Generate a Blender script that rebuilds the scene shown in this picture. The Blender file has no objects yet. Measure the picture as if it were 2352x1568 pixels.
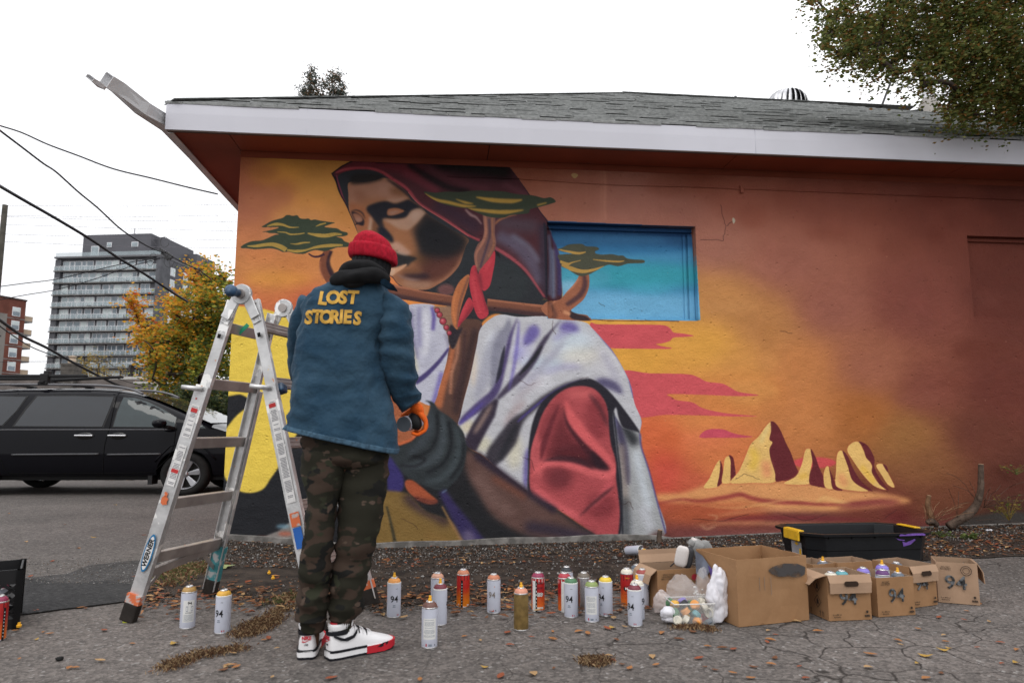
import bpy, bmesh, math, random
import numpy as np
from mathutils import Vector, Matrix, Quaternion, noise as mnoise
random.seed(7); np.random.seed(7)
R = math.radians
scene = bpy.context.scene
COL = scene.collection

# ---------------------------------------------------------------- camera
FPX, CX, CY, CAMH = 1600.0, 1176.0, 784.0, 0.97     # focal length and centre for a 2352 x 1568 picture, eye height
PITCH = math.atan(208 / 1600)
camd = bpy.data.cameras.new('camera'); cam = bpy.data.objects.new('camera', camd); COL.objects.link(cam)
cam.location = (0, 0, CAMH); cam.rotation_euler = (math.pi / 2 + PITCH, 0, 0)
camd.sensor_width = 36; camd.lens = FPX / 2352 * 36; camd.clip_start = 0.05; camd.clip_end = 2000
camd.dof.use_dof = True; camd.dof.focus_distance = 6.4; camd.dof.aperture_fstop = 3.5
scene.camera = cam

# ---------------------------------------------------------------- overcast daylight
world = bpy.data.worlds.new('World'); scene.world = world; world.use_nodes = True
nt = world.node_tree; bg = nt.nodes['Background']
sky = nt.nodes.new('ShaderNodeTexSky'); sky.sky_type = 'NISHITA'; sky.sun_disc = False
sky.sun_elevation = R(48); sky.sun_rotation = R(160); sky.dust_density = 4
sc_ = nt.nodes.new('ShaderNodeVectorMath'); sc_.operation = 'SCALE'; sc_.inputs[3].default_value = 0.10
tc = nt.nodes.new('ShaderNodeTexCoord')
sxyz = nt.nodes.new('ShaderNodeSeparateXYZ'); nt.links.new(tc.outputs['Generated'], sxyz.inputs[0])
grd = nt.nodes.new('ShaderNodeMapRange'); grd.inputs['From Min'].default_value = 0; grd.inputs['From Max'].default_value = 1   # overcast sky: brighter overhead
grd.inputs['To Min'].default_value = .92; grd.inputs['To Max'].default_value = 1.75; nt.links.new(sxyz.outputs[2], grd.inputs[0])
gsc = nt.nodes.new('ShaderNodeVectorMath'); gsc.operation = 'SCALE'; nt.links.new(grd.outputs[0], gsc.inputs[3])
nz = nt.nodes.new('ShaderNodeTexNoise'); nz.inputs['Scale'].default_value = 2.2; nz.inputs['Detail'].default_value = 4
cr = nt.nodes.new('ShaderNodeValToRGB')
cr.color_ramp.elements[0].position = .35; cr.color_ramp.elements[0].color = (1.10, 1.11, 1.14, 1)
cr.color_ramp.elements[1].position = .65; cr.color_ramp.elements[1].color = (1.22, 1.22, 1.24, 1)
mx = nt.nodes.new('ShaderNodeMix'); mx.data_type = 'RGBA'; mx.inputs[0].default_value = 0.93
nt.links.new(tc.outputs['Generated'], nz.inputs['Vector']); nt.links.new(nz.outputs['Fac'], cr.inputs['Fac'])
nt.links.new(sky.outputs[0], sc_.inputs[0]); nt.links.new(sc_.outputs[0], mx.inputs[6]); nt.links.new(cr.outputs[0], gsc.inputs[0]); nt.links.new(gsc.outputs[0], mx.inputs[7])
nt.links.new(mx.outputs[2], bg.inputs['Color']); bg.inputs['Strength'].default_value = 1.0
sund = bpy.data.lights.new('sun', 'SUN'); sun = bpy.data.objects.new('sun', sund); COL.objects.link(sun)
sund.energy = 0.6; sund.angle = R(25); sund.color = (1, .96, .9)
sun.rotation_euler = (R(42), 0, R(-20))
vs = scene.view_settings; vs.view_transform = 'Standard'; vs.look = 'None'; vs.gamma = 1; vs.exposure = 0.0
vs.use_curve_mapping = False
scene.cycles.max_bounces = 6
try: scene.cycles.use_denoising = True
except Exception: pass

# ---------------------------------------------------------------- survey: from a picture point to a place in the yard
SP, CP = math.sin(PITCH), math.cos(PITCH)
def ray(px, py):
    x = (px - CX) / FPX; y = (CY - py) / FPX
    return Vector((x, CP - y * SP, SP + y * CP))
def G(px, py, z=0.0):
    d = ray(px, py); t = (z - CAMH) / d.z
    return Vector((0, 0, CAMH)) + d * t
def at(px, py, Y):
    d = ray(px, py); return Vector((0, 0, CAMH)) + d * (Y / d.y)
TH = math.atan(0.1)
WO = Vector((-2.639, 6.490, 0.0)); WX = Vector((math.cos(TH), math.sin(TH), 0)); WN = Vector((math.sin(TH), -math.cos(TH), 0))  # wall corner, along, outward
def wall_uz(px, py, off=0.0):
    d = ray(px, py); o = Vector((0, 0, CAMH)); t = ((WO + WN * off - o).dot(WN)) / d.dot(WN); q = o + d * t
    return ((q - WO).dot(WX), q.z)
def WP(u, v, z):                                        # wall frame: u along, v outward to the yard, z up
    return WO + WX * u + WN * v + Vector((0, 0, z))
WALLROT = TH

# ---------------------------------------------------------------- object helpers
def sstep(a, b, x):
    t = min(1, max(0, (x - a) / (b - a))); return t * t * (3 - 2 * t)
def zg(x, y):                                           # the yard dips a little towards the wall on the left and rises on the right
    q = Vector((x, y, 0)) - WO; u = q.dot(WX); v = q.dot(WN)
    if v > 2.2 or u < -1.0: return 0.0
    prof = np.interp(u, [-1, 0, 1.2, 4, 6, 8.5], [0, -.0, -.10, -.06, .0, .05])
    return float(prof) * (1 - sstep(0.2, 2.2, v)) * sstep(-1, 0, u)
def GG(px, py):
    q = G(px, py)
    for _ in range(3): q = G(px, py, zg(q.x, q.y))
    return q
def tag(o, label=None, cat=None, group=None, kind=None):
    if label: o['label'] = label
    if cat: o['category'] = cat
    if group: o['group'] = group
    if kind: o['kind'] = kind
    return o
def empty(name, loc=(0, 0, 0), rz=0, label=None, cat=None, group=None):
    o = bpy.data.objects.new(name, None); COL.objects.link(o); o.location = loc; o.rotation_euler = (0, 0, rz)
    return tag(o, label, cat, group)
def link_mesh(name, me, mats, parent=None):
    o = bpy.data.objects.new(name, me); COL.objects.link(o)
    if mats is not None:
        for m in (mats if isinstance(mats, (list, tuple)) else [mats]): me.materials.append(m)
    if parent: o.parent = parent
    return o
def obj(name, bm, mats, parent=None, smooth=False, bevel=0, auto=False):
    me = bpy.data.meshes.new(name); bmesh.ops.recalc_face_normals(bm, faces=bm.faces[:])
    bm.to_mesh(me); bm.free()
    if smooth or auto:
        for p in me.polygons: p.use_smooth = True
    o = link_mesh(name, me, mats, parent)
    if auto: me.set_sharp_from_angle(angle=R(auto if auto is not True else 35))
    if bevel:
        m = o.modifiers.new('bevel', 'BEVEL'); m.width = bevel; m.segments = 2; m.limit_method = 'ANGLE'; m.angle_limit = R(40)
    return o
def box(bm, cx, cy, cz, sx, sy, sz, M=None, mat=0):
    vs_ = [bm.verts.new(Vector((cx + a * sx / 2, cy + b * sy / 2, cz + c * sz / 2))) for a in (-1, 1) for b in (-1, 1) for c in (-1, 1)]
    if M is not None:
        for v in vs_: v.co = M @ v.co
    for f in ((0, 1, 3, 2), (4, 6, 7, 5), (0, 4, 5, 1), (2, 3, 7, 6), (0, 2, 6, 4), (1, 5, 7, 3)):
        fc = bm.faces.new([vs_[i] for i in f]); fc.material_index = mat
    return vs_
def quad(bm, pts, mat=0):
    f = bm.faces.new([bm.verts.new(Vector(p)) for p in pts]); f.material_index = mat; return f
def frame_of(d):
    d = Vector(d).normalized(); up = Vector((0, 0, 1)) if abs(d.z) < .95 else Vector((1, 0, 0))
    a = d.cross(up).normalized(); return a, a.cross(d).normalized()
def tube(bm, pts, r, n=8, cap=True, mat=0):
    pts = [Vector(p) for p in pts]; rs = r if isinstance(r, (list, tuple)) else [r] * len(pts)
    rings = []; a = b = None
    for i, p in enumerate(pts):
        d = (pts[min(i + 1, len(pts) - 1)] - pts[max(i - 1, 0)])
        if a is None: a, b = frame_of(d)
        else:
            d.normalize(); a = (a - d * a.dot(d)).normalized(); b = a.cross(d).normalized()
        rings.append([bm.verts.new(p + (a * math.cos(2 * math.pi * k / n) + b * math.sin(2 * math.pi * k / n)) * rs[i]) for k in range(n)])
    for i in range(len(rings) - 1):
        for k in range(n):
            f = bm.faces.new((rings[i][k], rings[i][(k + 1) % n], rings[i + 1][(k + 1) % n], rings[i + 1][k])); f.material_index = mat
    if cap:
        for rg in (rings[0][::-1], rings[-1]):
            f = bm.faces.new(rg); f.material_index = mat
    return rings
def lathe(bm, prof, n=24, o=(0, 0, 0), M=None, mat=0, cap=True):
    rings = []
    for r, z in prof:
        rg = [bm.verts.new(Vector((o[0] + r * math.cos(2 * math.pi * k / n), o[1] + r * math.sin(2 * math.pi * k / n), o[2] + z))) for k in range(n)]
        if M is not None:
            for v in rg: v.co = M @ v.co
        rings.append(rg)
    for i in range(len(rings) - 1):
        for k in range(n):
            f = bm.faces.new((rings[i][k], rings[i][(k + 1) % n], rings[i + 1][(k + 1) % n], rings[i + 1][k])); f.material_index = mat
    if cap:
        for rg in (rings[0][::-1], rings[-1]):
            try: f = bm.faces.new(rg); f.material_index = mat
            except ValueError: pass
    return rings
def beam(bm, p, q, w, t, up=(0, 0, 1), mat=0):          # rectangular bar from p to q: w across, t along 'up'
    p = Vector(p); q = Vector(q); d = (q - p); L = d.length; d.normalize(); up = Vector(up)
    s = d.cross(up).normalized(); u = s.cross(d).normalized()
    M = Matrix((( d.x, s.x, u.x, (p.x + q.x) / 2), (d.y, s.y, u.y, (p.y + q.y) / 2), (d.z, s.z, u.z, (p.z + q.z) / 2), (0, 0, 0, 1)))
    return box(bm, 0, 0, 0, L, w, t, M, mat)
def prism(bm, pts, d, mat=0):                           # extrude a closed outline by vector d
    a = [bm.verts.new(Vector(p)) for p in pts]; b = [bm.verts.new(Vector(p) + Vector(d)) for p in pts]
    n = len(a); f = bm.faces.new(a); f.material_index = mat; f = bm.faces.new(b[::-1]); f.material_index = mat
    for i in range(n):
        f = bm.faces.new((a[i], b[i], b[(i + 1) % n], a[(i + 1) % n])); f.material_index = mat
def copy_tree(o, parent=None):
    c = o.copy(); COL.objects.link(c); c.parent = parent
    for ch in list(o.children): copy_tree(ch, c)
    return c
def spline(pts, n=6, closed=False):
    pts = [Vector(p) for p in pts]; N = len(pts); out = []
    rng = range(N) if closed else range(N - 1)
    for i in rng:
        if closed: p0, p1, p2, p3 = pts[i - 1], pts[i], pts[(i + 1) % N], pts[(i + 2) % N]
        else: p0, p1, p2, p3 = pts[max(i - 1, 0)], pts[i], pts[i + 1], pts[min(i + 2, N - 1)]
        for k in range(n):
            t = k / n
            out.append(.5 * ((2 * p1) + (p2 - p0) * t + (2 * p0 - 5 * p1 + 4 * p2 - p3) * t * t + (3 * p1 - p0 - 3 * p2 + p3) * t ** 3))
    if not closed: out.append(pts[-1])
    return out

# ---------------------------------------------------------------- materials
def lin(c):
    c = [x / 255.0 for x in c[:3]]
    return tuple([x / 12.92 if x <= .04045 else ((x + .055) / 1.055) ** 2.4 for x in c])
MATS = {}
def mat(name, col, rough=.7, metal=0, var=.12, scale=8, bump=0, bscale=60, spec=None, coat=0, trans=0, alpha=1, col2=None, ramp=(.4, .6), detail=5, obj_coords=True, sheen=0):
    """procedural Principled material: noise mixes the colour with a second one, a finer noise lifts the surface"""
    if name in MATS: return MATS[name]
    m = bpy.data.materials.new(name); m.use_nodes = True; t = m.node_tree; b = t.nodes['Principled BSDF']
    c2 = col2 if col2 else tuple(x * (1 - var) for x in col)
    tcn = t.nodes.new('ShaderNodeTexCoord'); n = t.nodes.new('ShaderNodeTexNoise'); n.inputs['Scale'].default_value = scale; n.inputs['Detail'].default_value = detail
    src = tcn.outputs['Object' if obj_coords else 'Generated']
    t.links.new(src, n.inputs['Vector'])
    r_ = t.nodes.new('ShaderNodeValToRGB'); r_.color_ramp.elements[0].position = ramp[0]; r_.color_ramp.elements[1].position = ramp[1]
    r_.color_ramp.elements[0].color = (*col, 1); r_.color_ramp.elements[1].color = (*c2, 1)
    t.links.new(n.outputs['Fac'], r_.inputs['Fac']); t.links.new(r_.outputs[0], b.inputs['Base Color'])
    b.inputs['Roughness'].default_value = rough; b.inputs['Metallic'].default_value = metal
    b.inputs['Specular IOR Level'].default_value = spec if spec is not None else (.5 if rough < .5 else .18)
    if coat: b.inputs['Coat Weight'].default_value = coat; b.inputs['Coat Roughness'].default_value = .04
    if trans: b.inputs['Transmission Weight'].default_value = trans
    if alpha < 1: b.inputs['Alpha'].default_value = alpha
    if sheen: b.inputs['Sheen Weight'].default_value = sheen; b.inputs['Sheen Roughness'].default_value = .5
    if bump:
        n2 = t.nodes.new('ShaderNodeTexNoise'); n2.inputs['Scale'].default_value = bscale; n2.inputs['Detail'].default_value = 4
        bp = t.nodes.new('ShaderNodeBump'); bp.inputs['Strength'].default_value = min(1, bump * 4); bp.inputs['Distance'].default_value = .01
        t.links.new(src, n2.inputs['Vector']); t.links.new(n2.outputs['Fac'], bp.inputs['Height']); t.links.new(bp.outputs[0], b.inputs['Normal'])
    MATS[name] = m; return m
def txt(body, size, matl, M, parent, name='lettering', depth=.0006, align='CENTER', bold=0, shear=0, xs=1.0):
    """flat print: real letters as a thin mesh laid on the surface by matrix M"""
    cu = bpy.data.curves.new(name, 'FONT'); cu.body = body; cu.size = size; cu.align_x = align; cu.align_y = 'CENTER'
    cu.extrude = depth; cu.offset = bold; cu.resolution_u = 3; cu.shear = shear
    o = bpy.data.objects.new(name, cu); COL.objects.link(o)
    dg = bpy.context.evaluated_depsgraph_get(); me = bpy.data.meshes.new_from_object(o.evaluated_get(dg))
    bpy.data.objects.remove(o); bpy.data.curves.remove(cu)
    me.transform(Matrix.Diagonal((xs, 1, 1, 1))); me.transform(M)
    me.materials.clear(); me.name = name
    return link_mesh(name, me, matl, parent)
def basis(o, x, y):
    x = Vector(x).normalized(); z = x.cross(Vector(y)).normalized(); y = z.cross(x); o = Vector(o)
    return Matrix(((x.x, y.x, z.x, o.x), (x.y, y.y, z.y, o.y), (x.z, y.z, z.z, o.z), (0, 0, 0, 1)))

# ================================================================ the painted wall: flat print made stroke by stroke
MR = 240.0; MU0, MZ0, MU1, MZ1 = -0.1, -0.25, 8.9, 3.75
MW, MH = int((MU1 - MU0) * MR), int((MZ1 - MZ0) * MR)
art = np.zeros((MH, MW, 3), np.float32)                 # row 0 = top
CS = {}
def crop(x0, y0, s):
    fn = lambda pts: [((x0 + s * x) * .57422, (y0 + s * y) * .57422) for x, y in pts]
    CS[fn] = s * .57422; return fn
cA = crop(1200, 550, .542); cB = crop(1500, 1200, .6695); cC = crop(2100, 700, .4464); cD = crop(2400, 1200, .6696)
c1 = crop(880, 780, .3189); c2 = crop(1300, 600, .38272); c3 = crop(1750, 950, .35067); c4 = crop(1500, 1600, .41445); cP = lambda p: p
def to_px(pts):
    r = []
    for x, y in pts:
        u, z = wall_uz(x, y); r.append(((u - MU0) * MR, (MZ1 - z) * MR))
    return r
def boxblur(m, s):
    if s < .4: return m
    r = max(1, int(round(s * 1.0)))
    for _ in range(3):
        for ax in (0, 1):
            k = 2 * r + 1; pad = [(0, 0), (0, 0)]; pad[ax] = (r + 1, r)
            c = np.cumsum(np.pad(m, pad), axis=ax)
            m = (c[k:] - c[:-k]) / k if ax == 0 else (c[:, k:] - c[:, :-k]) / k
    return m
def sm2(P, n=5):
    N = len(P); out = []
    for i in range(N):
        p0, p1, p2, p3 = [np.array(P[(i + k - 1) % N], float) for k in range(4)]
        for k in range(n):
            t = k / n; out.append(.5 * ((2 * p1) + (p2 - p0) * t + (2 * p0 - 5 * p1 + 4 * p2 - p3) * t * t + (3 * p1 - p0 - 3 * p2 + p3) * t ** 3))
    return out
class Mask:
    def __init__(s, x0, y0, m): s.x0, s.y0, s.m = x0, y0, m
    def full(s):
        a = np.zeros((MH, MW), np.float32); h, w = s.m.shape
        X0, Y0, X1, Y1 = max(0, s.x0), max(0, s.y0), min(MW, s.x0 + w), min(MH, s.y0 + h)
        if X1 > X0 and Y1 > Y0: a[Y0:Y1, X0:X1] = s.m[Y0 - s.y0:Y1 - s.y0, X0 - s.x0:X1 - s.x0]
        return a
def raster(P, b):
    P = np.array(P, float); pad = int(b * 3 + 4)
    x0, y0 = int(P[:, 0].min()) - pad, int(P[:, 1].min()) - pad; x1, y1 = int(P[:, 0].max()) + pad, int(P[:, 1].max()) + pad
    ss = 2; w, h = (x1 - x0) * ss, (y1 - y0) * ss
    T = np.zeros((h, w + 1), np.int32); Q = (P - [x0, y0]) * ss
    for i in range(len(Q)):
        (ax, ay), (bx, by) = Q[i], Q[(i + 1) % len(Q)]
        if ay == by: continue
        if ay > by: ax, ay, bx, by = bx, by, ax, ay
        r = np.arange(max(0, math.ceil(ay - .5)), min(h, math.ceil(by - .5)))
        if len(r) == 0: continue
        xs = ax + (r + .5 - ay) * (bx - ax) / (by - ay)
        np.add.at(T, (r, np.clip(np.ceil(xs - .5).astype(int), 0, w)), 1)
    m = (np.cumsum(T, 1)[:, :w] & 1).astype(np.float32)
    m = m.reshape(h // ss, ss, w // ss, ss).mean((1, 3))
    if b >= 1: m = boxblur(m, b * .58)
    return Mask(x0, y0, m)
def comp(M, col, a, clip):
    h, w = M.m.shape; X0, Y0, X1, Y1 = max(0, M.x0), max(0, M.y0), min(MW, M.x0 + w), min(MH, M.y0 + h)
    if X1 <= X0 or Y1 <= Y0: return
    k = M.m[Y0 - M.y0:Y1 - M.y0, X0 - M.x0:X1 - M.x0] * a
    if clip is not None: k = k * clip[Y0:Y1, X0:X1]
    k = k[..., None]; art[Y0:Y1, X0:X1] = art[Y0:Y1, X0:X1] * (1 - k) + np.array(col, np.float32) * k
def F(c, pts, col, b=.8, a=1, clip=None, sp=True):
    k_ = CS.get(c, 1); b = max(.8, b * k_ * 1.35) if k_ < 1 else b
    P = to_px(c(pts))
    if sp: P = sm2(P)
    M = raster(P, b); comp(M, col, a, clip); return M
def S(c, pts, w, col, b=.8, a=1, clip=None, taper=(1, 1)):
    k_ = CS.get(c, 1); b = max(.8, b * k_ * 1.5) if k_ < 1 else b
    w = [q * k_ for q in w] if isinstance(w, (list, tuple)) else w * k_
    P = [np.array(q) for q in to_px(c(pts))]; L = [P[0]]
    for i in range(len(P) - 1):
        p0, p1, p2, p3 = P[max(i - 1, 0)], P[i], P[i + 1], P[min(i + 2, len(P) - 1)]
        for k in range(1, 7):
            t = k / 6; L.append(.5 * ((2 * p1) + (p2 - p0) * t + (2 * p0 - 5 * p1 + 4 * p2 - p3) * t * t + (3 * p1 - p0 - 3 * p2 + p3) * t ** 3))
    n = len(L); ws = list(w) if isinstance(w, (tuple, list)) else [w]
    left, right = [], []
    for i, q in enumerate(L):
        t = i / (n - 1); W_ = np.interp(t, np.linspace(0, 1, len(ws)), ws) if len(ws) > 1 else ws[0]
        W_ *= min(1, taper[0] + (1 - taper[0]) * t * 4) if taper[0] < 1 else 1
        W_ *= min(1, taper[1] + (1 - taper[1]) * (1 - t) * 4) if taper[1] < 1 else 1
        d = L[min(i + 1, n - 1)] - L[max(i - 1, 0)]; d = d / (np.hypot(*d) + 1e-6); nn = np.array([-d[1], d[0]]) * W_ / 2
        left.append(q + nn); right.append(q - nn)
    M = raster(left + right[::-1], b); comp(M, col, a, clip); return M
def ell(cx, cy, rx, ry, n=12): return [(cx + rx * math.cos(2 * math.pi * k / n), cy + ry * math.sin(2 * math.pi * k / n)) for k in range(n)]

# --- the sunset sky sprayed over the whole wall (soft blend of colour passes; eave shade at top left, lens darkening at right mixed in)
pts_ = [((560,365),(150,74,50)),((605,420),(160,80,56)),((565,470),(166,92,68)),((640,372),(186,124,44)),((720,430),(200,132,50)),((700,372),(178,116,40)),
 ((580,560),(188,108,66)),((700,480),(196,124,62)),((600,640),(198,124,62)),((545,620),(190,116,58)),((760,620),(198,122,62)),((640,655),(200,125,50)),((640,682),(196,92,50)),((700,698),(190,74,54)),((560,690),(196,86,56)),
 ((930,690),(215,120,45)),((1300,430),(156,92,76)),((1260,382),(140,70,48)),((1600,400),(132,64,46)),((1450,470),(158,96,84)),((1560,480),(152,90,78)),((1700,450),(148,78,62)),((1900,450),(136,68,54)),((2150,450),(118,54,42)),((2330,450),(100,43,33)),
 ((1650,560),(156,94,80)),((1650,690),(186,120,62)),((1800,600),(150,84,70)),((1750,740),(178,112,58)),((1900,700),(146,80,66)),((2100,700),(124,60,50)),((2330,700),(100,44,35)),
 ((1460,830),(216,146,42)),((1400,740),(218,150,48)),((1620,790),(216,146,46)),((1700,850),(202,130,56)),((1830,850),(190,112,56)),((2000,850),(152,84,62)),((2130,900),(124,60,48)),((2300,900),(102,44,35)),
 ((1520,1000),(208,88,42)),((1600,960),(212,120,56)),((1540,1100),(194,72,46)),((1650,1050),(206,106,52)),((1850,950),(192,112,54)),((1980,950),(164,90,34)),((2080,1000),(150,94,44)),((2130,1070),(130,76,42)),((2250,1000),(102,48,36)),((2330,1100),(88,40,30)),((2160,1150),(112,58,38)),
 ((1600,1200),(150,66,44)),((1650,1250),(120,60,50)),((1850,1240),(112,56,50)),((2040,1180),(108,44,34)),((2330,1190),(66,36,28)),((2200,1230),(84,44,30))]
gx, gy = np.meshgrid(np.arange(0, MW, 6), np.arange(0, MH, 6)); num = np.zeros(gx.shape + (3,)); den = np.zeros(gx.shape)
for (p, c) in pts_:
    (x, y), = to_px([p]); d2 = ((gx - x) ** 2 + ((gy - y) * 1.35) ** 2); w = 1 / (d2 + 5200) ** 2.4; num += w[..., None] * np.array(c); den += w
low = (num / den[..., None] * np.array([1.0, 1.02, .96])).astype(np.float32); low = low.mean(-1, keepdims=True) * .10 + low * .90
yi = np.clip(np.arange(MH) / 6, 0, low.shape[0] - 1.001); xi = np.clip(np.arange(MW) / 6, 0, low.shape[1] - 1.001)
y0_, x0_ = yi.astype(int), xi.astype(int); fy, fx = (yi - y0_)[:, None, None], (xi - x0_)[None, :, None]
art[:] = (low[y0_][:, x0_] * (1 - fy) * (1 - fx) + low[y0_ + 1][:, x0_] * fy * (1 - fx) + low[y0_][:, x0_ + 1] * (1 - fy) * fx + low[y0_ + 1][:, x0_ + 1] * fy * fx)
for (q, rx, ry, col, b, a) in [((640,400),60,30,(205,140,48),22,.6),((690,470),60,22,(206,136,60),20,.5),((600,585),40,16,(200,120,60),14,.4),((620,760),80,10,(200,110,50),12,.3),((640,640),80,16,(204,138,48),16,.6),((1690,900),120,40,(200,118,52),30,.5),((1620,1010),60,20,(210,110,70),18,.5)]:
    F(cP, ell(*q, rx, ry), col, b, a)
for k in range(90):                                    # uneven spray passes, faint
    q = (random.uniform(540, 2340), random.uniform(380, 1180)); d = random.choice((-1, 1)) * random.uniform(3, 8)
    b0 = low[min(low.shape[0] - 1, int(to_px([q])[0][1] / 6)), min(low.shape[1] - 1, max(0, int(to_px([q])[0][0] / 6)))]
    F(cP, ell(*q, random.uniform(20, 70), random.uniform(10, 30)), np.clip(b0 + d, 0, 255), 14, .7)
# --- clouds
PK = (192, 74, 80)
F(cD, [(-60,143),(0,145),(250,146),(380,150),(420,170),(440,193),(500,200),(560,213),(500,220),(440,224),(415,245),(370,258),(335,262),(370,275),(430,286),(380,292),(200,290),(20,286),(-60,280)], PK, 1.2)
F(cD, [(120,436),(300,437),(520,442),(590,462),(640,487),(730,498),(780,522),(830,548),(950,567),(830,573),(640,566),(412,561),(430,580),(460,597),(550,610),(600,638),(650,655),(760,676),(940,693),(800,694),(600,688),(400,684),(180,684)], PK, 1.2)
F(cD, [(598,820),(612,790),(640,774),(680,768),(740,772),(780,788),(830,802),(912,815),(840,821),(700,821)], (186,66,84), 1.2)
F(cP, [(1540,1140),(1500,1100),(1500,1040),(1560,1060)], (190,62,52), 22, .5)
# --- rocks and sand
HZ = F(cD, [(340,1160),(480,1150),(560,1130),(640,1100),(760,1085),(900,1080),(1100,1085),(1300,1100),(1450,1130),(1600,1140),(1760,1165),(1860,1200),(1700,1230),(1400,1260),(1000,1250),(600,1220),(360,1200)], (206,142,84), 12, .95)
def rock(pts, shade, col=(214,172,96)):
    F(cD, pts, (176,62,48), 6, .55); M = F(cD, pts, col, 1.3).full()
    F(cD, shade, (96,34,40), 1.3)
    return M
F(cD, ell(1280, 970, 130, 34), (196,66,72), 4, .9)
F(cD, [(360,1330),(900,1360),(1600,1350),(2100,1300),(2100,1500),(360,1500)], (112,56,52), 44, .9); S(cD, [(700,1400),(1100,1385),(1500,1390)], 14, (150,100,84), 10, .6)
r1 = rock([(620,1120),(655,1060),(690,985),(712,955),(722,960),(726,1000),(720,1050),(712,1090),(700,1115)], [(716,955),(730,985),(735,1040),(728,1090),(700,1110),(712,1050),(718,990)])
r2 = rock([(730,1090),(738,1010),(745,950),(765,930),(782,940),(790,1000),(795,1080)], [(770,925),(795,940),(806,1000),(810,1060),(782,1090),(780,1020),(780,960)])
r3 = rock([(780,1090),(830,1020),(870,930),(900,860),(950,810),(985,760),(1015,728),(1030,722),(1040,780),(1035,860),(1040,960),(1052,1080),(900,1090)], [(1020,724),(1050,735),(1080,780),(1110,850),(1140,910),(1165,980),(1190,1040),(1160,1070),(1090,1078),(1050,1080),(1045,1030),(1020,950),(1012,890),(1030,850),(1012,830),(1022,780)])
S(cD, [(900,890),(930,940),(900,1010)], 46, (224,182,60), 16, .8, r3); S(cD, [(990,960),(1000,1060)], 60, (206,130,86), 16, .8, r3); S(cD, [(1010,740),(960,850)], 22, (226,200,130), 8, .8, r3)
r4 = rock([(1100,1095),(1170,1050),(1205,980),(1225,900),(1245,885),(1262,900),(1268,960),(1255,1030),(1255,1095)], [(1258,888),(1285,930),(1310,1000),(1345,1070),(1380,1120),(1290,1110),(1252,1095),(1252,1040),(1270,980)])
S(cD, [(1190,1060),(1240,1040)], 34, (226,178,70), 10, .8, r4)
r5 = rock([(1345,1115),(1335,1050),(1345,1005),(1360,990),(1372,1010),(1378,1060),(1390,1125)], [(1368,1000),(1385,1040),(1410,1100),(1450,1135),(1392,1125),(1378,1060)])
r6 = rock([(1412,1110),(1410,1020),(1415,930),(1430,900),(1450,905),(1470,960),(1500,1030),(1560,1110),(1600,1140),(1500,1135)], [(1448,900),(1480,930),(1510,1000),(1560,1080),(1630,1140),(1560,1115),(1505,1070),(1480,990)])
S(cD, [(1430,1040),(1470,1110)], 50, (208,128,84), 14, .7, r6)
r7 = rock([(1500,940),(1478,900),(1485,870),(1520,845),(1550,850),(1570,890),(1610,960),(1640,1020),(1680,1080),(1715,1130),(1640,1110),(1570,1040)], [(1545,843),(1590,860),(1620,900),(1640,950),(1640,1000),(1670,1060),(1725,1135),(1670,1100),(1625,1030),(1625,980),(1590,940),(1570,880)])
S(cD, [(1560,990),(1640,1090)], 34, (222,176,60), 10, .8, r7)
r8 = rock([(1650,990),(1670,975),(1695,985),(1725,1040),(1760,1115),(1720,1100),(1680,1040)], [(1690,980),(1712,990),(1722,1025),(1712,1020)])
for (pts, w, col, b, a) in [([(340,1215),(480,1190),(600,1200),(700,1185),(760,1175),(840,1160),(900,1180),(1000,1200),(1200,1210),(1400,1220),(1700,1195)], 26, (132,44,46), 5, .85),
 ([(360,1290),(600,1270),(850,1262),(1000,1270)], 110, (170,80,44), 26, .8), ([(600,1225),(800,1240),(960,1220),(1120,1190),(1230,1190),(1290,1210)], 12, (206,150,90), 5, .8),
 ([(1290,1205),(1340,1180),(1420,1200),(1500,1215)], 22, (214,164,98), 5, .8), ([(680,1290),(850,1265),(1050,1250),(1280,1260)], 16, (196,128,84), 6, .8),
 ([(700,1320),(900,1300),(1200,1300),(1600,1310)], 26, (112,38,44), 8, .8), ([(1420,1240),(1640,1210),(1800,1205)], 40, (110,38,46), 12, .8), ([(560,1345),(800,1330),(1100,1335),(1500,1340)], 18, (190,128,88), 8, .7),
 ([(400,1390),(700,1400),(1100,1420),(1500,1450)], 60, (112,62,60), 18, .8), ([(600,1340),(640,1365),(700,1345)], 10, (196,150,110), 4, .7), ([(1700,1300),(1850,1290)], 60, (92,30,34), 18, .7), ([(640,1280),(700,1290),(680,1320)], 8, (190,140,100), 3, .6)]:
    S(cD, pts, w, col, b * 1.3, a, None, (.2, .2))
# --- flat yellow and black at the left
BK = (33, 34, 38)
F(cP, [(500,700),(545,702),(600,708),(640,718),(690,740),(760,742),(900,760),(900,1250),(500,1240)], (214,184,62), 1.2, 1, None, False)
F(cP, [(500,700),(900,700),(900,760),(690,745),(640,719),(600,709),(545,703)], (196,80,52), 1, .0)
F(cP, [(500,905),(520,910),(545,906),(556,907),(572,918),(566,935),(550,948),(536,962),(522,980),(505,1000),(496,960)], BK, 1)
F(cP, [(500,1040),(516,1095),(530,1112),(552,1128),(580,1131),(605,1122),(622,1098),(640,1072),(655,1045),(672,1015),(690,985),(720,960),(900,940),(900,1262),(640,1262),(500,1250)], BK, 1.2)
S(cP, [(505,1055),(507,1090)], 4, (180,90,40), 2, .6)
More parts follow.
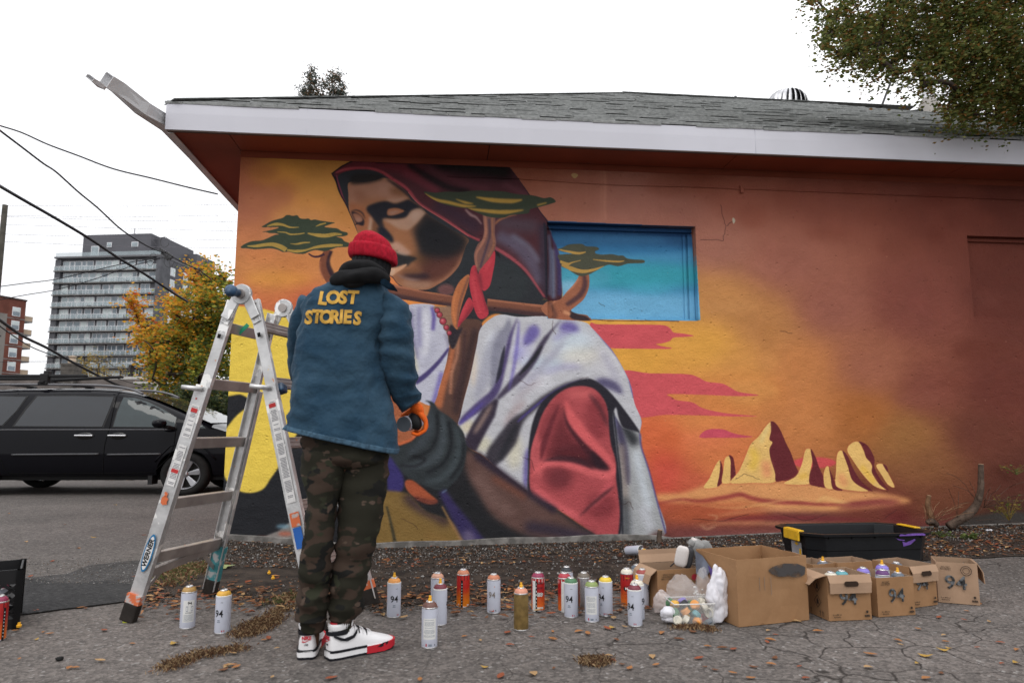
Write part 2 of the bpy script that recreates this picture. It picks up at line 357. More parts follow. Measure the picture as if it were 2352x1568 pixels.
# --- tree at the left
GD, GY = (54, 64, 50), (164, 132, 58)
S(c1, [(1370,690),(1325,760),(1300,830),(1310,930),(1370,1040),(1440,1130)], (100,95,110,130), (112,64,46), 2); S(c1, [(1400,700),(1365,790),(1360,880),(1400,980),(1450,1060)], (34,40,60,60), (44,30,40), 5, .9)
S(c1, [(1260,830),(1255,940),(1300,1060)], 22, (160,96,66), 6, .7); S(c1, [(1110,735),(1170,770),(1240,770),(1310,740)], (16,26,30), (58,34,44), 2)
tl = F(c1, [(260,655),(300,620),(400,580),(520,570),(600,540),(690,500),(740,495),(690,480),(620,478),(580,465),(530,465),(600,448),(680,430),(740,405),(640,404),(525,402),(560,375),(640,330),(720,305),(790,285),(830,255),(870,252),(910,262),(970,256),(1000,290),(1050,300),(1110,296),(1140,315),(1190,308),(1260,322),(1350,335),(1440,348),(1400,362),(1310,398),(1400,412),(1470,420),(1530,455),(1590,470),(1600,500),(1540,518),(1460,522),(1530,545),(1560,580),(1640,610),(1650,630),(1590,652),(1480,655),(1400,680),(1310,705),(1200,690),(1120,710),(1050,738),(950,735),(860,712),(790,715),(720,685),(620,668),(450,680),(330,668),(280,668)], GD, 1.2).full()
for pts, w in [([(590,392),(680,368),(780,372),(880,405),(990,405)], (14,40,26,6)), ([(1200,395),(1260,370),(1330,352)], (6,22,16)), ([(720,462),(820,470),(880,492),(980,490),(1060,478)], (10,22,12)), ([(1100,480),(1200,500),(1320,510),(1440,492),(1530,495)], (14,50,50,14)),
  ([(340,640),(450,640),(560,625),(660,620),(760,650),(830,690)], (10,40,46,60,60)), ([(880,610),(960,615),(1050,598),(1130,595)], (6,26,10)), ([(840,690),(950,705),(1060,695),(1180,660),(1300,640),(1420,632),(1540,628)], (24,40,22,40,44,20))]:
    S(c1, pts, w, GY, 3, .95, tl)
# --- the hooded figure
M0 = F(c2, [(65,245),(180,160),(340,96),(600,92),(1000,97),(1400,110),(1829,128)] + [((x*.542+1200-1300)/.38272, (y*.542+550-600)/.38272) for x, y in [(1500,182),(1560,240),(1620,330),(1690,420),(1760,530),(1835,620),(1880,720),(1915,800),(1938,900),(1946,1050),(1947,1190),(1860,1200),(1800,1190),(1600,1260),(1300,1260),(1100,1250),(900,1150),(700,1080)]] + [(820,1400),(760,1300),(700,1200),(400,1000),(340,860),(290,740),(245,640),(215,560),(170,490),(140,400),(110,310),(80,275)], (34,30,34), 1, 1, None, False)
hood = M0.full()
# hood cloth
F(cA, [(240,270),(430,165),(700,160),(1100,165),(1500,185),(1560,240),(1700,430),(1830,620),(1900,760),(1940,900),(1945,1170),(1800,1180),(1760,1080),(1640,960),(1500,860),(1430,810),(1330,750),(1200,670),(1000,560),(900,490),(820,400),(740,330),(620,260),(480,235),(340,260),(280,290)], (70,36,42), 2, 1, hood)
for (c, pts, w, col, b, a) in [
 (cA, [(300,260),(480,200),(700,210),(900,260)], 90, (98,34,42), 26, .9), (cA, [(760,250),(900,330),(1020,400)], 50, (104,42,52), 16, .8), (cA, [(1000,180),(1300,220),(1560,260)], 130, (26,20,22), 34, 1),
 (cA, [(560,175),(900,180),(1500,200)], 26, (30,20,24), 8, .9), (cA, [(800,200),(950,290),(1100,370),(1250,400)], 44, (28,20,24), 12, .85), (cA, [(950,230),(1150,320),(1400,390)], 40, (88,44,52), 16, .6), (cA, [(1500,340),(1620,400),(1700,430)], 50, (92,52,60), 20, .7),
 (cA, [(1000,480),(1200,600),(1330,680)], 110, (52,36,48), 30, .9), (cA, [(1450,620),(1600,640),(1760,660)], 110, (72,58,68), 34, .95), (cA, [(1450,720),(1600,800),(1720,940),(1780,1080)], 100, (84,78,96), 26, .9), (cA, [(1560,720),(1680,800),(1770,920)], 40, (106,114,134), 16, .6),
 (cA, [(1790,640),(1800,900),(1805,1150)], 60, (50,42,56), 18, .9), (cA, [(1905,800),(1925,950),(1930,1150)], 36, (58,50,88), 8, .95), (cA, [(1870,800),(1880,950),(1880,1170)], 40, (110,124,150), 12, .85), (cA, [(1845,700),(1860,900),(1850,1150)], 26, (92,96,120), 8, .8), (cA, [(1815,650),(1818,900),(1822,1180)], 20, (28,28,38), 4, .9)]:
    S(c, pts, w, col, b, a, hood)
# shadowed inside of the hood
ins = F(c2, [(140,270),(200,232),(330,205),(480,208),(600,252),(700,322),(800,388),(870,455),(930,520),(990,580),(1100,652),(1250,742),(1400,840),(1500,905),(1620,965),(1700,1010),(1829,1130)] + [((x*.35067+1750-1300)/.38272, (y*.35067+950-600)/.38272) for x, y in [(700,150),(780,220),(870,285),(960,370),(1040,460),(1110,550),(1170,640),(1225,700),(1230,790),(900,800),(600,800),(580,900),(480,960),(470,1050),(200,1060),(130,1200),(110,1000)]] + [(1100,1480),(900,1440),(700,1300),(500,1000),(340,860),(300,760),(250,640),(222,560),(185,480),(160,390),(138,320)], (42,44,48), 1, 1, hood)
insM = ins.full()
F(c3, ell(760, 520, 260, 240), (46,52,54), 40, .7, insM); F(c2, ell(1500, 1150, 200, 260), (40,44,48), 30, .6, insM)
S(c2, [(120,262),(135,330),(160,410),(190,500),(232,590)], (12,16,16,10), (112,48,66), 3, .95); S(c2, [(75,250),(115,330),(150,440),(215,560),(260,650),(320,760),(355,880)], 12, (30,18,34), 2, 1)
S(c2, [(78,245),(190,165),(345,100),(600,94),(1000,98),(1829,126)], 12, (28,16,24), 2, 1); S(cA, [(1500,183),(1560,240),(1690,420),(1760,530),(1830,625)], 8, (40,28,40), 2, .9)
S(c2, [(110,240),(200,205),(330,188),(480,195),(600,235),(700,300),(810,370),(880,430),(940,505),(1000,565),(1100,632),(1250,722),(1400,822),(1500,890),(1620,945)], (16,28,26,30,36,38,30,24,20,20,24,26,30), (150,58,66), 4, .95)
S(c2, [(870,440),(990,570),(1250,735),(1500,900)], (10,10,8), (190,98,92), 3, .7)
S(c3, [(640,110),(760,180),(870,255),(970,340),(1050,430),(1120,530),(1180,620),(1222,680)], (40,44,40,36,30,28,20), (146,66,74), 6, .95)
# face
face = F(c2, [(250,340),(400,335),(520,318),(600,292),(690,312),(780,378),(860,455),(900,520),(1000,592),(1100,690),(1300,820),(1495,925),(1470,1010),(1445,1090),(1400,1210),(1300,1325),(1180,1405),(1080,1455),(960,1463),(850,1442),(765,1400),(705,1330),(650,1310),(560,1240),(480,1100),(400,980),(350,880),(322,800),(295,730),(262,660),(248,600),(245,470)], (142,94,64), 1.5).full()
dkf = lambda c: tuple(q * .84 for q in c)
def f(pts, col, b=6, a=.9, clip=face): F(c2, pts, dkf(col), b * 2.3, a, clip)
def s(pts, w, col, b=5, a=.9, clip=face, taper=(.3, .3)): S(c2, pts, w, dkf(col), b * 2.0, a, clip, taper)
f([(260,350),(600,310),(780,400),(850,470),(820,530),(600,500),(380,520),(300,620),(250,560)], (176,124,100), 14, .9)
f([(560,330),(700,330),(760,420),(700,480),(560,440)], (188,138,116), 16, .6); f([(680,400),(800,400),(850,480),(740,470),(680,450)], (132,84,52), 12, .8); f([(300,420),(400,440),(440,520),(340,560)], (150,96,70), 16, .7)
f([(250,560),(320,560),(440,620),(480,700),(430,860),(340,860),(280,700)], (172,104,66), 10, .9); s([(640,520),(740,530),(850,505)], (30,44,20), (190,150,128), 8, .8)
f([(880,560),(1060,640),(1350,820),(1500,920),(1470,1020),(1380,1130),(1200,1180),(1050,1170),(960,1060),(920,920),(940,800),(1010,720)], (38,36,40), 22, 1)
f([(980,800),(1150,740),(1400,900),(1420,1060),(1250,1140),(1060,1080)], (34,34,38), 24, 1)
f([(1050,1120),(1300,1130),(1440,1060),(1400,1220),(1280,1330),(1120,1400),(1000,1380),(900,1340),(760,1300),(960,1250)], (92,52,46), 22, .9)
s([(1440,1080),(1390,1210),(1290,1320),(1170,1395),(1050,1430)], (24,30,34,40), (176,118,88), 8, .9); s([(800,1370),(900,1400),(1040,1410),(1120,1380)], (34,60,70,50), (178,136,112), 12, .9)
f([(820,1290),(960,1280),(1080,1300),(1080,1340),(960,1345),(850,1325)], (48,36,46), 10, .9); s([(740,1300),(880,1350),(1000,1360)], 14, (150,140,148), 6, .6); f([(790,1250),(900,1235),(1010,1245),(1000,1285),(850,1285)], (140,92,60), 10, .8)
s([(900,1150),(960,1140),(1060,1170),(1000,1200)], 50, (74,48,32), 20, .8); s([(880,1060),(950,1120),(1060,1130)], 50, (118,80,44), 22, .6)
# eyebrow, eyes, nose
f([(437,600),(470,575),(560,545),(640,535),(740,560),(860,520),(900,530),(1030,620),(985,620),(900,640),(860,700),(760,722),(640,715),(600,740),(620,800),(580,820),(530,760),(490,700),(440,640)], (38,38,46), 4, 1)
f([(650,640),(670,615),(740,606),(800,620),(830,640),(770,668),(700,685),(655,680)], (168,104,70), 3, 1); f([(665,650),(710,635),(790,640),(740,665),(680,678)], (172,130,112), 5, .8)
f([(600,720),(700,730),(830,715),(880,670),(920,625),(990,610),(1030,640),(1050,660),(980,740),(930,790),(860,840),(780,830),(680,770)], (190,148,122), 6, .95); f([(880,680),(960,630),(1020,660),(940,750)], (204,170,150), 10, .6); f([(600,760),(700,820),(860,850),(920,900),(960,1060),(840,1080),(720,1000),(700,900),(620,820)], (172,112,72), 14, .8)
f([(680,990),(760,960),(860,1040),(900,1080),(840,1100),(740,1060)], (206,160,136), 8, .9); f([(540,820),(600,800),(660,850),(710,920),(705,970),(640,930),(560,880)], (36,38,50), 5, 1)
s([(470,700),(480,760),(465,850)], (20,36,40), (206,168,144), 6, .95); f([(500,740),(540,780),(560,860),(500,900),(490,820)], (110,68,46), 8, .7)
f([(275,650),(330,655),(380,690),(410,740),(400,790),(350,780),(320,760)], (42,34,42), 3, 1); f([(290,665),(340,668),(385,700),(390,740),(340,755),(310,720)], (160,104,78), 3, 1); f([(320,710),(370,710),(380,740),(340,750)], (168,124,104), 4, .8); s([(270,640),(330,630),(390,660),(420,720)], (10,16,12), (44,36,40), 3, .9); s([(305,782),(345,770)], 8, (30,24,30), 1, 1, None)
f([(270,350),(420,350),(520,330),(600,300),(560,260),(300,260)], (40,36,36), 8, .9, insM); s([(640,300),(760,380),(880,480),(930,540)], 30, (38,32,40), 6, .9)
# mouth
f([(700,1060),(780,1080),(860,1100),(960,1130),(900,1175),(850,1215),(700,1240),(600,1200),(640,1120)], (46,46,48), 5, 1); s([(730,1060),(800,1080),(870,1100)], (16,22,8), (204,176,156), 4, .9)
f([(650,1300),(660,1240),(740,1225),(850,1190),(840,1220),(760,1275),(690,1320)], (214,158,120), 3, 1); f([(670,1260),(730,1240),(720,1290),(680,1305)], (228,190,160), 5, .7); S(c2, [(645,1310),(700,1325),(760,1400),(850,1443),(960,1465),(1050,1465)], 9, (38,26,38), 2, .95)
F(c2, [(640,1320),(700,1330),(760,1402),(850,1450),(1000,1470),(1300,1520),(1320,1560),(700,1560),(600,1400)], (200,116,58), 2, 1)
F(c2, ell(1265, 1460, 90, 60), (106,68,66), 10, .9)
# branch across the chest
def bark(c, pts, w, base=(112,68,52), hi=(166,104,74), lo=(48,36,44)):
    M = S(c, pts, w, base, 1.5).full(); w0 = w[0] if isinstance(w, (list, tuple)) else w
    S(c, [(x, y - w0 * .45) for x, y in pts], w0 * .3, hi, 5, .8, M); S(c, [(x, y + w0 * .35) for x, y in pts], w0 * .45, lo, 6, .75, M)
    return M
F(cA, [(1080,1190),(1300,1150),(1420,1180),(1600,1200),(1850,1200),(1860,1330),(1600,1335),(1440,1300),(1340,1370),(1320,1450),(1150,1450),(1120,1300)], (42,42,46), 4)
bark(cA, [(640,1125),(800,1155),(960,1185),(1150,1210)], (110,92,84,80)); bark(cA, [(1380,1232),(1550,1250),(1750,1275),(1900,1285),(2130,1325)], (90,84,92,80,36))
bk = F(cA, [(1780,1260),(1840,1200),(1930,1180),(1985,1120),(2040,1060),(2075,1000),(2080,960),(2140,960),(2152,1070),(2115,1170),(2050,1230),(2015,1262),(2060,1285),(2140,1300),(2150,1350),(2060,1350),(1900,1340),(1830,1320)], (150,92,66), 1.5).full()
S(cA, [(2110,990),(2120,1070),(2080,1150),(1980,1220)], (26,40,40,30), (74,50,56), 6, .9, bk); S(cA, [(2070,1020),(2020,1090),(1920,1170),(1850,1230)], 16, (190,124,92), 5, .8, bk); F(cA, [(2010,1262),(2070,1290),(2140,1310),(2130,1350),(2020,1340)], (44,38,44), 4, .9, bk); S(cA, [(1960,1270),(2010,1290)], 26, (196,140,100), 5, .8, bk)
# robe, left part
WHT = (172,172,186)
rbl = F(cB, [(140,60),(190,32),(260,22),(352,30),(370,70),(395,120),(425,180),(440,235),(444,280),(425,380),(385,520),(350,625),(260,600),(140,500)], WHT, 1.2).full()
for pts, w, col, b, a in [([(215,60),(225,200),(250,350)], 20, (110,104,140), 8, .9), ([(265,40),(262,150),(268,280)], 26, (128,124,158), 10, .8), ([(340,40),(352,100),(345,180)], 22, (86,72,140), 7, .9), ([(300,60),(310,200),(300,330)], 30, (206,206,212), 12, .7), ([(205,240),(230,320),(250,430)], 22, (190,186,150), 10, .7), ([(444,285),(380,370),(300,450),(240,490)], (14,26,34), (62,52,100), 4, .95), ([(400,430),(370,540),(345,625)], 24, (92,78,158), 9, .8), ([(360,250),(330,330),(290,400)], 30, (160,160,176), 12, .7), ([(420,200),(438,280)], 14, (120,112,130), 5, .7)]: S(cB, pts, w, col, b, a, rbl)
# trunk
tr = F(cB, [(500,120),(620,118),(640,168),(622,230),(600,320),(575,430),(545,540),(520,640),(498,740),(440,700),(360,650),(355,620),(385,540),(400,470),(425,390),(440,300),(465,240),(480,190)], (84,58,50), 1.5).full()
for pts, w, col, b, a in [([(475,250),(440,400),(400,520),(370,640)], (20,40,50,60), (170,96,58), 10, .95), ([(500,200),(490,330),(460,430),(450,560)], 18, (186,124,92), 6, .7), ([(600,170),(560,330),(520,500),(480,680)], 40, (52,38,40), 12, .9), ([(540,180),(520,400),(470,600)], 14, (58,40,44), 6, .8), ([(640,150),(580,430),(500,740)], 12, (40,28,60), 3, .8)]: S(cB, pts, w, col, b, a, tr)
# robe, right part
rb = F(cB, [(630,170),(700,105),(760,86),(860,100),(1000,96),(1130,112),(1255,132),(1300,170),(1365,240),(1430,318),(1500,440),(1532,520),(1552,620),(1592,715),(1584,790),(1592,880),(1632,1000),(1680,1180),(1738,1390),(1600,1430),(1400,1440),(1300,1300),(1100,1250),(930,1160),(760,1030),(650,930),(545,870),(520,800),(496,740),(510,690),(530,600),(570,450),(608,270)], (176,176,181), 1.5).full()
def r(pts, w, col, b=7, a=.92, t=(.25, .25)): S(cB, pts, [q * 1.3 for q in w] if isinstance(w, (list, tuple)) else w * 1.3, col, b, a, rb, t)
for q, rx, ry, col, b, a in [((1180,260),120,90,(184,200,212),40,.7),((1230,330),120,50,(204,196,178),34,.6),((1400,360),80,90,(196,194,198),30,.5),((700,300),40,120,(204,208,214),18,.7),((590,400),20,120,(206,186,160),14,.6),((880,300),60,90,(176,174,204),24,.6),((640,860),60,50,(196,190,154),20,.6),((830,900),50,110,(200,192,160),22,.6),((560,760),50,40,(200,186,150),16,.7),((950,480),120,60,(202,202,208),24,.6),((1000,380),120,40,(178,200,218),24,.5)]: F(cB, ell(*q, rx, ry), col, b, a, rb)
r([(745,150),(690,300),(660,440),(600,600)], (20,50,60,60), (140,140,156), 16, .7); r([(1180,170),(1060,330),(960,440),(860,540)], (10,30,44,50), (152,150,168), 16, .7); r([(1350,300),(1420,420),(1480,560)], (30,40,30), (158,156,172), 14, .6); r([(800,110),(790,180),(745,260),(720,360),(715,450),(700,560)], (40,60,50,40,60), (120,120,136), 9); r([(850,108),(815,200),(790,300),(760,420),(720,540),(640,620),(540,700),(500,740)], (14,20,22,26,34,44,40,30), (66,54,98), 5); r([(775,270),(762,340),(742,440),(722,500)], (10,18,20,8), (40,40,52), 3)
r([(1110,120),(1050,190),(1000,260),(950,350),(890,430),(800,520),(730,590)], (8,16,24,34,36,40,50), (56,48,68), 6); r([(1000,270),(940,360),(860,450)], 16, (36,36,42), 4); r([(730,590),(680,670),(620,770),(565,880),(530,960)], (56,66,72,70,60), (46,38,52), 7, .97); r([(700,620),(640,720),(590,800)], 20, (176,146,126), 10, .6)
r([(960,150),(940,200),(890,270)], (50,60,36), (88,76,148), 13, .85); r([(880,280),(830,360)], 40, (140,136,190), 16, .6); r([(1100,170),(1160,160),(1220,180)], (40,50,30), (76,62,136), 14, .85); r([(1180,160),(1060,240)], 26, (128,118,170), 14, .6); r([(860,120),(850,260),(830,400),(800,540)], 16, (96,84,160), 7, .7)
r([(1000,440),(1120,400),(1240,400)], 26, (150,146,178), 14, .7); r([(820,620),(900,540),(1000,470)], 30, (160,150,158), 14, .6); r([(900,600),(820,680),(780,760)], 34, (150,128,130), 14, .6)
r([(1240,470),(1130,510),(1010,590),(900,680),(840,740),(790,830),(720,920),(670,1000),(620,1090)], (20,26,30,30,60,90,84,70,60), (50,46,54), 8, .96); r([(1230,476),(1110,525),(1000,600),(880,700),(850,730)], 10, (70,58,130), 3, .8); r([(850,740),(800,840),(740,960)], 30, (40,40,46), 8, .9)
r([(900,1130),(905,1000),(915,880)], 26, (84,72,140), 8, .8); r([(500,745),(550,700),(650,610)], 16, (80,66,150), 6, .7); r([(1320,480),(1420,510),(1480,560)], (50,44,16), (72,66,100), 12, .9); r([(1300,165),(1370,245),(1440,330),(1510,450),(1540,560),(1592,700),(1588,780)], 7, (72,58,130), 2, .9)
# red sleeve in its dark hollow
F(cB, [(918,1160),(914,1000),(920,850),(948,710),(1005,600),(1110,522),(1240,472),(1310,478),(1400,545),(1500,668),(1583,792),(1530,790),(1480,760),(1455,700),(1440,640),(1425,700),(1445,900),(1470,1100),(1480,1300),(1470,1450),(1380,1450),(1200,1340),(1000,1220)], (38,36,44), 2, 1, rb)
sl = F(cB, [(925,1120),(926,960),(935,880),(965,780),(1000,680),(1060,590),(1140,530),(1230,512),(1310,530),(1365,590),(1390,660),(1395,740),(1410,860),(1438,960),(1440,1060),(1455,1180),(1462,1300),(1440,1440),(1375,1440),(1230,1340),(1080,1240),(960,1180)], (160,66,70), 2).full()
def q_(pts, w, col, b=8, a=.92, t=(.25, .25)): S(cB, pts, [q * 1.25 for q in w] if isinstance(w, (list, tuple)) else w * 1.25, col, b, a, sl, t)
F(cB, [(1120,620),(1150,750),(1230,860),(1320,960),(1405,1010),(1330,1040),(1220,990),(1100,960),(1010,990),(1030,880),(1075,740)], (98,38,44), 30, .95, sl); F(cB, [(1060,955),(1120,890),(1250,890),(1390,1005),(1330,1035),(1220,980),(1110,948)], (50,24,32), 22, .9, sl); F(cB, [(950,960),(975,800),(1050,640),(1100,610),(1060,720),(1010,860),(990,970)], (124,50,56), 16, .8, sl)
for qq, rx, ry, col, b, a in [((1230,560),90,30,(196,92,92),20,.7),((1330,700),70,130,(128,48,54),26,.9),((1100,1060),80,70,(100,40,46),26,.9),((1350,1230),90,80,(118,44,50),24,.8),((1180,920),100,50,(92,34,40),22,.8),((980,950),30,120,(196,88,90),14,.7)]: F(cB, ell(*qq, rx, ry), col, b, a, sl)
q_([(1395,760),(1340,640),(1280,560)], 20, (60,34,42), 10, .6); q_([(1100,620),(1060,720),(1010,860),(990,960)], (14,22,30,20), (96,36,44), 7); q_([(1140,600),(1170,700),(1240,800),(1320,880),(1390,950),(1420,1000)], (50,60,60,44,40,30), (198,84,86), 10, .95); q_([(1125,640),(1150,740),(1230,850),(1330,960),(1400,1020)], (8,16,26,40,20), (64,28,36), 6, .95); q_([(1290,900),(1340,980),(1395,1015)], (20,50,24), (44,26,34), 8, .95)
q_([(935,1060),(990,990),(1080,968),(1180,985),(1300,1030),(1390,1045),(1430,1010),(1400,950)], (44,44,40,40,44,44,40,30), (200,88,90), 9, .95); q_([(1000,960),(1100,945),(1220,960),(1310,1010)], (8,26,30,14), (58,30,38), 7, .9); q_([(940,1100),(1000,1180),(1120,1250),(1230,1300)], 50, (204,90,94), 14, .8); q_([(1425,1080),(1360,1160),(1260,1260)], (50,36,18), (188,78,84), 10, .8); q_([(1220,1290),(1330,1190),(1430,1110)], (10,20,14), (70,34,40), 6, .8); q_([(960,1000),(940,900),(980,760)], 18, (200,92,94), 8, .7); q_([(1050,1000),(1010,1080)], 26, (120,48,54), 14, .7)
# falling end of the robe at the right
fl = F(cB, [(1425,672),(1480,760),(1583,795),(1592,880),(1632,1000),(1680,1180),(1738,1390),(1600,1425),(1475,1440),(1480,1300),(1470,1120),(1445,880),(1430,760)], (150,152,154), 2).full()
for pts, w, col, b, a in [([(1470,700),(1520,800),(1560,860)], 60, (40,42,46), 16, .95), ([(1440,700),(1480,860),(1500,1000),(1510,1100)], (26,50,40,20), (56,50,76), 10, .9), ([(1470,860),(1485,1050),(1500,1250)], 44, (134,120,112), 14, .8), ([(1560,900),(1590,1050),(1640,1250)], 50, (188,196,204), 18, .8), ([(1490,1180),(1500,1300),(1500,1430)], 50, (66,68,72), 18, .9), ([(1600,1230),(1650,1380)], 60, (186,188,196), 22, .8), ([(1430,690),(1440,760)], 14, (110,110,150), 5, .8)]: S(cB, pts, w, col, b, a, fl)
S(cB, [(1583,795),(1592,880),(1632,1000),(1680,1180),(1738,1392)], 8, (56,46,112), 2, .9); S(cB, [(1425,670),(1448,880),(1472,1120),(1480,1430)], 12, (32,32,40), 4, .9)
# dark mass at the bottom, arm, wrap
F(cB, [(-200,900),(40,880),(130,860),(300,780),(420,720),(520,780),(548,868),(650,935),(770,1035),(905,1135),(960,1185),(1080,1245),(1230,1345),(1385,1455),(1200,1470),(900,1470),(660,1482),(-200,1560)], (32,32,35), 2)
arm = F(cB, [(540,900),(600,920),(700,1000),(800,1070),(920,1150),(1060,1240),(1200,1340),(1330,1430),(1150,1450),(900,1400),(760,1330),(680,1260),(620,1160),(570,1080),(540,1000)], (92,66,60), 16, .95).full()
S(cB, [(600,920),(760,1040),(900,1140),(1080,1260)], (50,40,36,40), (44,34,48), 12, .9); S(cB, [(700,1060),(820,1130),(900,1180)], 30, (112,62,46), 14, .7); S(cB, [(600,1040),(700,1180),(820,1280)], 60, (106,80,74), 22, .8); S(cB, [(900,1350),(1100,1380),(1300,1430)], 60, (44,38,54), 20, .9)
wr = F(cB, [(130,880),(250,820),(330,640),(300,600),(350,612),(380,655),(450,700),(515,770),(545,860),(538,960),(510,1040),(460,1100),(400,1138),(300,1110),(200,1060),(130,1000),(60,960)], (44,49,52), 2).full()
for pts, w, col, b, a in [([(300,620),(330,720),(290,840),(200,920)], (30,50,50,30), (58,64,70), 12, .8), ([(400,680),(410,800),(380,920),(280,980),(160,990)], (20,40,50,44,20), (62,69,74), 10, .85), ([(480,760),(500,880),(460,1000),(380,1070),(300,1080)], (20,34,40,40,20), (60,68,72), 10, .8), ([(370,660),(372,800),(320,900),(200,950)], 16, (26,28,32), 6, .9), ([(440,720),(455,860),(410,970),(310,1030)], 16, (24,26,30), 6, .9), ([(220,930),(300,950),(240,990),(150,985)], 14, (24,24,28), 6, .8), ([(530,850),(520,960),(450,1070)], 14, (24,26,30), 5, .8)]: S(cB, pts, w, col, b, a, wr)
F(cB, [(-80,700),(60,560),(150,580),(190,640),(250,770),(200,840),(100,870),(-80,820)], (150,84,52), 4); S(cB, [(140,860),(220,830),(270,760)], 16, (196,96,54), 4, .9)
F(cB, [(178,1085),(215,1072),(260,1100),(320,1150),(375,1200),(330,1218),(260,1195),(195,1140)], (150,72,42), 3); S(cB, [(230,1180),(330,1205),(380,1200)], 20, (70,36,40), 8, .8); F(cB, [(80,940),(130,990),(170,1060),(160,1140),(80,1150)], (52,44,104), 6, .9)
gd = F(cB, [(30,1150),(180,1150),(230,1190),(300,1260),(380,1290),(470,1330),(520,1410),(560,1500),(400,1530),(0,1490),(10,1300)], (118,92,46), 5).full()
S(cB, [(180,1160),(260,1230),(380,1290),(440,1330)], 60, (54,40,50), 22, .9, gd); S(cB, [(70,1230),(95,1330),(125,1470)], (10,14,22), (44,44,36), 4, .8, gd); S(cB, [(300,1400),(420,1440),(500,1500)], 40, (128,96,48), 16, .6, gd); S(cB, [(400,1230),(450,1320),(520,1440)], (10,16,22), (140,104,60), 4, .8)
S(cB, [(400,1140),(460,1240),(540,1360),(630,1490)], (40,60,90,110), (50,42,84), 8, .95); S(cB, [(540,1380),(600,1490)], 60, (112,100,124), 16, .7); S(cB, [(400,1150),(430,1132)], 6, (110,140,170), 2, .8)
# leaf-shaped stick, red cloth, beads
F(cA, [(985,1250),(1050,1245),(1130,1260),(1135,1420),(1165,1480),(1140,1560),(1100,1470),(1060,1400),(1020,1320)], (132,100,78), 3); F(cA, [(1110,1380),(1160,1420),(1200,1400),(1170,1480),(1130,1560),(1095,1500)], (44,38,44), 4)
lf = F(cA, [(1250,1015),(1240,1090),(1195,1230),(1170,1340),(1162,1415),(1130,1380),(1115,1290),(1125,1180),(1165,1080),(1215,1025)], (166,98,58), 1.5).full(); S(cA, [(1245,1030),(1180,1220),(1160,1400)], 18, (110,70,58), 5, .8, lf); S(cA, [(1160,1120),(1130,1250),(1150,1380)], 8, (196,118,62), 3, .8, lf)
t2_ = F(cA, [(1350,560),(1400,565),(1440,575),(1438,700),(1448,780),(1430,850),(1395,905),(1355,950),(1325,990),(1312,985),(1290,930),(1285,860),(1310,790),(1345,750),(1358,680)], (112,76,68), 1.5).full()
for pts, w, col, b, a in [([(1365,580),(1372,700),(1345,780),(1300,860),(1305,960)], (16,20,20,14,10), (160,104,82), 4, .9), ([(1420,590),(1420,700),(1430,790),(1390,880)], 14, (150,96,66), 5, .7), ([(1395,600),(1400,720),(1370,830),(1330,960)], 16, (62,50,66), 5, .8)]: S(cA, pts, w, col, b, a, t2_)
S(cA, [(1220,530),(1260,570),(1300,590),(1340,640)], (14,22,18,8), (130,100,100), 3); S(cA, [(1440,640),(1470,610),(1540,580),(1600,570)], (10,16,14,6), (140,88,62), 3)
def cloth(pts, sh):
    M = F(cA, pts, (168,46,58), 1.5).full(); S(cA, sh[0], 22, (112,36,48), 8, .8, M); S(cA, sh[1], 14, (192,66,74), 6, .7, M)
cloth([(1436,835),(1440,900),(1425,990),(1400,1095),(1352,1130),(1320,1060),(1318,1000),(1350,950),(1400,890)], ([(1325,1000),(1340,1120)], [(1410,900),(1370,980)]))
cloth([(1250,1180),(1282,1245),(1245,1310),(1200,1360),(1165,1400),(1175,1330),(1210,1240)], ([(1280,1240),(1180,1390)], [(1240,1200),(1190,1320)]))
cloth([(1262,970),(1292,942),(1310,990),(1335,1090),(1362,1190),(1392,1300),(1335,1340),(1295,1290),(1270,1190),(1250,1080)], ([(1300,960),(1340,1100),(1385,1280)], [(1270,1020),(1300,1180),(1330,1300)]))
for x, y, rr in [(1012,1275,17),(1030,1308,19),(1055,1355,23),(1080,1402,18),(1102,1442,16)]:
    F(cA, ell(x, y, rr + 4, rr + 4), (60,26,36), 2, .9); F(cA, ell(x, y, rr, rr), (146,48,62), 1.5); F(cA, ell(x - 4, y - 5, rr * .45, rr * .45), (206,110,116), 4, .9)
# canopy on the hood
GD2, GY2 = (54, 60, 48), (164, 128, 52)
cn = F(cA, [(912,402),(1000,408),(1080,400),(1180,402),(1300,392),(1400,395),(1500,398),(1600,418),(1720,428),(1800,448),(1850,442),(1888,472),(1850,490),(1770,512),(1700,530),(1680,560),(1560,572),(1500,592),(1400,588),(1320,560),(1240,525),(1160,515),(1080,498),(990,462)], GD2, 1.2).full()
for pts, w in [([(920,415),(1000,458),(1100,480),(1210,505),(1300,508)], (8,22,26,24,6)), ([(1150,455),(1220,480),(1280,490)], (6,22,8)), ([(1300,440),(1420,462),(1560,470),(1640,460)], (10,34,36,10)), ([(1240,525),(1400,545),(1520,550),(1650,535)], (10,30,34,8)), ([(1750,500),(1820,482)], (14,10))]: S(cA, pts, w, GY2, 3, .95, cn)
